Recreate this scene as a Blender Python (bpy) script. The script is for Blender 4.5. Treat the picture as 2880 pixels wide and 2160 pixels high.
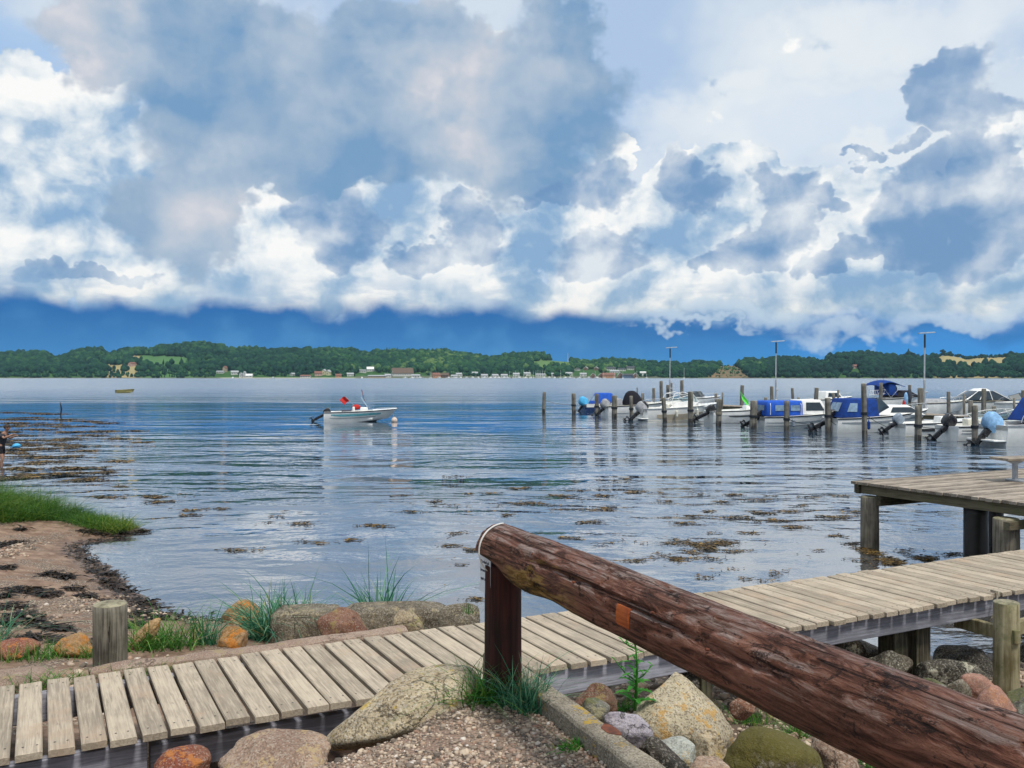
import bpy, bmesh, math, random
import numpy as np
from mathutils import Vector, Matrix, Euler, noise as mnoise
R = math.radians
rng = random.Random(7)
nrg = np.random.default_rng(11)
for ob in list(bpy.data.objects):
    bpy.data.objects.remove(ob)
scene = bpy.context.scene
COL = scene.collection

# ---------------------------------------------------------------- camera
F, CX, HOR, EYE = 2600.0, 1440.0, 1058.0, 2.9      # focal length and horizon of the photograph, eye height over the water
cam_d = bpy.data.cameras.new('camera')
cam_d.sensor_width = 36.0
cam_d.lens = 36.0 * F / 2880.0
cam_d.shift_y = -(1080.0 - HOR) / 2880.0
cam_d.clip_start = 0.05
cam_d.clip_end = 9000.0
cam = bpy.data.objects.new('camera', cam_d)
COL.objects.link(cam)
cam.location = (0, 0, EYE)
cam.rotation_euler = (R(90), 0, 0)
scene.camera = cam

def on_z(px, py, z=0.0):
    """point of the plane at height z seen at photo pixel"""
    Y = (EYE - z) * F / (py - HOR)
    return Vector(((px - CX) / F * Y, Y, z))

def at(px, py, Y):
    return Vector(((px - CX) / F * Y, Y, EYE - (py - HOR) / F * Y))

# ---------------------------------------------------------------- object helpers
def tag(o, label=None, cat=None, group=None, kind=None):
    if label: o['label'] = label
    if cat: o['category'] = cat
    if group: o['group'] = group
    if kind: o['kind'] = kind
    return o

def empty(name, loc=(0, 0, 0), rz=0.0, label=None, cat=None, group=None):
    o = bpy.data.objects.new(name, None)
    o.empty_display_size = 0.2
    COL.objects.link(o)
    o.location = loc
    o.rotation_euler = (0, 0, rz)
    return tag(o, label, cat, group)

def link_mesh(name, me, mats=(), parent=None, smooth=False):
    for m in (mats if isinstance(mats, (list, tuple)) else [mats]):
        me.materials.append(m)
    if smooth is True:
        me.shade_smooth()
    o = bpy.data.objects.new(name, me)
    COL.objects.link(o)
    if parent is not None:
        o.parent = parent
    if smooth not in (True, False):
        me.shade_smooth()
        try:
            me.set_sharp_from_angle(angle=R(smooth))
        except Exception:
            pass
    return o

def np_mesh(name, V, Fc, attrs=None):
    """fast mesh from numpy arrays; Fc is (n,3) or (n,4)"""
    me = bpy.data.meshes.new(name)
    V = np.asarray(V, np.float32); Fc = np.asarray(Fc, np.int32)
    n, k = Fc.shape
    me.vertices.add(len(V)); me.vertices.foreach_set('co', V.ravel())
    me.loops.add(n * k); me.loops.foreach_set('vertex_index', Fc.ravel())
    me.polygons.add(n)
    me.polygons.foreach_set('loop_start', np.arange(0, n * k, k, dtype=np.int32))
    me.polygons.foreach_set('loop_total', np.full(n, k, np.int32))
    me.update(calc_edges=True)
    for nm, arr in (attrs or {}).items():
        arr = np.asarray(arr, np.float32)
        if arr.ndim == 1:
            a = me.attributes.new(nm, 'FLOAT', 'POINT'); a.data.foreach_set('value', arr)
        else:
            a = me.attributes.new(nm, 'FLOAT_COLOR', 'POINT')
            a.data.foreach_set('color', np.c_[arr, np.ones(len(arr))].astype(np.float32).ravel())
    return me

class MB:
    """collects polygons of one mesh"""
    def __init__(s): s.v = []; s.f = []; s.mi = []
    def add(s, vs, fs, m=0):
        b = len(s.v); s.v += [tuple(v) for v in vs]
        s.f += [tuple(b + i for i in f) for f in fs]; s.mi += [m] * len(fs); return s
    def box(s, c, d, rot=None, m=0, taper=1.0):
        x, y, z = d[0] / 2, d[1] / 2, d[2] / 2
        vs = [Vector((sx * x * (taper if sz > 0 else 1), sy * y * (taper if sz > 0 else 1), sz * z)) for sz in (-1, 1) for sy in (-1, 1) for sx in (-1, 1)]
        if rot is not None: vs = [rot @ v for v in vs]
        vs = [v + Vector(c) for v in vs]
        return s.add(vs, [(0, 2, 3, 1), (4, 5, 7, 6), (0, 1, 5, 4), (2, 6, 7, 3), (0, 4, 6, 2), (1, 3, 7, 5)], m)
    def tube(s, pts, r, seg=8, cap=True, m=0, closed=False):
        pts = [Vector(p) for p in pts]; n = len(pts)
        rs = r if isinstance(r, (list, tuple)) else [r] * n
        vs = []; up = None
        for i, p in enumerate(pts):
            if closed: t = pts[(i + 1) % n] - pts[i - 1]
            else: t = pts[min(i + 1, n - 1)] - pts[max(i - 1, 0)]
            t.normalize()
            if up is None:
                up = Vector((0, 0, 1)) if abs(t.z) < .9 else Vector((1, 0, 0))
            a = t.cross(up); a.normalize(); b = a.cross(t); b.normalize(); up = b
            for k in range(seg):
                an = 2 * math.pi * k / seg
                vs.append(p + (a * math.cos(an) + b * math.sin(an)) * rs[i])
        fs = []
        for i in range(n if closed else n - 1):
            j = (i + 1) % n
            for k in range(seg):
                l = (k + 1) % seg
                fs.append((i * seg + k, i * seg + l, j * seg + l, j * seg + k))
        if cap and not closed:
            fs.append(tuple(range(seg))[::-1]); fs.append(tuple((n - 1) * seg + k for k in range(seg)))
        return s.add(vs, fs, m)
    def loft(s, secs, cap0=True, cap1=True, closed=True, m=0):
        k = len(secs[0]); vs = [p for q in secs for p in q]; fs = []
        for i in range(len(secs) - 1):
            for j in range(k if closed else k - 1):
                l = (j + 1) % k
                fs.append((i * k + j, i * k + l, (i + 1) * k + l, (i + 1) * k + j))
        if cap0: fs.append(tuple(range(k))[::-1])
        if cap1: fs.append(tuple((len(secs) - 1) * k + j for j in range(k)))
        return s.add(vs, fs, m)
    def prism(s, poly, y0, y1, m=0, axis='y'):
        """polygon of (x,z) points extruded along y"""
        k = len(poly)
        A = [(p[0], y0, p[1]) for p in poly]; B = [(p[0], y1, p[1]) for p in poly]
        return s.loft([A, B], m=m)
    def ball(s, c, r, m=0, seg=12, rings=8):
        r = Vector((r, r, r)) if not hasattr(r, '__len__') else Vector(r)
        vs = [(c[0], c[1], c[2] - r.z)]
        for i in range(1, rings):
            a = math.pi * i / rings - math.pi / 2
            for k in range(seg):
                b = 2 * math.pi * k / seg
                vs.append((c[0] + r.x * math.cos(a) * math.cos(b), c[1] + r.y * math.cos(a) * math.sin(b), c[2] + r.z * math.sin(a)))
        vs.append((c[0], c[1], c[2] + r.z)); fs = []
        for k in range(seg):
            fs.append((0, 1 + (k + 1) % seg, 1 + k))
            t = 1 + (rings - 2) * seg
            fs.append((t + k, t + (k + 1) % seg, len(vs) - 1))
        for i in range(rings - 2):
            for k in range(seg):
                l = (k + 1) % seg; a = 1 + i * seg; b = a + seg
                fs.append((a + k, a + l, b + l, b + k))
        return s.add(vs, fs, m)
    def build(s, name, mats, parent=None, smooth=False, bevel=0.0, seg=2):
        me = bpy.data.meshes.new(name)
        me.from_pydata(s.v, [], s.f)
        me.polygons.foreach_set('material_index', s.mi)
        bm = bmesh.new(); bm.from_mesh(me)
        bmesh.ops.recalc_face_normals(bm, faces=bm.faces)
        if bevel:
            es = [e for e in bm.edges if len(e.link_faces) == 2 and e.calc_face_angle(0) > R(28)]
            if es: bmesh.ops.bevel(bm, geom=es, offset=bevel, segments=seg, affect='EDGES', profile=.5)
        bm.to_mesh(me); bm.free()
        return link_mesh(name, me, mats, parent, smooth)

def children_of(o):
    return [c for c in bpy.data.objects if c.parent == o]

def copy_tree(o, parent=None):
    c = o.copy(); COL.objects.link(c)
    if parent is not None: c.parent = parent
    for ch in children_of(o): copy_tree(ch, c)
    return c

def vnoise(P, scale=1.0, seed=0.0, octv=3):
    """fractal noise for arrays of points (slow but simple)"""
    out = np.empty(len(P))
    for i, p in enumerate(P):
        out[i] = mnoise.fractal((p[0] * scale + seed, p[1] * scale + seed * 1.7, p[2] * scale - seed), 1.0, 2.0, octv)
    return out

_perm = np.random.default_rng(3).random((64, 64, 64)).astype(np.float32)
def gnoise(P, scale=1.0, seed=0.0, octv=3, gain=.5):
    """fast value noise fbm on arrays, about -1..1"""
    P = np.asarray(P, np.float64) * scale + seed * np.array([7.3, 3.1, 5.7])
    tot = np.zeros(len(P)); a = 1.0; sm = 0.0
    for _ in range(octv):
        I = np.floor(P).astype(np.int64); f = P - I; f = f * f * (3 - 2 * f)
        v = 0
        for dx in (0, 1):
            wx = f[:, 0] if dx else 1 - f[:, 0]
            for dy in (0, 1):
                wy = f[:, 1] if dy else 1 - f[:, 1]
                for dz in (0, 1):
                    wz = f[:, 2] if dz else 1 - f[:, 2]
                    v = v + wx * wy * wz * _perm[(I[:, 0] + dx) & 63, (I[:, 1] + dy) & 63, (I[:, 2] + dz) & 63]
        tot += a * (v * 2 - 1); sm += a; a *= gain
        P = P * 2.03 + 11.7
    return tot / sm

def sstep(a, b, x):
    t = np.clip((x - a) / (b - a), 0, 1)
    return t * t * (3 - 2 * t)

# ---------------------------------------------------------------- node helpers
def srgb(r, g=None, b=None):
    if isinstance(r, str):
        h = r.lstrip('#'); r, g, b = int(h[0:2], 16), int(h[2:4], 16), int(h[4:6], 16)
    f = lambda c: (c / 255) / 12.92 if c / 255 <= .04045 else ((c / 255 + .055) / 1.055) ** 2.4
    return (f(r), f(g), f(b), 1.0)

class NT:
    """small builder for node trees"""
    def __init__(s, tree): s.t = tree; s.n = tree.nodes; s.l = tree.links
    def node(s, typ, **kw):
        n = s.n.new(typ)
        for k, v in kw.items(): setattr(n, k, v)
        return n
    def put(s, sock, v):
        if isinstance(v, bpy.types.NodeSocket): s.l.new(v, sock)
        elif v is not None:
            if hasattr(sock.default_value, '__len__') and not hasattr(v, '__len__'):
                v = (v,) * len(sock.default_value)
            if hasattr(v, '__len__') and hasattr(sock.default_value, '__len__'):
                v = tuple(v)[:len(sock.default_value)]
            sock.default_value = v
    def m(s, op, a, b=None, c=None, clamp=False):
        n = s.node('ShaderNodeMath', operation=op, use_clamp=clamp)
        for i, v in enumerate((a, b, c)):
            if v is not None: s.put(n.inputs[i], v)
        return n.outputs[0]
    def add(s, a, b): return s.m('ADD', a, b)
    def sub(s, a, b): return s.m('SUBTRACT', a, b)
    def mul(s, a, b): return s.m('MULTIPLY', a, b)
    def v(s, op, a, b=None):
        n = s.node('ShaderNodeVectorMath', operation=op)
        s.put(n.inputs[0], a)
        if b is not None:
            s.put(n.inputs['Scale'] if op == 'SCALE' else n.inputs[1], b)
        return n.outputs['Value'] if op in ('DOT_PRODUCT', 'LENGTH', 'DISTANCE') else n.outputs[0]
    def ramp(s, x, a, b, smooth=True, lo=0.0, hi=1.0):
        n = s.node('ShaderNodeMapRange', interpolation_type='SMOOTHSTEP' if smooth else 'LINEAR', clamp=True)
        for i, v in enumerate((x, a, b, lo, hi)): s.put(n.inputs[i], v)
        return n.outputs[0]
    def mix(s, f, a, b, blend='MIX'):
        n = s.node('ShaderNodeMix', data_type='RGBA', blend_type=blend)
        s.put(n.inputs[0], f); s.put(n.inputs[6], a); s.put(n.inputs[7], b)
        return n.outputs[2]
    dims = '3D'
    def noise(s, vec, scale, detail=4, rough=.55, dist=0.0, out=0, lac=2.0, typ='FBM'):
        n = s.node('ShaderNodeTexNoise', noise_dimensions=s.dims, noise_type=typ)
        if vec is not None: s.put(n.inputs['Vector'], vec)
        for k, v in (('Scale', scale), ('Detail', detail), ('Roughness', rough), ('Distortion', dist), ('Lacunarity', lac)): s.put(n.inputs[k], v)
        return n.outputs[out]
    def voro(s, vec, scale, feature='F1', detail=0, rough=.5, rnd=1.0, out='Distance', smooth=.5):
        n = s.node('ShaderNodeTexVoronoi', feature=feature)
        if vec is not None: s.put(n.inputs['Vector'], vec)
        s.put(n.inputs['Scale'], scale); s.put(n.inputs['Randomness'], rnd)
        if 'Detail' in n.inputs: s.put(n.inputs['Detail'], detail); s.put(n.inputs['Roughness'], rough)
        if feature == 'SMOOTH_F1': s.put(n.inputs['Smoothness'], smooth)
        return n.outputs[out]
    def xyz(s, vec):
        n = s.node('ShaderNodeSeparateXYZ'); s.put(n.inputs[0], vec); return n.outputs
    def comb(s, x=0.0, y=0.0, z=0.0):
        n = s.node('ShaderNodeCombineXYZ')
        for i, v in enumerate((x, y, z)): s.put(n.inputs[i], v)
        return n.outputs[0]
    def cramp(s, x, stops, interp='LINEAR'):
        n = s.node('ShaderNodeValToRGB'); n.color_ramp.interpolation = interp
        el = n.color_ramp.elements
        while len(el) < len(stops): el.new(.5)
        for e, (p, c) in zip(el, stops): e.position = p; e.color = c if len(c) == 4 else (*c, 1)
        s.put(n.inputs[0], x); return n.outputs[0]
    def bump(s, h, strength=.3, dist=.01, normal=None):
        n = s.node('ShaderNodeBump')
        s.put(n.inputs['Height'], h); s.put(n.inputs['Strength'], strength); s.put(n.inputs['Distance'], dist)
        if normal is not None: s.put(n.inputs['Normal'], normal)
        return n.outputs[0]
    def coord(s, which='Object'):
        return s.node('ShaderNodeTexCoord').outputs[which]
    def attr(s, name, out='Fac'):
        n = s.node('ShaderNodeAttribute'); n.attribute_name = name; return n.outputs[out]
    def geo(s, out): return s.node('ShaderNodeNewGeometry').outputs[out]
    def objrand(s): return s.node('ShaderNodeObjectInfo').outputs['Random']

def material(name):
    m = bpy.data.materials.new(name); m.use_nodes = True
    nt = NT(m.node_tree)
    bs = m.node_tree.nodes['Principled BSDF']
    return m, nt, bs

def pset(nt, bs, color=None, rough=None, metal=None, spec=None, normal=None, **kw):
    for k, v in (('Base Color', color), ('Roughness', rough), ('Metallic', metal), ('Specular IOR Level', spec), ('Normal', normal)):
        if v is not None: nt.put(bs.inputs[k], v)
    for k, v in kw.items(): nt.put(bs.inputs[k.replace('_', ' ')], v)

def plain(name, col, rough=.5, metal=0.0, spec=.4, var=.08, scale=6.0, coat=0.0, bump=0.0):
    """simple surface with a little wear in colour and gloss"""
    m, nt, bs = material(name)
    co = nt.coord('Object')
    n = nt.noise(co, scale, 5, .6)
    c = col if len(col) == 4 else (*col, 1)
    lo = tuple(x * (1 - var * 2) for x in c[:3]); hi = tuple(min(1, x * (1 + var)) for x in c[:3])
    pset(nt, bs, nt.mix(nt.ramp(n, .3, .7), (*lo, 1), (*hi, 1)), nt.ramp(n, .3, .7, lo=rough * .85, hi=min(1, rough * 1.2)), metal, spec)
    if coat: nt.put(bs.inputs['Coat Weight'], coat)
    if bump: pset(nt, bs, normal=nt.bump(nt.noise(co, scale * 6, 4), .4, bump))
    return m
# ---------------------------------------------------------------- world, sun, render settings
SUN_TO = Vector((.30, -.45, 1.0)).normalized()
sun_el = math.asin(SUN_TO.z)
sun_az = math.atan2(SUN_TO.x, SUN_TO.y)
sd = bpy.data.lights.new('sun', 'SUN'); sd.energy = 3.2; sd.angle = R(11); sd.color = (1, .95, .88)
so = bpy.data.objects.new('sun', sd); COL.objects.link(so)
so.rotation_euler = SUN_TO.to_track_quat('Z', 'Y').to_euler()
so.location = (-20, -10, 30)

world = bpy.data.worlds.new('World'); scene.world = world
world.use_nodes = True
W = NT(world.node_tree)
W.n.clear()
W.dims = '2D'
SKY = .1
def disp(c, k=1.0):           # colour as it should leave the sky, before the background strength
    c = srgb(c); return (c[0] / SKY * k, c[1] / SKY * k, c[2] / SKY * k, 1)

D = W.v('NORMALIZE', W.coord('Generated'))
dx, dy, dz = W.xyz(D)
az = W.m('ARCTAN2', dx, dy)
el = W.m('ARCSINE', W.m('MAXIMUM', dz, 0.0))
AE = W.comb(az, el, 0.0)
def sky_pt(px, py):
    a = math.atan2(px - CX, F); return a, math.atan2(HOR - py, math.hypot(F, px - CX))
P = W.comb(az, W.mul(el, 1.2), 0.0)
w1 = W.noise(P, 9.0, 5, .6, out=1)
off = W.v('SCALE', W.v('SUBTRACT', w1, (.5, .5, .5)), .036)
w0 = W.noise(P, 13.0, 4, .6, out=1)
offL = W.v('SCALE', W.v('SUBTRACT', w0, (.5, .5, .5)), .085)
PW = W.v('ADD', P, off)
AEw = W.v('ADD', AE, W.v('MULTIPLY', offL, (1, 1, 0)))
def cum(vec):                                   # cauliflower field
    a = W.noise(vec, 12.0, 5, .55)
    b = W.noise(vec, 9.0, 4, .5, typ='RIDGED_MULTIFRACTAL')
    return W.sub(a, W.mul(W.sub(b, .9), .16))
F0 = cum(PW)
LD = (-.012, .016, .0)
F1 = cum(W.v('ADD', PW, LD))
G0 = W.noise(PW, 7.5, 4, .5)
G1 = W.noise(W.v('ADD', PW, (-.024, .03, 0)), 7.5, 4, .5)
relief = W.add(W.mul(W.sub(F0, F1), .8), W.mul(W.sub(G0, G1), .95))
soft = W.noise(P, 5.0, 4, .5)
soft2 = W.noise(W.v('ADD', P, (3.1, 1.7, .4)), 9.0, 4, .55)

def layout(blobs, vec, k=.14):
    d = None
    for (px, py, rx, ry) in blobs:
        a, e = sky_pt(px, py)
        q = W.v('MULTIPLY', W.v('SUBTRACT', vec, (a, e, 0)), (F / rx, F / ry, 0))
        q = W.v('DOT_PRODUCT', q, q)
        d = q if d is None else W.m('SMOOTH_MIN', d, q, k)
    return W.sub(1.0, d)

# high thin veil and blue openings
ns = W.node('ShaderNodeTexSky', sky_type='NISHITA', sun_disc=False, sun_elevation=sun_el, sun_rotation=sun_az)
veil = W.mix(W.ramp(soft, .36, .62), disp('#B6CEEC'), disp('#DCE8F4'))
veil = W.mix(W.ramp(el, .36, .95), veil, disp('#E6EEF6', 1.05))
col = W.mix(.88, ns.outputs[0], veil)
opening = W.ramp(layout([(120, 190, 330, 110), (-200, 120, 300, 160), (2300, 330, 260, 70)], AEw), -.3, .8)
col = W.mix(W.mul(opening, .75), col, disp('#A3C4EB'))
bright = W.ramp(W.add(layout([(2150, 350, 420, 120), (2050, 470, 420, 110), (2500, 90, 420, 110), (2120, 220, 140, 60), (2500, 430, 320, 90)], AEw), W.mul(W.sub(soft2, .5), 1.3)), -.3, .9)
col = W.mix(W.mul(bright, .62), col, disp('#F1F5F6'))

# white cumulus
WB = [(90, 520, 330, 300), (40, 330, 260, 130), (300, 700, 340, 170), (760, 660, 430, 170), (560, 800, 420, 90), (1250, 640, 330, 190), (1500, 590, 260, 190),
      (1150, 830, 560, 70), (1780, 740, 300, 190), (2030, 610, 260, 180), (2250, 790, 480, 150), (2760, 800, 330, 130), (2850, 560, 150, 210),
      (2420, 620, 190, 120), (1700, 850, 560, 70), (2200, 900, 380, 40), (560, 480, 130, 210), (1640, 430, 130, 90), (-500, 500, 500, 330), (3400, 600, 460, 300)]
far_el = W.mul(W.ramp(W.m('ABSOLUTE', az), .62, .8), W.ramp(el, .75, .35))
wl = layout(WB, AEw)
wl = W.m('MAXIMUM', wl, W.mul(W.sub(far_el, .4), .8))
wl = W.sub(wl, W.mul(W.m('MAXIMUM', W.mul(wl, -1.0), 0.0), 1.2))
wd = W.add(W.m('MINIMUM', wl, .75), W.mul(W.sub(F0, .42), 2.0))
wm = W.ramp(wd, .0, .2)
lit = W.add(W.add(.58, W.mul(relief, 2.5)), W.mul(W.sub(soft2, .5), 1.7))
lowgrey = W.ramp(el, .115, .055)
lit = W.sub(lit, W.mul(lowgrey, .05))
wc = W.cramp(W.m('MULTIPLY', lit, 1.0, clamp=True), [(0, disp('#8BAED2')), (.3, disp('#AAC3DC')), (.5, disp('#CDDBE8')), (.78, disp('#EDF2F5')), (1, disp('#FDFDFB'))])
wc = W.mix(W.mul(lowgrey, .6), wc, (.96, .92, .86, 1), 'MULTIPLY')
col = W.mix(wm, col, wc)

# grey blue clouds in front, their shaded sides towards us
DB = [(560, 110, 330, 150), (330, 130, 200, 110), (820, 310, 420, 200), (1120, 290, 380, 210), (1420, 330, 340, 190), (1560, 190, 150, 150), (1000, 440, 330, 100), (700, 470, 260, 80), (1150, 130, 230, 130), (1480, 470, 200, 60),
      (520, 620, 150, 170)]
DS = [(940, 650, 120, 95), (1330, 620, 110, 60), (1330, 690, 110, 60), (1180, 720, 100, 50), (1660, 520, 120, 70), (1540, 530, 60, 40), (1650, 720, 160, 66), (1950, 545, 100, 60), (1930, 480, 55, 60), (2200, 590, 95, 95), (2320, 570, 90, 28), (2420, 720, 120, 40), (2420, 690, 60, 50),
      (2680, 215, 95, 75), (2760, 260, 75, 70), (2660, 320, 95, 75), (2710, 420, 55, 70), (2600, 300, 60, 50), (2640, 520, 130, 85), (2770, 510, 110, 110), (2700, 650, 180, 110), (2850, 480, 60, 40), (2530, 400, 60, 26), (2400, 450, 60, 20), (2010, 730, 70, 40), (2130, 690, 110, 60), (2560, 730, 130, 40), (250, 770, 160, 30)]
dd1 = W.add(W.m('MINIMUM', layout(DB, AEw), .7), W.mul(W.sub(F0, .42), 1.5))
dm1 = W.ramp(dd1, .0, .55)
c1 = W.add(W.add(.45, W.mul(W.sub(soft, .5), 1.6)), W.mul(relief, .9))
c1 = W.sub(c1, W.mul(W.ramp(layout([(880, 440, 330, 130), (650, 330, 260, 160), (560, 110, 160, 120)], AEw), -.4, .9), .27))
c1 = W.add(c1, W.mul(W.ramp(layout([(1480, 240, 200, 120), (1340, 380, 200, 90), (1150, 170, 160, 90), (160, 60, 200, 90)], AEw), -.4, .9), .28))
dc1 = W.cramp(W.m('MULTIPLY', c1, 1.0, clamp=True), [(0, disp('#769DC4')), (.3, disp('#94AECA')), (.58, disp('#ADBFD3')), (.8, disp('#C2CAD7')), (1, disp('#D8D8DF'))])
col = W.mix(W.mul(dm1, .96), col, dc1)
dd2 = W.add(W.m('MINIMUM', layout(DS, AEw, .15), .6), W.mul(W.sub(F0, .46), 2.0))
dm2 = W.ramp(dd2, .08, .5)
c2 = W.add(W.add(.5, W.mul(W.sub(soft2, .5), 1.2)), W.mul(relief, 2.2))
c2 = W.sub(c2, W.mul(W.ramp(dd2, .2, 1.2), .25))
dc2 = W.cramp(W.m('MULTIPLY', c2, 1.0, clamp=True), [(0, disp('#6F95C0')), (.35, disp('#8CA9CB')), (.65, disp('#B0C2D8')), (1, disp('#DEE6EE'))])
col = W.mix(W.mul(dm2, .84), col, dc2)

# dark rain band over the far shore
hz = W.noise(W.v('MULTIPLY', P, (1, 1, 5)), 6.0, 5, .55)
edge = W.add(W.ramp(az, -.5, .5, False, lo=.0735, hi=.052), W.mul(W.sub(hz, .5), .035))
edge = W.add(edge, W.mul(W.sub(F0, .5), .030))
above = W.mul(W.ramp(W.sub(el, edge), .05, .0), W.ramp(W.noise(W.v('MULTIPLY', P, (1, 3.2, 1)), 9.0, 5, .6), .40, .62))
col = W.mix(W.mul(above, .62), col, disp('#8FB1D4'))
bm_ = W.ramp(W.sub(edge, el), -.011, .010)
fall = W.noise(W.v('MULTIPLY', P, (1, 1, .12)), 16.0, 3, .5)
bc = W.mix(W.ramp(el, .0, .07), disp('#4189C8'), disp('#1F69AE'))
bc = W.mix(W.mul(W.ramp(fall, .45, .75), .35), bc, disp('#5A9BD2'))
bc = W.mix(W.ramp(az, .1, .45), bc, W.mix(W.ramp(el, .0, .05), disp('#3795E2'), disp('#3788D2')))
scud = W.mul(W.ramp(W.sub(edge, el), .0, .006), W.ramp(W.sub(edge, el), .026, .010))
bc = W.mix(W.mul(scud, .55), bc, disp('#1F66AC'))
back = W.ramp(W.m('ABSOLUTE', az), .9, 1.4)
bm_ = W.mul(bm_, W.sub(1.0, W.mul(back, .85)))
col = W.mix(bm_, col, bc)
streak = W.ramp(W.add(layout([(1950, 925, 180, 16), (2330, 925, 170, 36), (2440, 955, 40, 22), (2720, 895, 260, 34), (2150, 885, 200, 36)], AEw), W.mul(W.sub(F0, .5), 2.2)), -.1, 1.5)
col = W.mix(W.mul(streak, .8), col, disp('#C9DAEA'))

bg = W.node('ShaderNodeBackground'); W.put(bg.inputs[0], col); bg.inputs[1].default_value = SKY
wo = W.node('ShaderNodeOutputWorld'); W.l.new(bg.outputs[0], wo.inputs[0])
world.cycles.sampling_method = 'MANUAL'; world.cycles.sample_map_resolution = 512

scene.view_settings.view_transform = 'Standard'
scene.view_settings.look = 'None'
scene.view_settings.exposure = 0.0
scene.view_settings.gamma = 1.0
scene.render.engine = 'CYCLES'
scene.cycles.use_denoising = True
scene.cycles.max_bounces = 6
scene.cycles.transparent_max_bounces = 12
scene.cycles.caustics_reflective = False
scene.cycles.caustics_refractive = False
# ---------------------------------------------------------------- materials
def wood_mat(name, dark, light, stain=None, grain=(3, 60, 60), rough=.8, bump=.004, knots=True, pv=True, green=0.0, crack=.35, pvs=.45, blots=1.0):
    """weathered timber, grain runs along local x"""
    m, nt, bs = material(name)
    co = nt.coord('Object')
    if pv:
        r = nt.attr('pv')
        co = nt.v('ADD', co, nt.comb(nt.mul(r, 37.0), nt.mul(r, 11.0), nt.mul(r, 5.0)))
    g = nt.v('MULTIPLY', co, grain)
    n1 = nt.noise(g, 1.0, 6, .62, .6)
    n2 = nt.noise(nt.v('MULTIPLY', co, (grain[0] * .35, grain[1] * 2.2, grain[2] * 2.2)), 1.0, 4, .6)
    blot = nt.noise(co, 3.0, 5, .6)
    f = nt.add(nt.mul(nt.sub(n1, .5), 1.3), nt.add(nt.mul(nt.sub(blot, .5), blots), .5))
    if pv: f = nt.add(f, nt.mul(nt.sub(r, .5), pvs))
    c = nt.mix(nt.ramp(f, .15, .85), srgb(dark), srgb(light))
    if stain:
        c = nt.mix(nt.mul(nt.ramp(nt.noise(co, 2.2, 5, .65), .52, .72), .7), c, srgb(stain))
    if green:
        c = nt.mix(nt.mul(nt.ramp(nt.noise(co, 5.0, 6, .7), .5, .68), green), c, srgb('#5E6440'))
    cr = nt.ramp(n2, .34, .27)
    c = nt.mix(nt.mul(cr, crack), c, srgb('#2A241E'))
    if knots:
        k = nt.voro(nt.v('MULTIPLY', co, (grain[0] * .5, grain[1] * .12, grain[1] * .12)), 1.0)
        c = nt.mix(nt.mul(nt.ramp(k, .09, .04), .55), c, srgb('#4A3A2A'))
    h = nt.sub(nt.add(n1, nt.mul(n2, .6)), nt.mul(cr, .6))
    pset(nt, bs, c, nt.ramp(blot, .3, .7, lo=rough * .85, hi=min(1, rough * 1.1)), spec=.25, normal=nt.bump(h, .6, bump))
    return m

def granite(name, c1, c2, speck='#2E2A28', sp=.5, lichen=None, la=.4, fine=70.0, moss=None, ma=.0, rough=.85, vein=None):
    m, nt, bs = material(name)
    co = nt.v('ADD', nt.coord('Object'), nt.v('SCALE', (3.1, 7.7, 5.3), nt.mul(nt.objrand(), 9.0)))
    big = nt.noise(co, 4.0, 6, .6)
    c = nt.mix(nt.ramp(big, .36, .64), srgb(c1), srgb(c2))
    fine *= 1.9
    gr = nt.noise(co, fine, 3, .7)
    cell = nt.voro(co, fine * .9, out='Color')
    cv = nt.xyz(cell)[0]
    c = nt.mix(nt.mul(nt.ramp(nt.add(nt.mul(cv, .7), nt.mul(gr, .5)), .62, .82), sp * .7), c, srgb(speck))
    c = nt.mix(nt.mul(nt.ramp(nt.add(nt.mul(nt.xyz(cell)[1], .7), nt.mul(gr, .5)), .70, .88), sp * .5), c, srgb('#C9C2B4'))
    crk = nt.m('ABSOLUTE', nt.sub(nt.noise(co, 3.4, 6, .62, .7), .5))
    c = nt.mix(nt.mul(nt.mul(nt.ramp(crk, .012, .0), nt.ramp(nt.noise(co, 1.7, 3), .52, .62)), .5), c, srgb('#2A241E'))
    c = nt.mix(nt.mul(nt.ramp(nt.noise(co, 2.2, 6, .68), .50, .68), .45), c, srgb('#5A4E40'))
    if vein:
        vn = nt.m('ABSOLUTE', nt.sub(nt.noise(co, 2.5, 4, .6, .8), .5))
        c = nt.mix(nt.mul(nt.ramp(vn, .03, .0), .6), c, srgb(vein))
    if lichen:
        ln = nt.add(nt.noise(co, 7.0, 6, .68), nt.mul(nt.sub(nt.noise(co, 45.0, 3, .6), .5), .35))
        c = nt.mix(nt.mul(nt.ramp(ln, .62 - la * .25, .66 - la * .14), .8), c, srgb(lichen))
    if moss:
        up = nt.xyz(nt.geo('Normal'))[2]
        mn = nt.add(nt.mul(up, .22), nt.noise(co, 6.0, 6, .66))
        c = nt.mix(nt.mul(nt.ramp(mn, .68 - ma * .25, .78 - ma * .25), .85), c, srgb(moss))
    h = nt.sub(nt.add(nt.add(nt.mul(big, .8), nt.mul(nt.noise(co, 14.0, 6, .68), .8)), nt.mul(gr, .2)), nt.mul(nt.mul(nt.ramp(crk, .016, .0), nt.ramp(nt.noise(co, 1.7, 3), .52, .62)), .5))
    pset(nt, bs, c, rough, spec=.25, normal=nt.bump(h, .9, .035))
    return m

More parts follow.
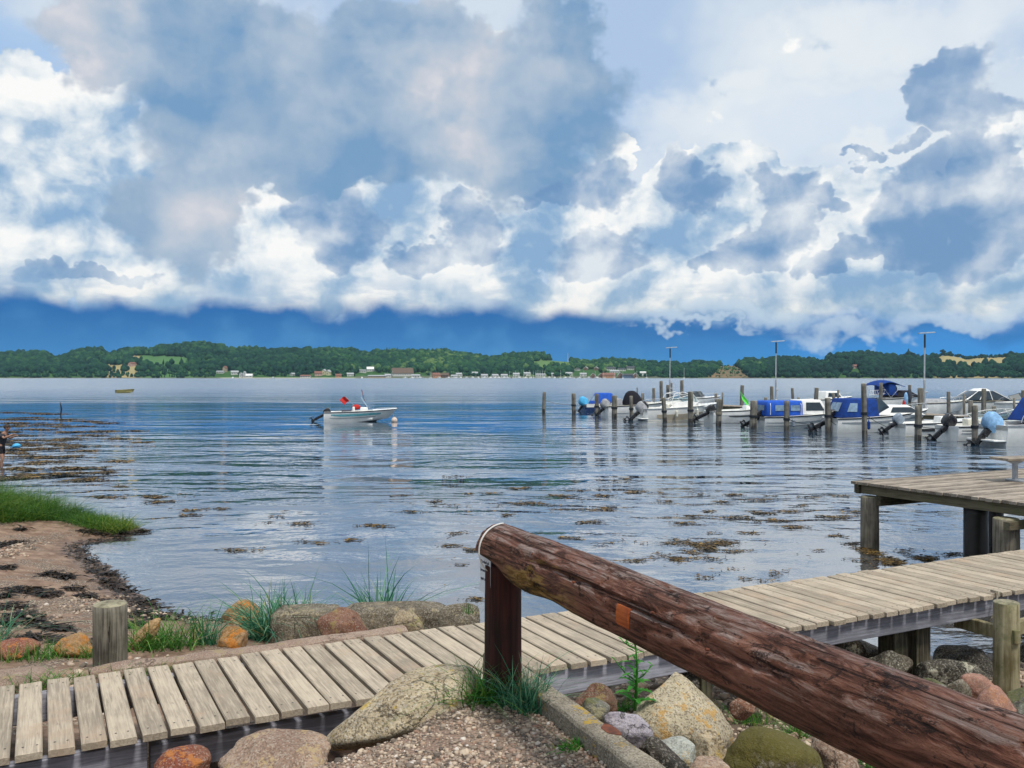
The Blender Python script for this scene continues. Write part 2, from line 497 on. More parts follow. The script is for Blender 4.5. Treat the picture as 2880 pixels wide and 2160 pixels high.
M = {}
M['deck'] = wood_mat('weathered_deck_wood', '#84796A', '#B8AB97', stain='#A6907A', grain=(80, 4, 80), pvs=.28, blots=.7)
M['beam'] = wood_mat('grey_beam_wood', '#6C6C74', '#A6A7B2', grain=(3, 60, 60), knots=True)
M['jetty'] = wood_mat('dark_jetty_deck', '#635A50', '#A59A8C', grain=(4, 70, 70))
M['jbeam'] = wood_mat('jetty_beam', '#2A251F', '#6C6552', grain=(3, 50, 50), green=.4)
M['pile'] = wood_mat('grey_pile_wood', '#423D36', '#8C8476', grain=(28, 28, 1.6), knots=False, pv=False, green=.35, crack=.7, bump=.01)
M['pile_far'] = wood_mat('marina_pile_wood', '#47453F', '#86827A', grain=(9, 9, .8), knots=False, pv=False, green=.25, crack=.5, bump=.01)
M['pile_wet_shade'] = plain('wet_and_shaded_pile_wood', srgb('#1D1B18')[:3], .35, var=.2)  # wet timber; also carries painted deck shade on one jetty pile
M['pile_green'] = wood_mat('mossy_pile_wood', '#5C5236', '#A79F80', stain='#6E4A24', grain=(22, 22, 1.5), knots=False, pv=False, green=.7, crack=.5, bump=.008)
M['post_brown'] = wood_mat('stained_post_wood', '#1F0F0C', '#45231C', stain='#2A150F', grain=(40, 40, 2.2), knots=False, pv=False, crack=.5, bump=.006)
M['old_post'] = wood_mat('old_post_wood', '#36332C', '#8F897B', grain=(38, 38, 1.6), knots=False, pv=False, green=.25, crack=1.0, bump=.012)
M['endgrain'] = wood_mat('end_grain_wood', '#5E5947', '#9C967E', grain=(14, 14, 14), knots=False, pv=False, green=.5, crack=.6, bump=.008)

def log_mat():
    m, nt, bs = material('peeling_stained_log')
    co = nt.coord('Object')                       # log lies along local x
    def st(f, sc=1.0, d=7, r=.66, dist=.6, o=(0, 0, 0)):
        return nt.noise(nt.v('ADD', nt.v('MULTIPLY', co, f), o), sc, d, r, dist)
    g1 = st((3.2, 24, 24), 1.0, 8, .7, 1.2)
    g2 = st((1.3, 70, 70), 1.0, 5, .62, .5)
    peel = st((2.6, 6.5, 6.5), 1.6, 7, .68, .9, (4.3, 1.1, 2.2))
    blk = st((4.0, 11, 11), 1.5, 7, .72, .8, (9.1, 3.3, 0.4))
    red = st((1.0, 2.5, 2.5), 2.2, 6, .62, .5, (1.7, 8.8, 3.1))
    fine = nt.noise(co, 95.0, 4, .7)
    x = nt.xyz(co)[0]; up = nt.xyz(nt.geo('Normal'))[2]
    c = nt.cramp(nt.add(g1, nt.mul(nt.sub(fine, .5), .18)), [(.28, srgb('#1A0F0A')), (.43, srgb('#4C2E22')), (.56, srgb('#785040')), (.72, srgb('#A27C69'))])
    rr = nt.add(nt.add(red, nt.mul(nt.sub(g1, .5), .6)), nt.ramp(x, .4, 2.0, lo=-.03, hi=.10))
    c = nt.mix(nt.mul(nt.ramp(rr, .49, .62), .6), c, nt.mix(nt.ramp(g1, .38, .62), srgb('#4E2C22'), srgb('#8E604D')))
    pf = nt.add(nt.add(peel, nt.mul(nt.sub(g1, .5), .7)), nt.mul(up, .10))
    c = nt.mix(nt.mul(nt.ramp(pf, .56, .70), .6), c, nt.mix(nt.ramp(g2, .38, .6), srgb('#5C463C'), srgb('#957C70')))
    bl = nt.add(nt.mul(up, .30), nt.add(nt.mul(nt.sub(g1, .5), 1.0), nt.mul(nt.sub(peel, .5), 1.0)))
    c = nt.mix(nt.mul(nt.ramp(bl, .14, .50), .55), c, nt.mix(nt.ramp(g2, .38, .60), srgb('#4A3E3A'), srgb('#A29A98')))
    yl = nt.mul(nt.mul(nt.ramp(x, .26, .5), nt.ramp(x, 1.15, .8)), nt.ramp(nt.add(nt.mul(up, -.5), nt.add(red, nt.mul(nt.sub(g1, .5), .8))), .46, .64))
    c = nt.mix(nt.mul(yl, .8), c, nt.mix(nt.ramp(g1, .4, .6), srgb('#6E5522'), srgb('#A98A4C')))
    gm = nt.ramp(nt.add(nt.mul(up, -.45), nt.add(peel, nt.mul(nt.sub(fine, .5), .5))), .72, .9)
    c = nt.mix(nt.mul(gm, .75), c, srgb('#33321C'))
    c = nt.mix(nt.mul(nt.ramp(nt.add(blk, nt.mul(nt.sub(fine, .5), .35)), .55, .63), .85), c, srgb('#170E0B'))
    crack = nt.ramp(g2, .39, .31)
    c = nt.mix(nt.mul(crack, .9), c, srgb('#100907'))
    h = nt.sub(nt.add(nt.mul(g1, 1.3), nt.add(nt.mul(peel, .6), nt.mul(fine, .2))), nt.mul(crack, 1.3))
    pset(nt, bs, c, nt.ramp(peel, .35, .65, lo=.68, hi=.95), spec=.22, normal=nt.bump(h, 1.0, .024))
    return m
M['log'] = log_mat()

M['g_yellow'] = granite('yellow_lichened_granite', '#A8977A', '#C2B396', '#4A4032', .9, '#BCA052', .10, 60, rough=.9)
M['g_pink'] = granite('pink_tan_granite', '#8C7464', '#AC947F', '#4A3A30', .6, '#B09A74', .16, 70)
M['g_red'] = granite('red_granite', '#7B4434', '#935F49', '#3A2520', .5, '#B07038', .25, 80)
M['g_redgrey'] = granite('reddish_brown_granite', '#6E4736', '#84604C', '#3B2A23', .5, '#8C7A50', .22, 80)
M['g_orange'] = granite('orange_lichened_granite', '#8F6A40', '#A5825A', '#54381F', .4, '#B9742A', .42, 60)
M['g_tan'] = granite('tan_layered_stone', '#9A7750', '#B29468', '#5B4128', .4, '#B4742C', .4, 50, vein='#5A4028')
M['g_beige'] = granite('beige_granite', '#94846A', '#A99B80', '#443B30', .6, '#9E9A62', .3, 70)
M['g_white'] = granite('white_lilac_stone', '#A39CA6', '#C0BBC2', '#5A545E', .55, None, 0, 90)
M['g_pale'] = granite('pale_speckled_stone', '#9DA39D', '#B9BDB4', '#5E5B50', .6, '#B59C6C', .2, 80)
M['g_big'] = granite('cream_speckled_granite', '#A39880', '#BBAF93', '#3E3328', .8, '#B78F4E', .26, 75)
M['g_moss'] = granite('mossy_boulder', '#5A5236', '#6E6748', '#2A2617', .5, '#77694A', .3, 60, '#565020', .9)
M['g_grey'] = granite('grey_boulder', '#6A6A60', '#85837A', '#36352F', .5, '#9A9474', .35, 70, '#5A5C3A', .3)
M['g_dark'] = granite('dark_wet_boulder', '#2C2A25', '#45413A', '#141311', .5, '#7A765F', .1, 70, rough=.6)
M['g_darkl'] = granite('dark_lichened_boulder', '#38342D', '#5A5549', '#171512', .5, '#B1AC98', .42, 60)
M['g_coral'] = granite('coral_pink_granite', '#93695A', '#A9806F', '#5E4034', .45, '#A8795A', .25, 90)
M['g_block'] = granite('weathered_wall_block', '#5A5347', '#7E7564', '#2A261F', .6, '#9A8E72', .25, 55)
M['slab'] = granite('aggregate_slab', '#8F7768', '#A58F7E', '#4B3E36', .6, '#9B8B6A', .2, 110)
M['curb'] = granite('concrete_kerb_top', '#837B6C', '#A39A88', '#4B4236', .75, '#B59534', .16, 95)

def grass_mat(name, c1, c2, c3):
    m, nt, bs = material(name)
    r = nt.attr('pv')
    c = nt.cramp(r, [(0, srgb(c1)), (.55, srgb(c2)), (.9, srgb(c3)), (1, srgb('#A3935A'))])
    pset(nt, bs, c, .55, spec=.3)
    nt.put(bs.inputs['Subsurface Weight'], 0.0)
    tr = nt.node('ShaderNodeBsdfTranslucent'); nt.put(tr.inputs[0], c)
    mx = nt.node('ShaderNodeMixShader'); mx.inputs[0].default_value = .3
    nt.l.new(bs.outputs[0], mx.inputs[1]); nt.l.new(tr.outputs[0], mx.inputs[2])
    nt.l.new(mx.outputs[0], nt.n['Material Output'].inputs[0])
    return m
M['grass'] = grass_mat('shore_grass', '#2C5A1E', '#3F7A2A', '#6E9A3E')
M['lyme'] = grass_mat('blue_green_lyme_grass', '#2A6248', '#3F8060', '#7FB08A')
M['bank'] = grass_mat('bank_grass', '#22480F', '#427218', '#8C9C3C')
M['weed_leaf'] = grass_mat('thistle_leaf', '#2F6B22', '#3F8A2C', '#6FAE4A')

def attr_mat(name, stops, rough=.8, spec=.3, bump=0.0, bs_scale=40.0):
    m, nt, bs = material(name)
    c = nt.cramp(nt.attr('pv'), [(p, srgb(x)) for p, x in stops])
    co = nt.coord('Object')
    c = nt.mix(nt.mul(nt.ramp(nt.noise(co, bs_scale, 3, .6), .4, .7), .3), c, srgb('#2A2520'))
    pset(nt, bs, c, rough, spec=spec, normal=nt.bump(nt.noise(co, bs_scale, 3), .4, bump) if bump else None)
    return m
M['pebble'] = attr_mat('gravel_pebble', [(0, '#574E47'), (.3, '#8A7C6E'), (.55, '#AC9A88'), (.75, '#C4B29C'), (.9, '#95735F'), (1, '#DAD2C6')], .8)
M['wrack'] = attr_mat('dry_seaweed', [(0, '#14110F'), (.6, '#241D18'), (.9, '#3E3124'), (1, '#5A4A36')], .6, .35)
M['float'] = attr_mat('floating_bladder_wrack', [(0, '#1E1B12'), (.4, '#3A3018'), (.75, '#665026'), (1, '#977634')], .45, .4)

# boat materials
M['gel'] = plain('white_gelcoat', (.84, .84, .81), .25, spec=.5, var=.05, scale=2.0)
M['gel2'] = plain('cream_gelcoat', (.68, .66, .56), .28, spec=.5, var=.07, scale=2.0)
M['gelgrey'] = plain('grey_hull_paint', (.66, .68, .67), .3, spec=.5, var=.07, scale=2.0)
M['beige_hull'] = plain('beige_hull_paint', (.55, .47, .35), .3, spec=.5, var=.08, scale=2.0)
M['bottom'] = plain('dark_bottom_paint', (.02, .022, .028), .5, var=.2)
M['dark_trim'] = plain('dark_rubbing_strake', (.025, .027, .032), .5, var=.15)
M['teal'] = plain('teal_stripe', (.10, .34, .40), .3, var=.08)
M['greystripe'] = plain('grey_stripe', (.30, .33, .36), .3, var=.08)
M['navyhull'] = plain('navy_hull_paint', (.02, .05, .16), .3, var=.1)
M['bluecanvas'] = plain('bright_blue_canvas', (.02, .10, .50), .75, spec=.2, var=.14, scale=5, bump=.002)
M['navycanvas'] = plain('navy_blue_canvas', (.012, .05, .24), .8, spec=.2, var=.16, scale=5, bump=.002)
M['blackcanvas'] = plain('black_canvas', (.014, .014, .02), .8, spec=.2, var=.2, scale=5, bump=.002)
M['cyancanvas'] = plain('light_blue_canvas', (.08, .42, .72), .7, spec=.25, var=.12, scale=5, bump=.002)
M['skycanvas'] = plain('pale_blue_canvas', (.25, .46, .72), .6, spec=.3, var=.14, scale=7, bump=.003)
M['greycanvas'] = plain('grey_canvas', (.32, .33, .35), .75, spec=.2, var=.14, scale=5, bump=.002)
M['motor'] = plain('black_engine_paint', (.012, .012, .015), .28, spec=.5, var=.2)
M['motorgrey'] = plain('silver_grey_engine_paint', (.22, .27, .33), .3, spec=.5, var=.1)
M['steel'] = plain('stainless_tube', (.62, .63, .65), .25, metal=.9, var=.05)
M['galv'] = plain('galvanised_steel', (.42, .44, .46), .45, metal=.6, var=.12)
M['seat'] = plain('dark_vinyl', (.04, .045, .06), .6, var=.15)
M['red'] = plain('red_cloth', (.55, .04, .035), .8, spec=.15, var=.1)
M['lime'] = plain('lime_green_cloth', (.13, .68, .10), .8, spec=.15, var=.08)
M['buoy'] = plain('faded_buoy_plastic', (.62, .50, .42), .5, var=.12, scale=10)
M['rope'] = plain('old_rope', (.28, .25, .19), .9, spec=.15, var=.2, scale=60)
M['ropedark'] = plain('dark_mooring_rope', (.03, .035, .045), .9, spec=.15, var=.2, scale=60)
M['yellowboat'] = plain('dull_yellow_hull', (.30, .27, .10), .5, var=.15, scale=2)
M['strap'] = plain('white_painted_strap', (.72, .70, .66), .5, var=.08)
M['signwhite'] = plain('white_sign_plate', (.60, .66, .72), .4, var=.05)
M['signblack'] = plain('black_sign_lettering', (.02, .03, .06), .5, var=.1)
M['screw'] = plain('dark_screw_head', (.05, .045, .04), .6, var=.2)
M['rust'] = plain('rusty_patch', (.16, .05, .025), .8, var=.25, scale=20)
M['plugwood'] = wood_mat('orange_inlaid_wood', '#7E3A1C', '#B05F2E', grain=(9, 120, 120), knots=False, pv=False, crack=.4, bump=.002)
def glass_mat(name, tint, alpha=.5):
    m, nt, bs = material(name)
    gl = nt.node('ShaderNodeBsdfGlossy'); gl.inputs['Roughness'].default_value = .03
    tr = nt.node('ShaderNodeBsdfTransparent'); tr.inputs[0].default_value = (*tint, 1)
    fr = nt.node('ShaderNodeFresnel'); fr.inputs[0].default_value = 1.5
    mx = nt.node('ShaderNodeMixShader'); nt.l.new(nt.add(nt.mul(fr.outputs[0], .9), .06), mx.inputs[0])
    nt.l.new(tr.outputs[0], mx.inputs[1]); nt.l.new(gl.outputs[0], mx.inputs[2])
    nt.l.new(mx.outputs[0], nt.n['Material Output'].inputs[0])
    return m
M['screen'] = glass_mat('clear_windscreen', (.55, .68, .72))
M['smoke'] = glass_mat('smoked_windscreen', (.12, .2, .24))
M['pane'] = plain('dark_window_pane', (.015, .03, .045), .08, spec=.6, var=.1)
M['vinyl'] = plain('clear_vinyl_window', (.22, .33, .45), .15, spec=.6, var=.2, scale=3)
# ---------------------------------------------------------------- ground and water
BW_Z = 1.03                                   # top of the boardwalk
BD = Vector((.889, .457, 0)).normalized()     # its direction
BN = Vector((-BD.y, BD.x, 0))                 # across it, away from the camera
BA = on_z(775, 2004, BW_Z)                    # a point of its near edge
BW_W = 1.195
SHORE = [(-90, 34), (-30, 25), (-20, 22.2), (-12.5, 20.4), (-8.6, 19.0), (-6.95, 17.6), (-7.0, 16.9), (-7.35, 15.9), (-7.05, 15.2), (-6.1, 13.9), (-5.2, 12.5), (-4.46, 11.55),
         (-3.8, 11.05), (-2.6, 10.85), (-1.5, 10.45), (-.3, 9.95), (1, 9.6), (2.5, 9.45), (4, 9.55), (6, 9.8), (9, 9.5), (14, 9), (30, 7), (90, 4), (90, -60), (-90, -60)]
SH = np.array(SHORE)
def shore_dist(P):
    x, y = P[:, 0], P[:, 1]
    best = np.full(len(P), 1e9); inside = np.zeros(len(P), bool)
    n = len(SH)
    for i in range(n):
        a, b = SH[i], SH[(i + 1) % n]
        d = b - a; L2 = d @ d
        t = np.clip(((x - a[0]) * d[0] + (y - a[1]) * d[1]) / L2, 0, 1)
        best = np.minimum(best, np.hypot(x - a[0] - t * d[0], y - a[1] - t * d[1]))
        c = (a[1] > y) != (b[1] > y)
        with np.errstate(divide='ignore', invalid='ignore'):
            xi = (b[0] - a[0]) * (y - a[1]) / (b[1] - a[1] if b[1] != a[1] else 1e-9) + a[0]
        inside ^= c & (x < xi)
    return np.where(inside, best, -best)
CU0 = Vector((.113, 4.74)); CUD = Vector((.39, -.92)).normalized(); CUN = Vector((-CUD.y, CUD.x))   # kerb: right edge, direction towards camera, normal to the right
if CUN.x < 0: CUN = -CUN
CURB_W = .12
def height(P):
    P = np.asarray(P, float)[:, :2]
    sd = shore_dist(P)
    P3 = np.c_[P, np.zeros(len(P))]
    sd2 = sd + gnoise(P3, 1.1, 2, 4) * .18 * sstep(0, .5, np.abs(sd))
    H = np.where(sd2 > 0, .90 * (1 - np.exp(-np.maximum(sd2, 0) * .145 / .90 * 1.25)), -np.minimum(.085 * np.abs(sd2), 1.45 + .02 * np.minimum(np.abs(sd2), 20)))
    H = H + gnoise(P3, 2.5, 5, 4) * .022 + gnoise(P3, 9, 6, 3) * .007
    front = (P[:, 0] - BA.x) * -BN.x + (P[:, 1] - BA.y) * -BN.y         # metres in front of the boardwalk's near edge
    left = -((P[:, 0] - CU0.x) * CUN.x + (P[:, 1] - CU0.y) * CUN.y)     # metres left of the kerb's right edge
    al = (P[:, 0] - BA.x) * BD.x + (P[:, 1] - BA.y) * BD.y
    e0 = np.interp(al, [-1.5, -1.2, -.8, -.35, .35, .75, 1.3], [.02, .10, .55, .95, .92, .62, .5])
    g = sstep(0, .30, front - e0 + gnoise(P3, 3, 8, 3) * .06) * sstep(.02, .08, left)
    G = np.maximum(1.30 + .135 * np.minimum(0, P[:, 0] + .25), .95) + gnoise(P3, 1.7, 9, 4) * .018 + gnoise(P3, 14, 4, 3) * .006
    G = np.minimum(G, 1.33)
    return H * (1 - g) + G * g, g, sd

def axis_pts(a, b, inner0, inner1, fine, grow=1.12):
    pts = list(np.arange(inner0, inner1 + fine, fine)); s = fine
    lo = [pts[0]]; 
    while lo[-1] > a: s *= grow; lo.append(lo[-1] - s)
    s = fine; hi = [pts[-1]]
    while hi[-1] < b: s *= grow; hi.append(hi[-1] + s)
    return np.array(lo[1:][::-1] + pts + hi[1:])
gx = axis_pts(-85, 85, -9, 6, .045)
gy = axis_pts(-55, 110, 2.6, 17.5, .05)
GX, GY = np.meshgrid(gx, gy)
pts = np.c_[GX.ravel(), GY.ravel()]
GH, GG, GS = height(pts)
ny, nx = GX.shape
idx = np.arange(nx * ny).reshape(ny, nx)
faces = np.c_[idx[:-1, :-1].ravel(), idx[:-1, 1:].ravel(), idx[1:, 1:].ravel(), idx[1:, :-1].ravel()]
gme = np_mesh('ground', np.c_[pts, GH], faces, {'gravel': GG, 'shore': GS})

def zg(x, y):
    return float(height(np.array([[x, y]]))[0][0])
_Ys = np.arange(2.6, 30, .04)
def on_ground(px, py):
    Q = np.c_[(px - CX) / F * _Ys, _Ys]
    h = height(Q)[0]
    ray = EYE - (py - HOR) / F * _Ys
    k = np.argmax(ray <= h)
    if ray[k] > h[k]: k = len(_Ys) - 1
    return Vector((Q[k, 0], Q[k, 1], h[k]))

def ground_mat():
    m, nt, bs = material('sand_and_gravel')
    co = nt.coord('Object')
    x, y, z = nt.xyz(co)
    grav = nt.attr('gravel'); shore = nt.attr('shore')
    big = nt.noise(co, .9, 5, .6)
    mid = nt.noise(co, 5.0, 6, .65)
    fine = nt.noise(co, 60.0, 4, .7)
    vc = nt.voro(co, 58.0, out='Color'); vd = nt.voro(co, 58.0)
    v1 = nt.xyz(vc)[0]
    peb = nt.cramp(v1, [(0, srgb('#5A5048')), (.3, srgb('#85776A')), (.6, srgb('#A8957F')), (.82, srgb('#8D7260')), (1, srgb('#CDC2B2'))])
    peb = nt.mix(nt.ramp(vd, .35, .8), peb, srgb('#453A32'))
    sand = nt.mix(nt.ramp(mid, .35, .68), srgb('#6E5747'), srgb('#967F6C'))
    sand = nt.mix(nt.mul(nt.ramp(fine, .45, .75), .35), sand, srgb('#4E3D32'))
    pm = nt.ramp(nt.add(nt.noise(co, 1.3, 5, .6), nt.mul(nt.sub(mid, .5), .5)), .50, .58)
    beach = nt.mix(nt.mul(pm, .9), sand, peb)
    wet = nt.ramp(nt.add(shore, nt.mul(nt.sub(mid, .5), .6)), .75, .05)
    beach = nt.mix(nt.mul(wet, .55), beach, srgb('#4E3A2E'))
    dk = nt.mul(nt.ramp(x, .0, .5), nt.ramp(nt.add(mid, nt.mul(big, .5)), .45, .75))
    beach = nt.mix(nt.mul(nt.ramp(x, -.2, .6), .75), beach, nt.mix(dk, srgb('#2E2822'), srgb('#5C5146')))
    dirt = nt.mix(nt.ramp(mid, .4, .65), srgb('#8C7566'), srgb('#A08A78'))
    gl = nt.mix(nt.ramp(nt.add(nt.noise(co, 1.6, 4, .6), nt.mul(nt.sub(fine, .5), .5)), .42, .58), dirt, peb)
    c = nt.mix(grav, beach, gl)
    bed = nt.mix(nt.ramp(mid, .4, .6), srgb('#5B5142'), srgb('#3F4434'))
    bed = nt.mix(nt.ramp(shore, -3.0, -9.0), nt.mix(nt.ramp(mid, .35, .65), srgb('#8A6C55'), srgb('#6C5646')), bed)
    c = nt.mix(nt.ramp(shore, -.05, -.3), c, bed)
    h = nt.add(nt.mul(nt.ramp(vd, .7, .1), nt.m('MAXIMUM', grav, nt.mul(pm, .8))), nt.add(nt.mul(fine, .3), mid))
    rg = nt.ramp(wet, .2, 1.0, lo=.9, hi=.35)
    pset(nt, bs, c, rg, spec=.35, normal=nt.bump(h, .8, .012))
    return m
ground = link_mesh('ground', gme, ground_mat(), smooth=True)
tag(ground, kind='structure', label='brown sandy beach and grey gravel path along the water')

# deep bed under the open water and the water itself
def bed_mat():
    m, nt, bs = material('deep_fjord_bed')
    n = nt.noise(nt.coord('Object'), .3, 5)
    pset(nt, bs, nt.mix(n, srgb('#1E2A28'), srgb('#2F3A30')), .9, spec=.1)
    return m
bedm = MB().add([(-5000, -80, -1.95), (5000, -80, -1.95), (5000, 7000, -1.95), (-5000, 7000, -1.95)], [(0, 1, 2, 3)])
tag(bedm.build('seabed', bed_mat()), kind='structure')

def water_mat():
    m, nt, bs = material('rippled_fjord_water')
    nt.n.remove(bs)
    co = nt.coord('Object')
    x, y, z = nt.xyz(co)
    dist = y
    wp = nt.v('ADD', nt.v('MULTIPLY', co, (1, 1, 0)), nt.v('SCALE', nt.v('SUBTRACT', nt.noise(co, .12, 3, .5, out=1), (.5, .5, .5)), 3.0))
    n1 = nt.noise(nt.v('MULTIPLY', wp, (.66, 1.2, 1)), 1.0, 2, .5)
    n0 = nt.noise(nt.v('MULTIPLY', nt.v('ADD', wp, (7, 53, 0)), (.24, .58, 1)), 1.0, 2, .5)
    n1b = nt.noise(nt.v('MULTIPLY', nt.v('ADD', wp, (31, 17, 0)), (2.2, 2.5, 1)), 1.0, 2, .5)
    n2 = nt.noise(nt.v('MULTIPLY', wp, (3.3, 3.7, 1)), 1.0, 3, .55)
    n3 = nt.noise(nt.v('MULTIPLY', wp, (5.5, 9.0, 1)), 1.0, 3, .6)
    nf = nt.noise(nt.v('MULTIPLY', wp, (.12, .5, 1)), 1.0, 4, .6)
    # wind patches: rough water far out, calmer lanes in between, smooth close to the beach
    lane = nt.noise(nt.v('MULTIPLY', co, (.012, .06, 1)), 1.0, 3, .55)
    lane2 = nt.noise(nt.v('MULTIPLY', co, (.05, .16, 1)), 1.0, 3, .55)
    calm = nt.mul(nt.ramp(nt.add(dist, nt.mul(nt.sub(lane2, .5), 30)), 33, 52), nt.ramp(nt.add(dist, nt.mul(nt.sub(lane, .5), 190)), 135, 90))
    calm = nt.mul(calm, nt.ramp(nt.sub(x, nt.mul(dist, .05)), 12, -4, lo=.45, hi=1.0))
    rough = nt.add(.35, nt.mul(nt.ramp(lane2, .35, .62), .65))
    rough = nt.mul(rough, nt.sub(1.0, nt.mul(calm, .86)))
    far = nt.ramp(nt.add(dist, nt.mul(nt.sub(lane, .5), 90)), 90, 190)
    near = nt.ramp(dist, 8.5, 24, lo=.12, hi=1.0)
    h = nt.mul(nt.add(nt.mul(n0, .24), nt.add(nt.mul(n1, .115), nt.mul(n1b, .045))), nt.mul(rough, near))
    h = nt.add(h, nt.mul(nt.mul(n2, .021), nt.mul(rough, nt.ramp(dist, 8, 22, lo=.45, hi=1.0))))
    h = nt.add(h, nt.mul(n3, nt.mul(.0034, nt.ramp(dist, 60, 20))))
    h = nt.add(h, nt.mul(nt.mul(nf, far), .8))
    nrm = nt.bump(h, 1.0, 1.0)
    fr = nt.node('ShaderNodeFresnel'); fr.inputs[0].default_value = 1.62; nt.put(fr.inputs['Normal'], nrm)
    gl = nt.node('ShaderNodeBsdfGlossy'); nt.put(gl.inputs['Roughness'], nt.ramp(dist, 20, 250, lo=.02, hi=.22)); nt.put(gl.inputs['Normal'], nrm)
    gl.inputs[0].default_value = (.98, .98, .99, 1)
    tr = nt.node('ShaderNodeBsdfTransparent'); tr.inputs[0].default_value = (.55, .72, .72, 1)
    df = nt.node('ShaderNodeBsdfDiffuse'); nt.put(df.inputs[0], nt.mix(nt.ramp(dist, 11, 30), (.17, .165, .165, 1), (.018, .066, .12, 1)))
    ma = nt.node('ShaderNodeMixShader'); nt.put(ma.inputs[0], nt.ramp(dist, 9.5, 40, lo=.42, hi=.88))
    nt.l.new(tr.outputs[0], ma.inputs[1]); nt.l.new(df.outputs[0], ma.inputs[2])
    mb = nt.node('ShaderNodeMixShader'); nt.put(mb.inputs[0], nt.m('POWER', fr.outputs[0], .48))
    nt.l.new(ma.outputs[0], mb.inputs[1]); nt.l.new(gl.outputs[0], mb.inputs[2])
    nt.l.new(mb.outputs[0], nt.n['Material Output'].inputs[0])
    return m
wb = MB().add([(-5000, 1, 0), (5000, 1, 0), (5000, 7000, 0), (-5000, 7000, 0)], [(0, 1, 2, 3)])
water = wb.build('water', water_mat())
tag(water, kind='structure', label='rippled blue fjord water reflecting the clouds')
# ---------------------------------------------------------------- timber: boardwalk, jetty, rail, posts
def set_pv(o, vals):
    a = o.data.attributes.new('pv', 'FLOAT', 'POINT')
    a.data.foreach_set('value', np.asarray(vals, np.float32))

def plank_run(name, n, pitch, gap, length, thick, mat, parent, along='y', x0=0.0, y0=0.0, ztop=0.0, wob=.006, ends=.012, seed=1, sag=None, screws=False):
    """n planks side by side, bevelled, each a little out of line; one mesh"""
    r = random.Random(seed); V = []; Fc = []; PV = []; SC = []
    for i in range(n):
        w = pitch - gap * (.75 + r.random() * .5)
        c = x0 + (i + .5) * pitch + r.uniform(-wob, wob) * .5
        e0 = y0 + r.uniform(-ends, ends); e1 = y0 + length + r.uniform(-ends, ends)
        zt = ztop + r.uniform(-.002, .002); dz = r.uniform(-.003, .003); sk = r.uniform(-wob, wob)
        b = .006
        sec = [(-w/2, -thick), (-w/2, -b), (-w/2 + b, 0), (0, -.0015), (w/2 - b, 0), (w/2, -b), (w/2, -thick)]
        ks = [e0, e0 + .01, (e0 + e1) / 2, e1 - .01, e1]
        base = len(V); m = len(sec)
        for j, yy in enumerate(ks):
            t = (yy - y0) / length
            sh = .003 if j in (0, 4) else 0
            for (sx, sz) in sec:
                V.append((c + sx * (1 - sh) + sk * (t - .5), yy, zt + sz - sh + dz * sx / w + (sag(c, t) if sag else 0)))
                PV.append(r.random() if False else (i * .61803) % 1.0)
        for j in range(4):
            for k in range(m - 1):
                a = base + j * m + k
                Fc.append((a, a + 1, a + m + 1, a + m))
            a = base + j * m
            Fc.append((a + m - 1, a, a + m, a + 2 * m - 1))
        Fc.append(tuple(base + k for k in range(m))[::-1]); Fc.append(tuple(base + 4 * m + k for k in range(m)))
        if screws:
            for yy in (e0 + .10 + r.uniform(-.02, .02), e1 - .11 + r.uniform(-.02, .02)):
                for sx in (-.26, .26):
                    cx_ = c + sx * w + r.uniform(-.006, .006) + sk * ((yy - y0) / length - .5); b_ = len(V); t = (yy - y0) / length
                    zz = zt + dz * sx + .0008 + (sag(c, t) if sag else 0)
                    for q in range(6):
                        V.append((cx_ + .0062 * math.cos(q * 1.0472), yy + .0062 * math.sin(q * 1.0472), zz)); PV.append(.5)
                    Fc.append(tuple(range(b_, b_ + 6))); SC.append(len(Fc) - 1)
    if along == 'x':
        V = [(p[1], -p[0], p[2]) for p in V]
    me = bpy.data.meshes.new(name); me.from_pydata(V, [], Fc)
    bm = bmesh.new(); bm.from_mesh(me); bmesh.ops.recalc_face_normals(bm, faces=bm.faces); bm.to_mesh(me); bm.free()
    if SC:
        mi = np.zeros(len(Fc), np.int32); mi[SC] = 1; me.polygons.foreach_set('material_index', mi)
    o = link_mesh(name, me, [mat, M['screw']] if SC else mat, parent)
    set_pv(o, PV)
    return o

def beam(name, a, b, w, h, mat, parent, bevel=.006, pv=None):
    """squared timber whose local x axis is its grain, from a to b (its centre line)"""
    a, b = Vector(a), Vector(b); d = b - a; L = d.length
    mb = MB(); mb.box((0, 0, 0), (L, w, h))
    o = mb.build(name, mat, parent, bevel=bevel)
    o.location = (a + b) / 2
    o.rotation_euler = d.to_track_quat('X', 'Z').to_euler()
    set_pv(o, [rng.random() if pv is None else pv] * len(o.data.vertices))
    return o

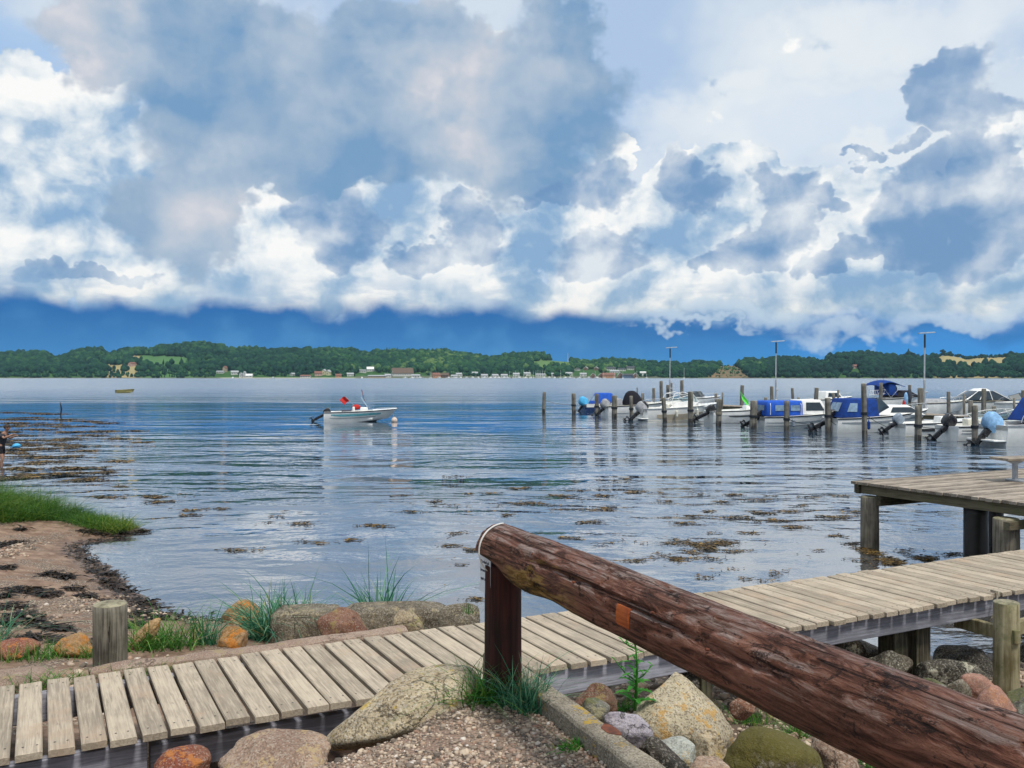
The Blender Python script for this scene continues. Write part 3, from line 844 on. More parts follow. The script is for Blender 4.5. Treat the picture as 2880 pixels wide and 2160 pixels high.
def pole_mesh(name, r, h, mat, parent=None, seg=28, rings=14, rough=.03, seed=0, top='flat', taper=.95, square=False, topmat=None):
    """upright round timber, base at z=0, irregular outline and checked top"""
    V = []; Fc = []; zs = [h * i / rings for i in range(rings + 1)]
    for i, z in enumerate(zs):
        f = 1 + (taper - 1) * i / rings
        for k in range(seg):
            a = 2 * math.pi * k / seg
            n = mnoise.noise(Vector((math.cos(a) * 1.6 + seed * 3.1, math.sin(a) * 1.6, z * 1.2 + seed)))
            n2 = mnoise.noise(Vector((math.cos(a) * 6 + seed, math.sin(a) * 6, z * 1.1)))
            rr = r * f * (1 + rough * n + rough * .8 * n2)
            V.append((math.cos(a) * rr, math.sin(a) * rr, z))
    for i in range(rings):
        for k in range(seg):
            l = (k + 1) % seg
            Fc.append((i * seg + k, i * seg + l, (i + 1) * seg + l, (i + 1) * seg + k))
    mi = [0] * len(Fc)
    t0 = rings * seg
    b = len(V)
    for q, (fr, dz) in enumerate(((.93, .006), (.6, .012), (.25, .010))):
        for k in range(seg):
            p = V[t0 + k]
            n = mnoise.noise(Vector((p[0] * 18 + seed, p[1] * 18, q)))
            V.append((p[0] * fr, p[1] * fr, h + dz * r / .1 + n * .02 * r))
        s = t0 if q == 0 else b + (q - 1) * seg
        for k in range(seg):
            l = (k + 1) % seg
            Fc.append((s + k, s + l, b + q * seg + l, b + q * seg + k)); mi.append(1 if topmat else 0)
    Fc.append(tuple(b + 2 * seg + k for k in range(seg))); mi.append(1 if topmat else 0)
    Fc.append(tuple(range(seg))[::-1]); mi.append(0)
    me = bpy.data.meshes.new(name); me.from_pydata(V, [], Fc)
    me.polygons.foreach_set('material_index', mi)
    return link_mesh(name, me, [mat, topmat] if topmat else mat, parent, 50)

# --- boardwalk, local x along it, y across away from the camera, origin at its near edge
bang = math.atan2(BD.y, BD.x)
bw = empty('boardwalk', BA, bang, 'weathered plank boardwalk crossing the shore towards the jetty on the right', 'boardwalk')
def bl(x, y, z=0.0): return Vector((x, y, z))
plank_run('deck', 121, .145, .021, BW_W, .036, M['deck'], bw, 'y', x0=-2.3 - 25 * .145, y0=0, seed=4, wob=.010, ends=.020, screws=True,
          sag=lambda x, t: -.012 * max(0, -(max(x, -3) + 1.0)) * (1.2 - t))
def bw_beam(x0, x1, y, z, h=.15, w=.07, m=None, nm='beam'):
    return beam(nm, bl(x0, y, z), bl(x1, y, z), w, h, m or M['beam'], bw)
bw_beam(-5.9, -.66, .10, -.155, .17)
bw_beam(-.64, .95, .16, -.19, .15)
bw_beam(.97, 3.02, .075, -.125, .17)
bw_beam(3.10, 11.4, .085, -.125, .17)
for (a, b) in ((-5.9, 2.9), (2.92, 11.4)): bw_beam(a, b, BW_W - .1, -.125, .17)
for x in (3.06,):
    beam('support_post', bl(x, .09, -.06), bl(x, .09, -.75), .1, .1, M['jbeam'], bw)
beam('cross_beam', bl(3.55, -.16, -.27), bl(3.55, BW_W, -.27), .12, .13, M['jbeam'], bw)
for x in (5.18, 5.45):
    o = beam('support_post', bl(x, .24, -.045), bl(x, .24, -1.1), .17, .17, M['jbeam'], bw)
for x in (5.3, 9.2):
    beam('support_post', bl(x, BW_W - .15, -.045), bl(x, BW_W - .15, -1.6), .17, .17, M['jbeam'], bw)
beam('support_post', bl(9.2, .2, -.045), bl(9.2, .2, -1.6), .17, .17, M['jbeam'], bw)

# --- rope hanging over the boardwalk's edge
rp = MB()
q0 = BA + BD * 6.18 + Vector((0, 0, .012)) - BN * .0
pts_ = [q0 + BN * .06, q0 - BN * .012, q0 - BN * .03 + Vector((-.03, 0, -.05)), q0 - BN * .045 + Vector((-.05, 0, -.12)), q0 - BN * .05 + Vector((-.085, 0, -.20)), q0 - BN * .05 + Vector((-.135, 0, -.27))]
rp.tube(pts_, [.010, .010, .008, .008, .007, .004], 8)
tag(rp.build('rope_end', M['rope'], smooth=True), 'frayed pale rope end hanging over the edge of the boardwalk', 'rope')

# --- green pile with its brace beside the boardwalk
pe_top = at(2830, 1694, 7.55); zt = pe_top.z
pe = empty('mooring_pile', (pe_top.x, pe_top.y, .1), 0, 'round green-stained timber pile with a brace, in front of the boardwalk at the right', 'pile')
o = pole_mesh('pile', .102, zt - .1, M['pile_green'], pe, seed=3, topmat=M['endgrain'])
bm_a = Vector((at(2690, 1722, 8.1).x, 8.1, 1.03 - .27)) - pe.location
bm_b = Vector((at(2850, 1768, 7.50).x, 7.43, .80)) - pe.location
beam('brace', bm_a, bm_b, .06, .11, M['pile_green'], pe, pv=.4)
bm_c = Vector((at(2960, 1700, 7.7).x, 7.75, .88)) - pe.location
beam('brace', Vector((.07, -.0, .74)), bm_c, .06, .11, M['pile_green'], pe, pv=.7)

# --- upper jetty
JC = Vector((5.81, 15.83, 1.11))
jt = empty('jetty', JC, bang, 'raised plank jetty on thick piles over the water beyond the boardwalk', 'jetty')
plank_run('deck', 41, .12, .012, 7.0, .045, M['jetty'], jt, 'x', x0=0, y0=0, seed=9, wob=.005, ends=.02)
# local: x along far edge, -y towards the boardwalk
beam('edge_beam', Vector((.10, 0, -.125)), Vector((.10, -4.9, -.125)), .07, .155, M['jbeam'], jt)
beam('edge_beam', Vector((0, -.12, -.125)), Vector((7, -.12, -.125)), .07, .155, M['jbeam'], jt)
for yy in (-.36, -3.08):
    beam('cross_beam', Vector((.08, yy - .14, -.29)), Vector((6.9, yy - .14, -.29)), .10, .17, M['jbeam'], jt)
beam('cross_beam', Vector((-.22, -3.0, -.33)), Vector((.25, -3.0, -.33)), .10, .12, M['jbeam'], jt)
def jpile(px, Y, r, ztop, mat, sd):
    p = Vector(((px - CX) / F * Y, Y, -1.3))
    loc = jt.matrix_basis.inverted() @ p if False else (Matrix.Rotation(-bang, 4, 'Z') @ (p - JC))
    o = pole_mesh('pile', r, ztop + 1.3, mat, jt, seed=sd, topmat=M['endgrain'], rough=.04)
    o.location = loc
    return o
jpile(2446, 15.62, .155, .86, M['pile'], 11)
jpile(2745, 14.35, .185, .90, M['pile_wet_shade'], 12)  # stands under the deck, whose shade is put into its dark colour
jpile(2830, 13.35, .185, .84, M['pile'], 13)
for (x, y) in ((3.2, -.4), (6.3, -.4), (3.2, -3.2), (6.3, -3.2)):
    o = pole_mesh('pile', .16, 2.2, M['pile_wet_shade'], jt, seed=x + y); o.location = (x, y, -2.4)

# --- bench on the jetty
bsp = Vector((8.57, 15.75, 1.112))
be = empty('bench', bsp, bang - .25, 'backless wooden bench on a grey steel foot standing on the jetty', 'bench')
sb = MB()
for k in range(4): sb.box((.55, -.165 + k * .112, .385), (1.75, .1, .045))
o = sb.build('seat', M['jetty'], be, bevel=.006); set_pv(o, [.5] * len(o.data.vertices))
fb = MB(); fb.prism([(-.20, .362), (-.05, .30), (.05, .30), (.20, .362)], -.04, .04)
fb.box((0, 0, .155), (.055, .08, .30)); fb.box((.22, 0, .02), (.52, .09, .035)); fb.box((0, 0, .015), (.12, .34, .03))
fb.build('foot', M['galv'], be, bevel=.004)
fb2 = MB(); fb2.box((1.15, 0, .18), (.055, .08, .36)); fb2.box((1.15, 0, .015), (.12, .34, .03)); fb2.build('foot', M['galv'], be, bevel=.004)

# --- log rail
post_b = Vector((-.044, 4.61, 1.22))
rail = empty('log_railing', (post_b.x, post_b.y, 1.30), 0, 'thick red-brown log railing with peeling stain on a squat round post', 'railing')
o = pole_mesh('post', .094, .78, M['post_brown'], rail, seed=5, taper=.97, rough=.02)
o.location = (0, 0, -.12)
LA = Vector((-.066, 4.665, 2.035)); LB = Vector((1.32, 1.44, 2.05))
ld = LB - LA; LB = LA + ld * 1.55; ld = LB - LA; LL = ld.length
nseg, nlen = 72, 400
th = np.linspace(0, 2 * np.pi, nseg, endpoint=False)
xs_ = np.concatenate([[0, .002, .008], np.linspace(.02, LL, nlen)])
Vv = np.zeros((len(xs_), nseg, 3))
for i, x in enumerate(xs_):
    edge = {0: .86, 1: .94, 2: .985}.get(i, 1.0)
    r0 = .126 * edge * (1 + .02 * math.sin(x * 2.3 + .5)) * (1 - .012 * x)
    Vv[i, :, 0] = x; Vv[i, :, 1] = np.cos(th) * r0; Vv[i, :, 2] = np.sin(th) * r0
Pf = Vv.reshape(-1, 3)
rad = np.c_[np.zeros(len(Pf)), Pf[:, 1], Pf[:, 2]]; rl = np.linalg.norm(rad, axis=1, keepdims=True); rad = rad / np.maximum(rl, 1e-6)
nz = gnoise(Pf * [1.6, 5, 5], 1.0, 1, 4) * .013 + gnoise(Pf * [3.0, 42, 42], 1.0, 4, 3) * .0045
ck = gnoise(Pf * [.9, 42, 42], 1.0, 7, 2); nz -= .016 * sstep(.40, .56, ck)
knot = gnoise(Pf, 9.0, 9, 3); nz -= .010 * sstep(.3, .55, knot)
# the head is cut back underneath
nz -= .070 * np.clip(1 - Pf[:, 0] / .34, 0, 1) * sstep(.05, -.75, rad[:, 2])
# worn flat scoop on the underside, as in the photo
nz -= .012 * np.exp(-((Pf[:, 0] - .70) / .16) ** 2) * sstep(-.2, -.8, rad[:, 2])
Pf = Pf + rad * nz[:, None]
idx = np.arange(len(xs_) * nseg).reshape(len(xs_), nseg)
fcs = np.stack([idx[:-1], np.roll(idx[:-1], -1, 1), np.roll(idx[1:], -1, 1), idx[1:]], -1).reshape(-1, 4)[:, ::-1]
c0 = len(Pf); Pf = np.vstack([Pf, [[0.004, 0, 0]], [[LL, 0, 0]]])
me = bpy.data.meshes.new('log')
tri = [(int(idx[0, k]), int(idx[0, (k + 1) % nseg]), c0) for k in range(nseg)] + [(int(idx[-1, (k + 1) % nseg]), int(idx[-1, k]), c0 + 1) for k in range(nseg)]
me.from_pydata(Pf.tolist(), [], fcs.tolist() + tri)
bm = bmesh.new(); bm.from_mesh(me); bmesh.ops.recalc_face_normals(bm, faces=bm.faces); bm.to_mesh(me); bm.free()
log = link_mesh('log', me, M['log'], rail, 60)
p2 = LA.lerp(LB, .955); o = pole_mesh('post', .094, .78, M['post_brown'], rail, seed=15, taper=.97, rough=.02); o.location = Vector((p2.x, p2.y, 1.18)) - Vector(rail.location)
log.location = LA - Vector(rail.location)
lq = ld.to_track_quat('X', 'Z'); log.rotation_euler = lq.to_euler()
def on_log(x, ang, off=.0):
    """local point on the log skin: ang from local +y towards +z"""
    r0 = .126 * (1 + .02 * math.sin(x * 2.3 + .5)) * (1 - .012 * x) + off
    return Vector((x, math.cos(ang) * r0, math.sin(ang) * r0))
side = -1                                        # local y that faces the camera is found below
ly = lq @ Vector((0, 1, 0)); side = 1 if ly.y < 0 else -1
def la(deg): return R(deg) if side == 1 else R(180 - deg)
# white strap round the log's head
sm = MB(); pts_ = []
for k in range(20): pts_.append((la(-48 + k * 7.2)))
secs = []
for a in pts_:
    secs.append([on_log(.058, a, .0035), on_log(.058, a, .007), on_log(.070, a, .007), on_log(.070, a, .0035)])
sm.loft(secs); sm.build('strap', M['strap'], log)
# inlaid repair plug
pg = MB(); secs = []
for k in range(6):
    a = la(-16 + k * 7.0)
    secs.append([on_log(1.40, a, -.02), on_log(1.40, a, .002), on_log(1.485, a, .002), on_log(1.485, a, -.02)])
pg.loft(secs); o = pg.build('repair_plug', M['plugwood'], log, bevel=.002)
# carved ring and nail heads
for (x, d) in ((1.62, 28), (.62, 40), (1.05, 22), (1.95, 10)):
    nl = MB(); c = on_log(x, la(d), .001); n = Vector((0, c.y, c.z)).normalized()
    nl.tube([c - n * .01, c + n * .003], .005, 8); nl.build('nail', M['rust'], log)

# --- small sign on the post
sc_ = Vector(at(1365, 1611, 4.60))
sg = empty('warning_sign', sc_, R(-63), 'small white sign with blue-black lettering hung on the side of the log railing post', 'sign')
SW, SHH = .125, .205
b = MB(); b.box((0, 0, 0), (SW, .004, SHH)); b.build('plate', M['signwhite'], sg, bevel=.001)
for i, tx in enumerate(('Færdsel på', 'broen er på', 'eget ansvar')):
    cu = bpy.data.curves.new('lettering', 'FONT'); cu.body = tx; cu.align_x = 'CENTER'; cu.align_y = 'CENTER'; cu.size = .0215; cu.extrude = .0004; cu.offset = .0004
    t = bpy.data.objects.new('lettering_curve', cu); COL.objects.link(t)
    bpy.context.view_layer.update()
    me = bpy.data.meshes.new_from_object(t.evaluated_get(bpy.context.evaluated_depsgraph_get())); bpy.data.objects.remove(t)
    o = link_mesh('lettering', me, M['signblack'], sg)
    o.rotation_euler = (R(90), 0, 0); o.location = (0, -.0026, .052 - i * .042)

# --- short posts
op = on_ground(310, 1895)
h_ = (op.y * (1895 - 1703) / F)
o = pole_mesh('timber_post', 46 / F * op.y, h_ + .25, M['old_post'], seed=8, rough=.02, taper=.98, topmat=M['endgrain'])
o.location = (op.x, op.y, op.z - .25)
tag(o, 'short grey weathered round post standing at the left behind the boardwalk', 'post')

# --- concrete kerb
kb = MB(); kz = 1.385
K0 = CU0 - CUD * .42; K1 = CU0 + CUD * 6.6
NK = 130; secs = []
for i in range(NK + 1):
    t = i / NK; c = K0 + (K1 - K0) * t
    def kp(u, z):
        p = c - CUN * (CURB_W * u); w = mnoise.noise(Vector((p.x * 9, p.y * 9, z * 9))) * .004
        return (p.x + CUN.x * w, p.y + CUN.y * w, z + w)
    secs.append([kp(0, .75), kp(0, kz - .012), kp(.08, kz), kp(.5, kz + .002), kp(.92, kz), kp(1, kz - .012), kp(1, 1.0)])
kb.loft(secs)
kerb = kb.build('concrete_kerb', M['curb'], smooth=35)
tag(kerb, 'straight concrete kerb with yellow lichen running towards the camera beside the railing post', 'kerb')
rs = MB()
rc = on_z(1716, 2052, kz + .003); 
ring = [(rc + CUD.to_3d() * (.062 * math.cos(a) * (1 + .2 * math.sin(3 * a))) + CUN.to_3d() * (.034 * math.sin(a) * (1 + .15 * math.cos(2 * a)))) for a in [2 * math.pi * k / 24 for k in range(24)]]
rs.add([(*p.xy, kz - .01) for p in ring] + [(*p.xy, kz + .0045) for p in ring], [tuple(range(24, 48))] + [(k, (k + 1) % 24, 24 + (k + 1) % 24, 24 + k) for k in range(24)])
o = rs.build('rust_plug', M['rust'], kerb)

# ---------------------------------------------------------------- stones
def stone_mesh(name, seed, planes=13, dmin=.56, rnd=16.0, nz=.13, sub=5, flat_top=None):
    bm = bmesh.new(); bmesh.ops.create_icosphere(bm, subdivisions=sub, radius=1)
    V = np.array([v.co[:] for v in bm.verts]); r = np.random.default_rng(seed)
    N = r.normal(size=(planes, 3)); N /= np.linalg.norm(N, axis=1, keepdims=True)
    d = r.uniform(dmin, 1.0, planes)
    if flat_top: N[0] = (.08, -.05, 1); N[0] /= np.linalg.norm(N[0]); d[0] = flat_top
    dots = np.maximum(V @ N.T, 1e-3) / d[None]
    rad = 1 / (np.sum(np.maximum(dots, 0) ** rnd, 1) + 1) ** (1 / rnd)
    V = V * rad[:, None]
    V = V * (1 + nz * gnoise(V, 1.6, seed % 17, 3)[:, None] + nz * .45 * gnoise(V, 5, seed % 13, 5)[:, None])
    V -= (V.max(0) + V.min(0)) / 2; V /= (V.max(0) - V.min(0)) / 2
    for v, c in zip(bm.verts, V): v.co = c
    me = bpy.data.meshes.new(name); bm.to_mesh(me); bm.free()
    return me

def stone(label, box, mat, seed, Y=None, depth=.8, bury=.35, tilt=0.0, group=None, name='boulder', cat='boulder', shape=None, skew=0.0, zb=None, **kw):
    """a stone that fills the given pixels, at its own distance and true size, its foot sunk in the ground"""
    x0, y0, x1, y1 = box
    if Y is None:
        g = on_ground((x0 + x1) / 2, y1) if zb is None else on_z((x0 + x1) / 2, y1, zb)
        Y = g.y
    w = (x1 - x0) / F * Y; h = (y1 - y0) / F * Y
    Yc = Y + w * depth * .35
    top = at((x0 + x1) / 2, y0, Yc).z
    w = (x1 - x0) / F * Yc
    hh = h * (1 + bury)
    me = stone_mesh(name, seed, **kw)
    V = np.empty(len(me.vertices) * 3, np.float32); me.vertices.foreach_get('co', V); V = V.reshape(-1, 3)
    if shape: V = shape(V)
    V[:, 0] += skew * V[:, 2]
    if tilt:
        c, s = math.cos(R(tilt)), math.sin(R(tilt)); V[:, [0, 2]] = V[:, [0, 2]] @ np.array([[c, s], [-s, c]])
    V -= (V.max(0) + V.min(0)) / 2; V /= (V.max(0) - V.min(0)) / 2
    V *= np.array([w / 2, w * depth / 2, hh / 2])
    me.vertices.foreach_set('co', V.astype(np.float32).ravel()); me.update()
    o = link_mesh(name, me, M[mat], smooth=True)
    o.location = (at((x0 + x1) / 2, y0, Yc).x, Yc, top - hh / 2)
    return tag(o, label, cat, group)

def flat(k):
    def f(V):
        V[:, 2] *= k; return V
    return f
def wedge(px, pz):      # pull the top of a stone to a ridge at px
    def f(V):
        t = np.clip((V[:, 2] + 1) / 2, 0, 1)
        V[:, 0] = V[:, 0] * (1 - .80 * t ** 1.1) + px * t ** 1.3
        V[:, 1] = V[:, 1] * (1 - .45 * t)
        return V
    return f
LEFT = 'boulders along the landward edge of the beach'
FRONT = 'stones beside the gravel path'
RIGHT = 'stones on the dark shore right of the kerb'
stone('smooth reddish pink boulder at the far left edge of the photo', (-40, 1797, 102, 1856), 'g_red', 21, group=LEFT, depth=.9)
stone('rounded boulder with orange lichen just left of the short grey post', (154, 1783, 268, 1850), 'g_orange', 22, group=LEFT)
stone('long slanting tan stone just right of the short grey post', (352, 1738, 452, 1828), 'g_tan', 23, group=LEFT, tilt=40, depth=.5, planes=9, dmin=.6, shape=flat(.35))
stone('bright orange boulder standing at the water edge', (616, 1689, 738, 1757), 'g_orange', 24, group=LEFT)
stone('small folded orange stone in the grass below the bright orange boulder', (608, 1764, 694, 1822), 'g_orange', 25, group=LEFT, planes=9, dmin=.6)
stone('red-brown granite boulder between the grass tufts behind the boardwalk', (892, 1717, 1046, 1812), 'g_redgrey', 26, group=LEFT, zb=.62)
stone('pale beige angular stone leaning on the low wall', (1100, 1716, 1192, 1790), 'g_beige', 27, group=LEFT, zb=.6, planes=8, dmin=.55, rnd=12)
stone('brown block stone with a grassy top left of the railing post', (1232, 1697, 1352, 1772), 'g_block', 28, group=LEFT, zb=.5, planes=9, dmin=.6, rnd=11)
# low wall of two weathered blocks at the water
wl_ = empty('low_stone_wall', on_z(1000, 1770, .3), R(3), 'low weathered stone wall at the water edge behind the boardwalk', 'wall')
def block(cx, w, h, dpt, seed):
    me = stone_mesh('block', seed, planes=10, dmin=.8, rnd=14, nz=.09)
    V = np.empty(len(me.vertices) * 3, np.float32); me.vertices.foreach_get('co', V); V = V.reshape(-1, 3)
    V = np.sign(V) * np.abs(V) ** .32
    V += .09 * np.c_[gnoise(V, 3, seed % 7, 4), gnoise(V, 3, seed % 7 + 1, 4), gnoise(V, 3, seed % 7 + 2, 4)]
    V *= np.array([w / 2, dpt / 2, h / 2]); me.vertices.foreach_set('co', V.astype(np.float32).ravel()); me.update()
    o = link_mesh('block', me, M['g_block'], wl_, smooth=True); o.location = (cx, 0, h / 2 - .18); return o
Yw = wl_.location.y
s_ = Yw / F
block((862 - 1000) * s_, 184 * s_, .41, .42, 41); block((1105 - 1000) * s_, 290 * s_, .43, .42, 42)

# slabs along the far side of the boardwalk
def slab_strip(label, x0, x1, y0, w, ztop, seed, mat='slab'):
    mb = MB(); n = 40; secs = []
    for i in range(n + 1):
        x = x0 + (x1 - x0) * i / n
        e = min(1, min(i, n - i) / 2 + .35)
        ww = w * (1 + .10 * mnoise.noise(Vector((x * 1.4, seed, 0)))) * (.7 + .3 * e)
        zz = ztop + .012 * mnoise.noise(Vector((x * 2.2, seed, 4)))
        def q(v, dz):
            p = BA + BD * x + BN * (BW_W + y0 + v * ww); k = mnoise.noise(Vector((p.x * 6, p.y * 6, dz * 3 + seed)))
            return (p.x + k * .01, p.y + k * .01, zz + dz * (1) + k * .008)
        secs.append([q(0, -.25), q(0, -.02), q(.06, 0), q(.35, .012), q(.7, .012), q(.95, -.004), q(1, -.03), q(1, -.25)])
    mb.loft(secs)
    o = mb.build('stone_slab', M[mat], smooth=40)
    return tag(o, label, 'slab')
slab_strip('broad flat pinkish stone slab in the grass left of the short grey post', -5.2, -1.12, .10, .34, 1.015, 3)
slab_strip('long narrow pinkish slab along the far side of the boardwalk', -.88, 1.25, .03, .17, 1.025, 7)

stone('large yellowish lichened boulder beside the foot of the railing post', (922, 1880, 1356, 2110), 'g_yellow', 31, Y=4.46, group=FRONT, depth=.85, tilt=27, bury=.05, planes=11, dmin=.64, nz=.09, shape=flat(.42))
stone('broad low pinkish boulder in front of the boardwalk', (612, 2078, 932, 2200), 'g_pink', 32, Y=4.05, group=FRONT, depth=.8, bury=.2, flat_top=.7)
stone('small rust-red boulder at the bottom edge of the photo', (430, 2103, 592, 2200), 'g_red', 33, Y=4.15, group=FRONT, depth=.9, bury=.2)

stone('big pointed cream-coloured speckled boulder under the log railing', (1746, 1898, 2062, 2122), 'g_big', 34, Y=4.95, group=RIGHT, depth=.75, shape=wedge(.0, 1), planes=8, dmin=.6, rnd=14, bury=.15, nz=.08)
stone('white and lilac stone wedged beside the kerb', (1700, 2000, 1838, 2092), 'g_white', 35, Y=4.35, group=RIGHT, tilt=-28, depth=.5, planes=9, dmin=.6, shape=flat(.5))
stone('flat pale speckled stone in front of the big pointed boulder', (1846, 2078, 1962, 2142), 'g_pale', 36, Y=4.25, group=RIGHT, depth=.7)
stone('small yellow-brown stone left of the mossy boulder', (1944, 2052, 2052, 2156), 'g_yellow', 37, Y=4.3, group=RIGHT, depth=.8)
stone('large rounded moss-green boulder below the log railing', (2026, 2046, 2318, 2230), 'g_moss', 38, Y=4.1, group=RIGHT, depth=.85, bury=.1, rnd=5)
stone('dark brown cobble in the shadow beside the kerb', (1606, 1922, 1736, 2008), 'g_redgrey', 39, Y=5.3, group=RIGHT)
stone('rounded olive-grey stone at the kerb edge', (1630, 1962, 1716, 2030), 'g_grey', 40, Y=4.75, group=RIGHT)
stone('dark grey stone lying along the lower kerb', (1800, 2080, 1968, 2200), 'g_dark', 43, Y=4.0, group=RIGHT, tilt=-34, depth=.5, shape=flat(.35))
stone('flat tan stone at the bottom edge below the yellow-brown stone', (1930, 2138, 2060, 2210), 'g_pink', 44, Y=4.0, group=RIGHT, flat_top=.6)
stone('pale pink stone under the log railing right of the mossy boulder', (2270, 2060, 2420, 2190), 'g_pink', 45, Y=4.35, group=RIGHT)
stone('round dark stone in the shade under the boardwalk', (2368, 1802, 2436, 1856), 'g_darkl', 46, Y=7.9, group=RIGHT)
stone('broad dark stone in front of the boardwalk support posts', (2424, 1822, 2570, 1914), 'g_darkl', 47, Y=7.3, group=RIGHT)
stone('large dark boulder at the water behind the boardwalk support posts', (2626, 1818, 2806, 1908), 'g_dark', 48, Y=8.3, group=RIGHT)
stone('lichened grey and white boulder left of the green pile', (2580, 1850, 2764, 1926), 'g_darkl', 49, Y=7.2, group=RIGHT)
stone('smooth greenish grey stone beside the log railing', (2574, 1904, 2682, 1985), 'g_grey', 50, Y=6.4, group=RIGHT)
stone('mottled grey stone between the greenish and the coral pink stones', (2650, 1908, 2734, 1990), 'g_block', 51, Y=6.25, group=RIGHT)
stone('coral pink rounded stone just in front of the green pile', (2700, 1896, 2806, 1970), 'g_coral', 52, Y=6.35, group=RIGHT)
stone('large coral pink boulder at the right above the log railing', (2742, 1926, 2868, 2050), 'g_coral', 53, Y=5.9, group=RIGHT)
stone('rough grey boulder at the right edge behind the pink boulder', (2812, 1926, 2930, 2010), 'g_grey', 54, Y=6.3, group=RIGHT)
stone('mossy grey stone at the right edge below the rough grey boulder', (2850, 1976, 2960, 2080), 'g_grey', 55, Y=5.6, group=RIGHT)
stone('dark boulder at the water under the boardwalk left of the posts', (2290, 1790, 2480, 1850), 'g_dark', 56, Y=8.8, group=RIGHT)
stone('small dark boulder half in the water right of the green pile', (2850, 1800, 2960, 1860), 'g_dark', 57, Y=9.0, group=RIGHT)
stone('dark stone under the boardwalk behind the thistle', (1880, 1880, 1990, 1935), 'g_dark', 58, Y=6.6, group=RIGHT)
stone('reddish stone in the shade right of the pointed boulder', (2050, 1960, 2130, 2010), 'g_redgrey', 59, Y=5.6, group=RIGHT)

# loose pebbles on path and beach
def pebbles(name, label, P, size, seed, zoff=.25):
    r = np.random.default_rng(seed)
    bm = bmesh.new(); bmesh.ops.create_icosphere(bm, subdivisions=1, radius=1)
    T = np.array([v.co[:] for v in bm.verts]); Fq = np.array([[v.index for v in f.verts] for f in bm.faces]); bm.free()
    T = T[:42]; n = len(P)
    sc = size * np.exp(r.normal(0, .38, n))[:, None] * np.c_[np.ones(n), r.uniform(.6, .95, n), r.uniform(.38, .75, n)]
    a = r.uniform(0, 2 * np.pi, n); ca, sa = np.cos(a), np.sin(a)
    X = T[None] * sc[:, None, :] * (1 + .16 * r.normal(size=(n, len(T), 1)))
    Xr = np.stack([X[..., 0] * ca[:, None] - X[..., 1] * sa[:, None], X[..., 0] * sa[:, None] + X[..., 1] * ca[:, None], X[..., 2]], -1)
    z = height(P[:, :2])[0]
    V = Xr + np.c_[P[:, :2], z + sc[:, 2] * zoff][:, None, :]
    FF = (Fq[None] + (np.arange(n) * len(T))[:, None, None]).reshape(-1, 3)
    pv = np.repeat(r.random(n), len(T))
    me = np_mesh(name, V.reshape(-1, 3), FF, {'pv': pv})
    o = link_mesh(name, me, M['pebble'], smooth=True)
    return tag(o, label, 'pebbles', kind='stuff')
r_ = np.random.default_rng(5)
C = np.c_[r_.uniform(-3.2, 1.0, 120000), r_.uniform(3.0, 5.6, 120000)]
hh, g_, s_d = height(C)
den = sstep(-.25, .35, gnoise(np.c_[C, np.zeros(len(C))], 1.7, 21, 4) + .45 * sstep(-1.0, .2, C[:, 0]) + .5 * sstep(-1.7, -2.3, C[:, 0]))
keep = (g_ > .6) & (r_.random(len(C)) < den * .70)
pebbles('gravel', 'loose grey and pink gravel on the path in front', C[keep], .0078, 6)
C = np.c_[r_.uniform(-9, -2.2, 60000), r_.uniform(6.3, 16.5, 60000)]
hh, g_, s_d = height(C)
den = sstep(.05, .4, gnoise(np.c_[C, np.zeros(len(C))], .8, 31, 4))
keep = (s_d > .1) & (r_.random(len(C)) < den * .5)
pebbles('beach_shingle', 'scattered shingle on the sandy beach', C[keep], .020, 8)
C = np.c_[r_.uniform(.1, 5.5, 22000), r_.uniform(3.6, 9.0, 22000)]
hh, g_, s_d = height(C)
keep = (g_ < .2) & (r_.random(len(C)) < .40)
pebbles('shore_stones', 'dark loose stones on the shore right of the kerb', C[keep], .022, 9)

# ---------------------------------------------------------------- seaweed
def strips(P, L, Wd, seed, lift=.02, up=.4, seg=3):
    """short ribbons lying about the points P"""
    r = np.random.default_rng(seed); n = len(P)
    a = r.uniform(0, 2 * np.pi, n); el = np.abs(r.normal(0, up, n))
    d = np.c_[np.cos(a) * np.cos(el), np.sin(a) * np.cos(el), np.sin(el)]
    s = np.c_[-np.sin(a), np.cos(a), np.zeros(n)]
    l = L * np.exp(r.normal(0, .4, n)); w = Wd * np.exp(r.normal(0, .3, n))
    bend = r.normal(0, .5, n)
    V = []; 
    for k in range(seg + 1):
        t = k / seg
        c = P + d * (l * t)[:, None] + s * (bend * l * t * t)[:, None]
        c[:, 2] -= (l * np.sin(el) * t * t * .9)
        ww = (w * (1 - .6 * abs(t - .4)))[:, None]
        tw = np.c_[s[:, :2], r.normal(0, .4, n)]
        V += [c + tw * ww * .5, c - tw * ww * .5]
    V = np.stack(V, 1); m = 2 * (seg + 1)
    q = np.array([[2 * k, 2 * k + 1, 2 * k + 3, 2 * k + 2] for k in range(seg)])
    FF = (q[None] + (np.arange(n) * m)[:, None, None]).reshape(-1, 4)
    return V.reshape(-1, 3), FF, np.repeat(r.random(n), m)

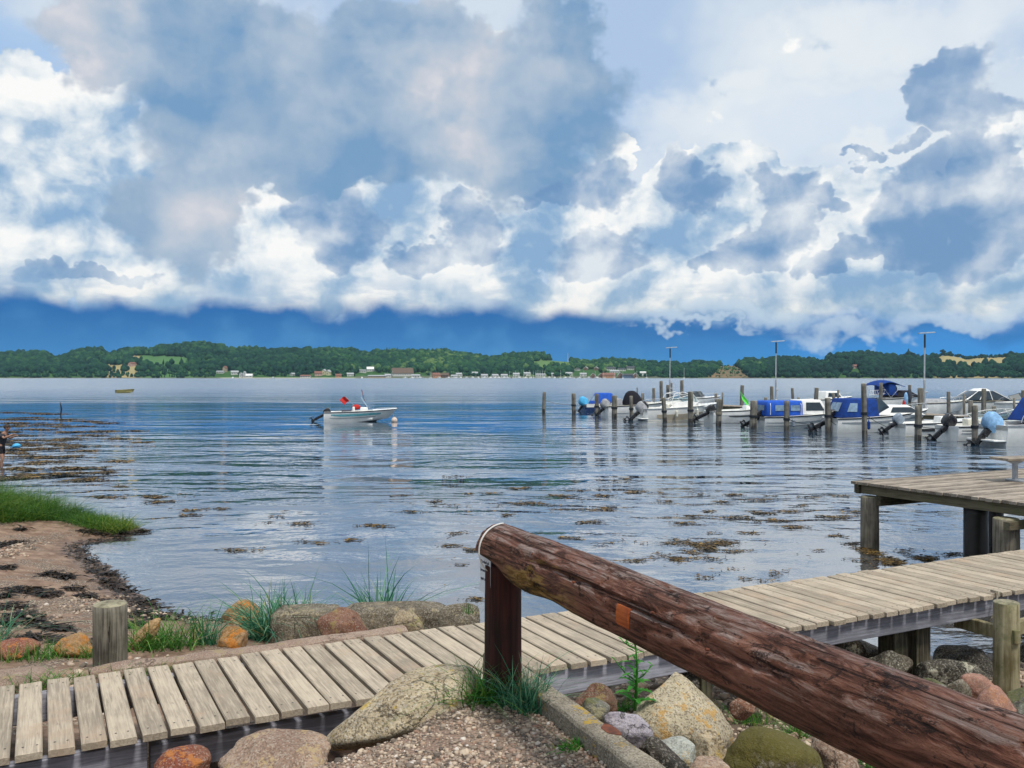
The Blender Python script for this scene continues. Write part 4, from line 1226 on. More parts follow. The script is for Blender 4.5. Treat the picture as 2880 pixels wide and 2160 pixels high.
FLOAT = [(535,1390,50),(557,1360,40),(585,1435,130),(535,1450,60),(655,1461,50),(765,1441,75),(800,1453,50),(813,1471,130),(988,1460,22),(1045,1480,90),(890,1526,100),(988,1520,40),(683,1548,100),(886,1571,25),
(1140,1396,60),(1200,1414,90),(1280,1342,50),(1313,1422,80),(1350,1390,70),(1300,1500,110),(1268,1536,45),(1330,1546,70),(1252,1571,40),(1330,1591,70),(1318,1648,80),(1340,1687,60),(1500,1660,50),
(1733,1350,80),(1470,1374,75),(1619,1381,50),(1574,1396,60),(1484,1419,130),(1614,1413,45),(1698,1434,130),(1798,1386,110),(1937,1389,80),(2061,1392,40),(2041,1412,50),(2131,1407,60),(2270,1399,60),(2275,1424,80),(2385,1397,60),
(1838,1476,75),(1922,1471,50),(1947,1452,50),(2061,1457,110),(2146,1444,70),(2176,1466,100),(2235,1484,70),(1599,1514,55),(1748,1527,115),(1997,1529,150),(2066,1551,80),(1917,1568,150),(1823,1558,60),(1778,1578,80),(2121,1608,150),(2121,1631,80),
(2345,1509,60),(2355,1454,100),(2370,1566,120),(2320,1549,50),(1997,1623,70),(2460,1555,150),(2500,1580,150),(2560,1592,170),(2690,1560,90),(2600,1570,60),
(90,1175,70),(180,1180,80),(235,1185,90),(40,1200,60),(220,1215,110),(290,1213,60),(380,1212,40),(60,1225,90),(160,1250,70),(150,1262,90),(240,1270,60),(90,1285,90),(120,1300,70),(225,1317,90),(240,1350,90),(180,1320,60),(60,1320,100),(430,1400,130),(450,1412,60),(550,1437,60),
(20,1215,60),(60,1190,90),(110,1208,90),(30,1250,80),(90,1255,80),(40,1275,80),(160,1300,80),(100,1335,90),(190,1235,80),(300,1190,60),(330,1235,50),(410,1245,40),(30,1160,60),(110,1163,60),(300,1400,60),(350,1370,40),
(55,1180,110),(120,1195,120),(200,1200,110),(70,1240,120),(140,1240,90),(60,1265,110),(210,1255,90),(150,1285,110),(70,1308,110),(170,1335,90),(270,1330,70),(50,1345,80),(330,1300,60),(260,1225,70),(130,1165,90),(1160,1440,30),(1420,1450,40),(1560,1440,30),(2010,1500,40),(1700,1395,40),(1890,1410,60),(1860,1436,40),(2180,1395,40),(2210,1440,50),(2100,1500,50),(1880,1530,40),(1660,1470,60),(2410,1440,50),(2080,1585,50),(2230,1560,40),(2000,1440,40),(2400,1530,60)]
PP = []; r_ = np.random.default_rng(77)
for (px, py, w) in FLOAT:
    c = on_z(px, py, 0); sx = w * .5 / F * c.y
    sy = min(sx * .55, (5 if w < 70 else 8) * c.y ** 2 / (EYE * F))
    if py < 1360: sy = max(sy, .45 if px < 480 else .25)
    dense = 2.6 if (2440 <= px <= 2600 and py > 1545) or (px, py) in ((1917, 1568), (1997, 1529)) else 1.0
    if dense > 1: sy *= 2.3
    n = int(min(900, 50 + 400 * sx * sy / .30) * dense)
    if px < 480: n = int(n * 1.7)
    q = np.c_[r_.normal(0, .52, n), r_.normal(0, .34, n)]
    q[:, 1] += .45 * np.sin(q[:, 0] * 3 + px)
    xy = np.c_[c.x + q[:, 0] * sx * 1.15, c.y + q[:, 1] * sy]
    kk = gnoise(np.c_[xy, np.zeros(n)], 3.4, 3, 3) > (-.02 if px > 480 else -.12)
    xy = xy[kk]; PP.append(np.c_[xy, np.full(len(xy), .008) + r_.random(len(xy)) * .012])
PP = np.vstack(PP)
dfar = np.clip(PP[:, 1] / 14, .75, 2.0)
V, FF, pv = strips(PP, .075, .014, 12, up=.25)
V = V.reshape(len(PP), -1, 3); V = PP[:, None, :] + (V - PP[:, None, :]) * dfar[:, None, None]; V = V.reshape(-1, 3)
V[:, 2] = np.maximum(V[:, 2], .004)
o = link_mesh('floating_seaweed', np_mesh('floating_seaweed', V, FF, {'pv': pv}), M['float'])
tag(o, 'brown seaweed floating in loose patches on the water', 'seaweed', kind='stuff')

WR = [(12,1536,45,45),(69,1665,130,16),(125,1674,70,24),(141,1618,40,14),(182,1626,40,18),(238,1608,45,12),(31,1709,80,25),(62,1737,120,25),(25,1756,60,22),(90,1752,60,18),(157,1771,130,15),(80,1797,160,18),(200,1806,120,14),(282,1693,70,12),(345,1658,80,14),(392,1732,60,15),(380,1762,50,30),(307,1618,40,8),(63,1492,40,8),(215,1660,60,8),(240,1680,70,6),(300,1640,30,8),(410,1700,40,6),(450,1740,50,8),(330,1750,40,10),(20,1600,30,10),(10,1680,50,14),
      (262,1500,110,8),(340,1500,80,12),(400,1497,30,10)]
PP = []
for (px, py, w, h) in WR:
    c = on_ground(px, py); c2 = on_ground(px, py + h / 2)
    sx = w * .5 / F * c.y; sy = max(.05, abs(c.y - c2.y))
    n = int(min(1100, 90 + 2600 * sx * sy))
    q = r_.normal(0, .45, (n, 2)); xy = np.c_[c.x + q[:, 0] * sx, c.y + q[:, 1] * sy]
    kk = gnoise(np.c_[xy, np.zeros(n)], 3.0, 6, 3) > -.2
    xy = xy[kk]; PP.append(np.c_[xy, height(xy)[0] + .006 + np.abs(r_.normal(0, .025, len(xy))) * np.exp(-(q[kk] ** 2).sum(1) * 2)])
# dark line along the water's edge
for i in range(6, 15):
    a, b = SH[i], SH[i + 1]
    n = int(np.hypot(*(b - a)) * 110)
    t = r_.random(n)[:, None]; xy = a + (b - a) * t + r_.normal(0, .10, (n, 2)) + [-.05, -.12]
    PP.append(np.c_[xy, np.maximum(height(xy)[0], 0) + .008])
PP = np.vstack(PP)
V, FF, pv = strips(PP, .09, .022, 13, up=.35)
o = link_mesh('washed_up_seaweed', np_mesh('washed_up_seaweed', V, FF, {'pv': pv}), M['wrack'])
tag(o, 'black dried seaweed washed up in heaps on the beach', 'seaweed', kind='stuff')

# ---------------------------------------------------------------- grass and plants
def blades(roots, H, Wd, lean, seed, seg=5, dirs=None, curl=.55):
    """tapered bent blades; roots (n,3); H, lean arrays or scalars"""
    r = np.random.default_rng(seed); n = len(roots)
    h = H * np.exp(r.normal(0, .22, n)); w = Wd * r.uniform(.7, 1.3, n)
    a = r.uniform(0, 2 * np.pi, n) if dirs is None else dirs + r.normal(0, .5, n)
    ln = np.abs(r.normal(lean, lean * .5 + .05, n)); cu = np.abs(r.normal(curl, .3, n))
    d = np.c_[np.cos(a), np.sin(a), np.zeros(n)]
    fa = r.uniform(0, np.pi, n); s = np.c_[np.cos(fa), np.sin(fa), np.zeros(n)]
    V = []
    for k in range(seg + 1):
        t = k / seg
        out = h * (ln * t + cu * ln * t ** 2.5 * 1.2); up = h * (t - .42 * cu * ln * t ** 3 * 1.3)
        c = roots + d * out[:, None]; c[:, 2] += up
        ww = (w * (1 - t) ** .7 * .5 + .0002)[:, None]
        V += [c + s * ww, c - s * ww]
    V = np.stack(V, 1); m = 2 * (seg + 1)
    q = np.array([[2 * k, 2 * k + 1, 2 * k + 3, 2 * k + 2] for k in range(seg)])
    FF = (q[None] + (np.arange(n) * m)[:, None, None]).reshape(-1, 4)
    return V.reshape(-1, 3), FF, np.repeat(r.random(n), m)

def tuft(label, spots, n, rad, H, Wd, lean, seed, mat='grass', name='grass_tuft', cat='grass', group='grass tufts around the boardwalk', curl=.55, zfix=None, flat=None):
    """spots: (px,py) or 3D points; n blades about each"""
    r = np.random.default_rng(seed); P = []
    for s in spots:
        c = on_ground(*s) if len(s) == 2 else Vector(s)
        q = r.normal(0, rad, (n, 2)); xy = np.c_[c.x + q[:, 0], c.y + q[:, 1] * .6]
        z = height(xy)[0] if zfix is None else np.full(n, zfix)
        P.append(np.c_[xy, np.maximum(z, c.z - .1) - .015])
    V, FF, pv = blades(np.vstack(P), H, Wd, lean, seed, curl=curl)
    base = Vector(np.vstack(P).mean(0))
    o = link_mesh(name, np_mesh(name, V - np.array(base), FF, {'pv': pv}), M[mat])
    o.location = base
    return tag(o, label, cat, group)
bwp = lambda s, y, z=.98: (*(BA + BD * s + BN * (BW_W + y)).xy, z)
tuft('wiry green tuft at the left foot of the railing post', [(1330, 1985), (1372, 1985), (1350, 1975)], 70, .05, .20, .007, .75, 101, 'grass', curl=.8)
tuft('dark green tuft between the railing post and the kerb', [(1448, 1990), (1480, 2000), (1500, 2010)], 60, .035, .22, .007, .5, 102, 'lyme', curl=.7)
tuft('thin grass growing under the front edge of the boardwalk', [(300, 2120), (340, 2140), (265, 2135)], 14, .05, .22, .006, .8, 103, 'lyme', curl=1.0)
tuft('bushy bright green tuft right of the short grey post', [(400, 1830), (450, 1826), (500, 1822), (430, 1815), (540, 1815)], 75, .10, .30, .010, .55, 104, 'grass', curl=.8)
tuft('upright lyme grass right of the bushy bright green tuft', [(585, 1815)], 50, .05, .36, .014, .3, 105, 'lyme')
tuft('tall lyme grass clump right of the bright orange boulder', [(770, 1798), (800, 1792), (740, 1800)], 110, .09, .50, .017, .55, 106, 'lyme', curl=1.0)
tuft('narrow upright lyme grass in front of the low wall', [(852, 1792)], 50, .035, .48, .015, .22, 107, 'lyme')
tuft('fan of lyme grass between the red-brown and the beige stones', [(1060, 1790), (1085, 1788)], 75, .05, .60, .020, .5, 108, 'lyme', curl=.7)
tuft('short grass on top of the brown block stone', [(*at(1318, 1712, 8.55).xy, at(1318, 1716, 8.55).z)], 26, .05, .10, .006, .5, 109, 'grass', zfix=at(1318, 1722, 8.55).z)
tuft('fine grass in front of the reddish pink boulder at the left', [(30, 1862), (90, 1858), (130, 1852)], 60, .10, .15, .007, .5, 110, 'grass')
tuft('grass in front of the orange-lichened boulder by the post', [(160, 1848), (225, 1850), (255, 1852)], 60, .08, .15, .007, .5, 111, 'grass')
tuft('grass strip between the broad slab and the boardwalk planks', [bwp(-2.4 + .16 * k, .06) for k in range(9)], 42, .06, .085, .006, .7, 112, 'grass', zfix=.985)
tuft('grass at the foot of the short grey post', [bwp(-1.12, .07), bwp(-.72, .03), bwp(-.95, .05), bwp(-.5, .02)], 46, .05, .085, .006, .7, 113, 'grass', zfix=.985)
tuft('long arching grass at the left edge of the photo', [(-10, 1800), (0, 1790), (-30, 1810)], 40, .08, .34, .009, .9, 114, 'lyme', curl=.9)
tuft('tiny green weed in the gravel beside the kerb', [(1602, 2112), (1640, 2106)], 60, .03, .05, .011, .6, 115, 'weed_leaf', name='weed', cat='weed', group=None)
tuft('grass growing behind the mossy boulder', [(2110, 2040), (2150, 2045), (2080, 2035)], 40, .06, .15, .007, .6, 116, 'grass')
tuft('bright green tuft between the mossy boulder and the log', [(2238, 2068), (2255, 2080)], 46, .035, .12, .008, .6, 117, 'grass')
tuft('bright grass at the bottom edge under the log railing', [(2430, 2150), (2460, 2165), (2500, 2180)], 45, .04, .12, .008, .6, 118, 'grass')
tuft('arching grass blade right of the pointed boulder', [(2000, 1975)], 8, .03, .24, .009, .9, 119, 'lyme', curl=1.2)
tuft('little green plant at the foot of the thistle', [(1770, 2000), (1745, 2005)], 40, .04, .10, .012, .8, 120, 'weed_leaf', name='weed', cat='weed', group=None)

# thistle: stem with toothed leaves and a few branches
tb = at(1785, 1998, 5.0)
ts = empty('thistle', tb, 0, 'tall green thistle growing between the kerb and the pointed boulder', 'plant')
hT = (1998 - 1795) / F * 5.0
stem_p = [Vector((.012 * math.sin(t * 3), 0, hT * t)) for t in [i / 10 for i in range(11)]]
stm = MB(); stm.tube(stem_p, [.010 - .007 * i / 10 for i in range(11)], 7)
br = [(.42, -.10, .06, .09), (.40, .10, .03, .08), (.86, -.065, 0, .04), (.9, .02, .02, .05)]
for (t, dx_, dy_, dz_) in br:
    a = Vector((0, 0, hT * t)); stm.tube([a, a + Vector((dx_ * .5, dy_ * .5, dz_ * .35)), a + Vector((dx_, dy_, dz_))], [.005, .004, .0025], 6)
stm.build('stem', M['weed_leaf'], ts, smooth=True)
lv = MB(); r = random.Random(5)
def leaf(p, d, L, w, droop):
    n = 9; d = Vector(d).normalized(); s = d.cross(Vector((0, 0, 1))).normalized(); vs = []
    for k in range(n + 1):
        t = k / n; ww = w * math.sin(math.pi * min(1, t * .92 + .08)) * (1.25 if k % 2 else .6)
        c = p + d * L * t + Vector((0, 0, L * (.35 * t - droop * t * t)))
        vs += [c + s * ww + Vector((0, 0, ww * .4)), c, c - s * ww + Vector((0, 0, ww * .4))]
    lv.add(vs, [(3 * k + j, 3 * k + j + 1, 3 * k + j + 4, 3 * k + j + 3) for k in range(n) for j in (0, 1)])
for i in range(26):
    t = .08 + .86 * i / 26; a = i * 2.4
    leaf(Vector((0, 0, hT * t)), (math.cos(a), math.sin(a), .25), .11 * (1.15 - t) + .02, .020 * (1.2 - t), .5)
for (t, dx_, dy_, dz_) in br:
    e = Vector((dx_, dy_, hT * t + dz_))
    for k in range(5): leaf(Vector((dx_ * (.3 + .17 * k), dy_ * (.3 + .17 * k), hT * t + dz_ * (.3 + .17 * k))), (math.cos(k * 2.2), math.sin(k * 2.2), .4), .035, .008, .3)
o = lv.build('leaf', M['weed_leaf'], ts)
for q in children_of(ts): set_pv(q, [.25 + .4 * ((i // 30) * .618 % 1) for i in range(len(q.data.vertices))])

# grass bank on the spit
r_ = np.random.default_rng(15)
C = np.c_[r_.uniform(-14.5, -6.5, 130000), r_.uniform(16.4, 21.5, 130000)]
hh, g_, s_d = height(C)
dn = gnoise(np.c_[C, np.zeros(len(C))], 2.1, 4, 3)
ok = (s_d > .12) & (C[:, 1] > 16.75 + .10 * np.sin(C[:, 0] * 2.1) + .28 * np.clip(-7.6 - C[:, 0], 0, 1) - .9 * sstep(-8.3, -9.5, C[:, 0])) & (dn > -.22)
C = C[ok][:34000]; hh = hh[ok][:34000]; s_d = s_d[ok][:34000]
cl = gnoise(np.c_[C, np.zeros(len(C))], 2.6, 9, 3)
Hh = (.24 + .28 * np.clip((-8.0 - C[:, 0]) / 2.2, 0, 1.3)) * (1 + .75 * cl)
Hh = Hh * (1 - .5 * np.exp(-((C[:, 0] + 8.35) / .35) ** 2))
V, FF, pv = blades(np.c_[C, hh - .02], Hh, .010, .7, 16, seg=4, curl=.9)
pv = np.clip(pv * .75 + np.repeat(gnoise(np.c_[C, np.zeros(len(C))], .9, 14, 3) * .5 + .15, 10), 0, .97)
o = link_mesh('bank_grass', np_mesh('bank_grass', V, FF, {'pv': pv}), M['bank'])
tag(o, 'thick green grass on the small spit at the left', 'grass', kind='stuff')
# ---------------------------------------------------------------- boats
class Hull:
    """planing motor boat hull: x forward, waterline at z = 0"""
    def __init__(s, L, B, fs=.55, fb=.80, draft=.22, over=.14, full=.78, name='hull'):
        s.L, s.B, s.fs, s.fb, s.draft, s.over, s.full = L, B, fs, fb, draft, over, full
    def half(s, t): return s.B / 2 * (.86 + .14 * min(1, t / .35)) * max(0.0, 1 - max(0, (t - .42) / .58) ** 2.3) ** s.full
    def free(s, t): return s.fs + (s.fb - s.fs) * t ** 1.7
    def xs(s, t): return -s.L / 2 + s.L * t
    def xk(s, t): return -s.L / 2 + s.L * (1 - s.over) * t
    def chine(s, t, sg):
        w = s.half(t) * (.86 - .34 * t * t); x = s.xs(t) - s.L * s.over * .60 * t * t
        return Vector((x, sg * w, -.03 + .30 * s.fb * max(0, t - .35) ** 1.5 * 1.9))
    def sheer(s, t, sg): return Vector((s.xs(t), sg * s.half(t), s.free(t)))
    def side(s, t, q, sg, off=0.0):
        a, b = s.chine(t, sg), s.sheer(t, sg); p = a.lerp(b, q)
        p.y += sg * (math.sin(q * math.pi) * .03 + off); return p
    TS = [0, .06, .14, .24, .34, .44, .54, .63, .71, .78, .84, .89, .93, .96, .985, 1.0]
    def build(s, parent, mat, bottom=None, nm='hull'):
        mb = MB(); secs = []
        for t in s.TS:
            k = Vector((s.xk(t), 0, -s.draft + (s.draft + .30 * s.fb * 1.0) * max(0, (t - .55) / .45) ** 2.2))
            sec = [s.side(t, q, 1) for q in (1, .75, .5, .25, 0)] + [k] + [s.side(t, q, -1) for q in (0, .25, .5, .75, 1)]
            secs.append(sec)
        mb.loft(secs, cap0=True, cap1=False, closed=False)
        o = mb.build(nm, mat, parent, smooth=40)
        return o
    def strip(s, parent, name, mat, q0, q1, t0=0.0, t1=1.0, off=.012, taper=True):
        """band round both sides of the hull"""
        mb = MB()
        n = 22
        for sg in (1, -1):
            secs = []
            for i in range(n + 1):
                t = t0 + (t1 - t0) * i / n
                a = q0 + ((q1 - q0) * .5 * max(0, 1 - i / 4) if taper and t0 > .01 else 0)
                b = q1 - (0 if not taper else (q1 - q0) * .3 * max(0, (i - n + 4) / 4))
                pa, pb = s.side(t, a, sg), s.side(t, b, sg); po, pc = s.side(t, b, sg, off), s.side(t, a, sg, off)
                secs.append([pa, pb, po, pc])
            mb.loft(secs)
        return mb.build(name, mat, parent, smooth=30)
    def deck(s, parent, mat, c0=.10, c1=.60, gun=.16, floor=.16, seatz=.42):
        """fore deck, side decks, cockpit well"""
        mb = MB()
        T = [t for t in s.TS]
        # foredeck with camber
        secs = []
        for t in [c1] + [t for t in T if t > c1 + .01]:
            h = s.half(t); z = s.free(t)
            secs.append([(s.xs(t), h * u, z + .012 + .09 * s.B / 2 * (1 - u * u) * (1 - .5 * t)) for u in (-1, -.6, -.2, .2, .6, 1)])
        mb.loft(secs, cap0=False, cap1=False, closed=False)
        # side decks
        for sg in (1, -1):
            secs = []
            for t in [t for t in T if t <= c1] + [c1]:
                h = s.half(t); z = s.free(t) + .012
                secs.append([(s.xs(t), sg * h, z), (s.xs(t), sg * (h - gun), z + .012), (s.xs(t), sg * (h - gun - .02), floor)])
            mb.loft(secs, cap0=False, cap1=False, closed=False)
        h0, h1 = s.half(0) - gun, s.half(c1) - gun
        za = s.free(c1)
        x0, x1 = s.xs(0), s.xs(c1)
        mb.add([(x0, -h0, floor), (x0, h0, floor), (x1, h1, floor), (x1, -h1, floor)], [(0, 1, 2, 3)])
        mb.add([(x1, -h1, floor), (x1, h1, floor), (x1, h1, za + .06), (x1, -h1, za + .06)], [(0, 1, 2, 3)])
        xt = s.xs(c0)
        mb.box(((x0 + xt) / 2, 0, s.fs - .12), (xt - x0, s.half(0) * 2 - .06, .20))
        return mb.build('deck', mat, parent, smooth=30)
    def lines(s, parent, mat=None):
        return s.strip(parent, 'rub_rail', mat or M['dark_trim'], .93, 1.0, off=.022, taper=False)

def outboard(parent, x, z, tilt=55, k=1.0, cowl='motor', y=0.0, yaw=0.0):
    """outboard engine: local z up along the leg, +x towards the bow"""
    mb = MB()
    mb.box((.0, 0, -.05), (.16 * k, .20 * k, .34 * k))
    mb.loft([[(-.10 * k, -.055 * k, -.15 * k), (.08 * k, -.055 * k, -.15 * k), (.08 * k, .055 * k, -.15 * k), (-.10 * k, .055 * k, -.15 * k)],
             [(-.13 * k, -.04 * k, -.62 * k), (.05 * k, -.04 * k, -.62 * k), (.05 * k, .04 * k, -.62 * k), (-.13 * k, .04 * k, -.62 * k)]])
    mb.box((-.09 * k, 0, -.62 * k), (.42 * k, .22 * k, .025 * k))
    mb.loft([[(-.10 * k, -.03 * k, -.62 * k), (.04 * k, -.03 * k, -.62 * k), (.04 * k, .03 * k, -.62 * k), (-.10 * k, .03 * k, -.62 * k)],
             [(-.12 * k, -.02 * k, -.92 * k), (.0, -.02 * k, -.92 * k), (.0, .02 * k, -.92 * k), (-.12 * k, .02 * k, -.92 * k)]])
    mb.tube([(.12 * k, 0, -.80 * k), (.08 * k, 0, -.80 * k), (-.16 * k, 0, -.80 * k), (-.24 * k, 0, -.80 * k)], [.01 * k, .055 * k, .055 * k, .03 * k], 10)
    leg = mb.build('outboard_engine', M['motor'], parent, bevel=.012 * k, smooth=40)
    leg.location = (x, y, z); leg.rotation_euler = (0, R(tilt), R(yaw))
    cb = MB(); secs = []
    for (zz, sx, sy, ox) in ((.06, .17, .13, -.02), (.12, .225, .165, -.03), (.30, .25, .175, -.04), (.44, .235, .16, -.05), (.52, .18, .12, -.06), (.545, .09, .06, -.07)):
        secs.append([(ox * k + sx * k * math.copysign(abs(math.cos(a)) ** .32, math.cos(a)), sy * k * math.copysign(abs(math.sin(a)) ** .32, math.sin(a)), zz * k) for a in [2 * math.pi * i / 20 for i in range(20)]])
    cb.loft(secs); cb.build('cowl', M[cowl], leg, smooth=38)
    pb = MB(); pb.tube([(-.22 * k, 0, -.80 * k), (-.32 * k, 0, -.80 * k)], [.04 * k, .025 * k], 10)
    for i in range(3):
        a = 2 * math.pi * i / 3
        def q(r_, dx_, da): return (-.27 * k + dx_, r_ * k * math.cos(a + da), -.80 * k + r_ * k * math.sin(a + da))
        pb.loft([[q(.03, -.02, -.2), q(.03, .02, .2), q(.15, .03, .5), q(.16, -.02, -.15)], [q(.03, -.014, -.2), q(.03, .026, .2), q(.15, .036, .5), q(.16, -.014, -.15)]])
    pb.build('propeller', M['dark_trim'], leg)
    return leg

def engine_cover(ob, mat, k=1.0, c=(-.05, 0, .28)):
    cv = MB(); secs = []
    for (f, sx, sy) in ((-.9, .62, .60), (-.75, .88, .86), (-.2, 1.0, 1.0), (.35, .98, .96), (.72, .82, .82), (.92, .55, .58), (1.0, .12, .12)):
        secs.append([(c[0] + (.36 * sx * math.copysign(abs(math.cos(a)) ** .5, math.cos(a)) - .05 * f) * k, .25 * k * sy * math.copysign(abs(math.sin(a)) ** .5, math.sin(a)), c[2] + f * .34 * k) for a in [2 * math.pi * i / 24 for i in range(24)]])
    cv.loft(secs); return cv.build('engine_cover', M[mat], ob, smooth=55)

def frustum(name, mat, parent, x0, x1, hw, z0, x0t, x1t, hwt, z1, bevel=.05, mid=None):
    mb = MB()
    secs = [[(x0, -hw, z0), (x1, -hw, z0), (x1, hw, z0), (x0, hw, z0)]]
    if mid: f, gx0, gx1, gw = mid; secs.append([(gx0, -gw, z0 + (z1 - z0) * f), (gx1, -gw, z0 + (z1 - z0) * f), (gx1, gw, z0 + (z1 - z0) * f), (gx0, gw, z0 + (z1 - z0) * f)])
    secs.append([(x0t, -hwt, z1), (x1t, -hwt, z1), (x1t, hwt, z1), (x0t, hwt, z1)])
    mb.loft(secs)
    return mb.build(name, mat, parent, bevel=bevel, seg=3, smooth=50)

def panel(name, mat, parent, corners, off=.012, th=.01):
    """thin pane set on a face: four corners in order"""
    c = [Vector(p) for p in corners]; n = (c[1] - c[0]).cross(c[3] - c[0]).normalized()
    mb = MB(); mb.loft([[p + n * off for p in c], [p + n * (off - th) for p in c]])
    return mb.build(name, mat, parent, bevel=.004)

def windscreen(parent, h, xa, xb, z0, hgt, rake=.35, mat='screen', inset=.12, frame=True, wrap=.75):
    """wrap-round screen: front at xb raked back, sides running aft to xa"""
    mb = MB(); lo = []; hi = []
    for sg in (1, -1):
        pts = [Vector((xa, sg * (h - inset), z0)), Vector((xa + (xb - xa) * .6, sg * (h - inset) * .98, z0 + .02)), Vector((xb, sg * (h - inset) * wrap * .7, z0 + .05))]
        if sg == -1: pts = pts[::-1]
        lo += pts
    lo.insert(3, Vector((xb + .05, 0, z0 + .06)))
    for p in lo:
        f = max(0, (p.x - xa) / (xb - xa + 1e-6))
        hi.append(p + Vector((-rake * hgt - .02, -p.y * .10, hgt * (.55 + .45 * min(1, f * 1.3)))))
    mb.loft([lo, hi], cap0=False, cap1=False, closed=False)
    g = mb.build('windscreen', M[mat], parent)
    if frame:
        fb = MB(); fb.tube(hi, .014, 6); fb.tube(lo, .014, 6)
        for a, b in zip(lo, hi): fb.tube([a, b], .012, 6)
        fb.build('frame', M['gel'] if mat == 'screen' else M['dark_trim'], g)
    return g

def rail_bow(parent, H, t0, t1, z=.28, inset=.05, nst=4, mat='steel', r=.013):
    mb = MB(); top = []
    n = 14
    for i in range(n + 1):
        t = t0 + (t1 - t0) * i / n; top.append(Vector((H.xs(t), H.half(t) - inset if t < .99 else 0, H.free(t) + z * min(1, .25 + i / 3))))
    other = [Vector((p.x, -p.y, p.z)) for p in top]
    mb.tube(top + [Vector((H.xs(t1) + .06, 0, top[-1].z))] + other[::-1], r, 6)
    for i in range(1, nst + 1):
        p = top[int(i * n / (nst + .3))]
        for sg in (1, -1): mb.tube([(p.x, sg * p.y, p.z), (p.x - .02, sg * (p.y + .01), H.free(t0 + (t1 - t0) * i / (nst + .3)))], r * .9, 6)
    return mb.build('bow_rail', M[mat], parent)

def squash(o, z0, k):
    o.scale.z = k; o.location.z = z0 * (1 - k)

def bow_at(o, H): return o.matrix_basis @ Vector((H.xs(1), 0, H.free(1)))

def fenders(parent, H, ts, sg=-1, mat='skycanvas'):
    for t in ts:
        p = H.side(t, .9, sg, .11); mb = MB()
        mb.tube([(p.x, p.y, p.z - .02), (p.x, p.y, p.z - .08), (p.x, p.y, p.z - .14), (p.x, p.y, p.z - .46), (p.x, p.y, p.z - .52)], [.012, .03, .085, .085, .03], 10)
        mb.tube([(p.x, p.y, p.z), (p.x, p.y + sg * -.1, p.z + .12)], .008, 5)
        mb.build('fender', M[mat], parent, smooth=40)

HEAD = 26.5
MAR = 'boats moored stern-out at the marina piles'
def boat(label, px, py, L, B, head=HEAD, group=MAR, name='motorboat', cat='boat', **kw):
    """px, py: waterline of the stern's centre as photographed"""
    s = on_z(px, py, 0); a = R(head)
    o = empty(name, (s.x + math.cos(a) * L / 2, s.y + math.sin(a) * L / 2, 0), a, label, cat, group)
    return o, Hull(L, B, **kw)

# 0 -- the boat alone at its buoy
b, H = boat('small white open motorboat with a teal stripe and red flags, moored alone at a buoy', 912, 1186, 4.6, 1.9, 9, None, fs=.62, fb=.80, over=.20, draft=.2)
H.build(b, M['gel']); H.deck(b, M['gel'], c1=.66, c0=.13); H.lines(b)
H.strip(b, 'stripe', M['teal'], .58, .80, .10, .80); H.strip(b, 'lower_stripe', M['greystripe'], .40, .48, .08, .74)
H.strip(b, 'waterline_band', M['bottom'], -.16, .02, 0, .8, off=.008, taper=False)
outboard(b, -2.34, .44, 58, .95)
cb = frustum('console', M['gel'], b, -.15, .55, .34, .2, -.02, .42, .30, .92, .05)
mbw = MB(); mbw.loft([[(.38, -.30, .92), (.46, 0, .92), (.38, .30, .92)], [(-.02, -.28, 1.55), (.06, 0, 1.58), (-.02, .28, 1.55)]], cap0=False, cap1=False, closed=False); mbw.build('windscreen', M['vinyl'], cb)
frustum('seat', M['seat'], b, -1.25, -.55, .5, .2, -1.2, -.6, .48, .74, .06)
frustum('cushion', M['gel'], b, -.55, -.35, .3, .2, -.53, -.38, .3, .95, .04)
rail_bow(b, H, .70, .99, .10, .06, 3)
def flag(parent, base, top, w, h, mat, droop=.5, name='flag', sd=1, leanx=0.0, side=1):
    mb = MB(); mb.tube([base, top], .012, 6); p = mb.build('flag_pole', M['steel'], parent)
    d = (Vector(top) - Vector(base)).normalized(); n = 8; fb_ = MB(); secs = []
    for i in range(n + 1):
        t = i / n; o_ = Vector((side * w * t * (1 - droop * .6), .05 * math.sin(t * 7 + sd), -droop * w * t * t))
        secs.append([Vector(top) - d * .02 + o_, Vector(top) - d * (.02 + h * .5) + o_ + Vector((0, .03 * math.sin(t * 5), 0)), Vector(top) - d * (.02 + h) + o_ * .96])
    fb_.loft([[q + Vector((0, .003, 0)) for q in s_] for s_ in secs], cap0=False, cap1=False, closed=False)
    fb_.build(name, mat, p); return p
flag(b, (.30, .1, .9), (.02, .1, 2.1), .50, 1.0, M['red'], 1.2, sd=2, leanx=.1)
flag(b, (-.25, -.2, .85), (-1.0, -.25, 1.62), .48, .42, M['red'], .5, sd=4, side=-1)
fz = MB(); fz.ball((-.28, -.18, .93), (.26, .10, .17)); fz.build('red_bundle', M['red'], b, smooth=True)
bp = on_z(1109, 1187, 0)
mb = MB(); mb.ball((0, 0, .10), (.20, .20, .20), seg=20, rings=14); mb.tube([(0, 0, .27), (0, 0, .33)], [.05, .04], 10)
by = mb.build('mooring_buoy', M['buoy'], smooth=50); by.location = bp
tag(by, 'round faded pinkish buoy floating by the bow of the lone motorboat', 'buoy')
bt = MB(); bt.tube([(0, .0, .33), (-.04, 0, .37), (0, 0, .41), (.04, 0, .37)], .012, 6, closed=True); bt.build('ring', M['motor'], by)
pb_ = b.matrix_basis @ Vector((H.xs(1) - .25, 0, H.free(1) - .12))
rp = MB(); e = bp + Vector((0, 0, .36)); rp.tube([pb_.lerp(e, t) + Vector((0, 0, -.28 * math.sin(math.pi * t))) for t in [i / 8 for i in range(9)]], .012, 6)
tag(rp.build('mooring_rope', M['rope']), 'slack rope from the lone motorboat to its buoy', 'rope')

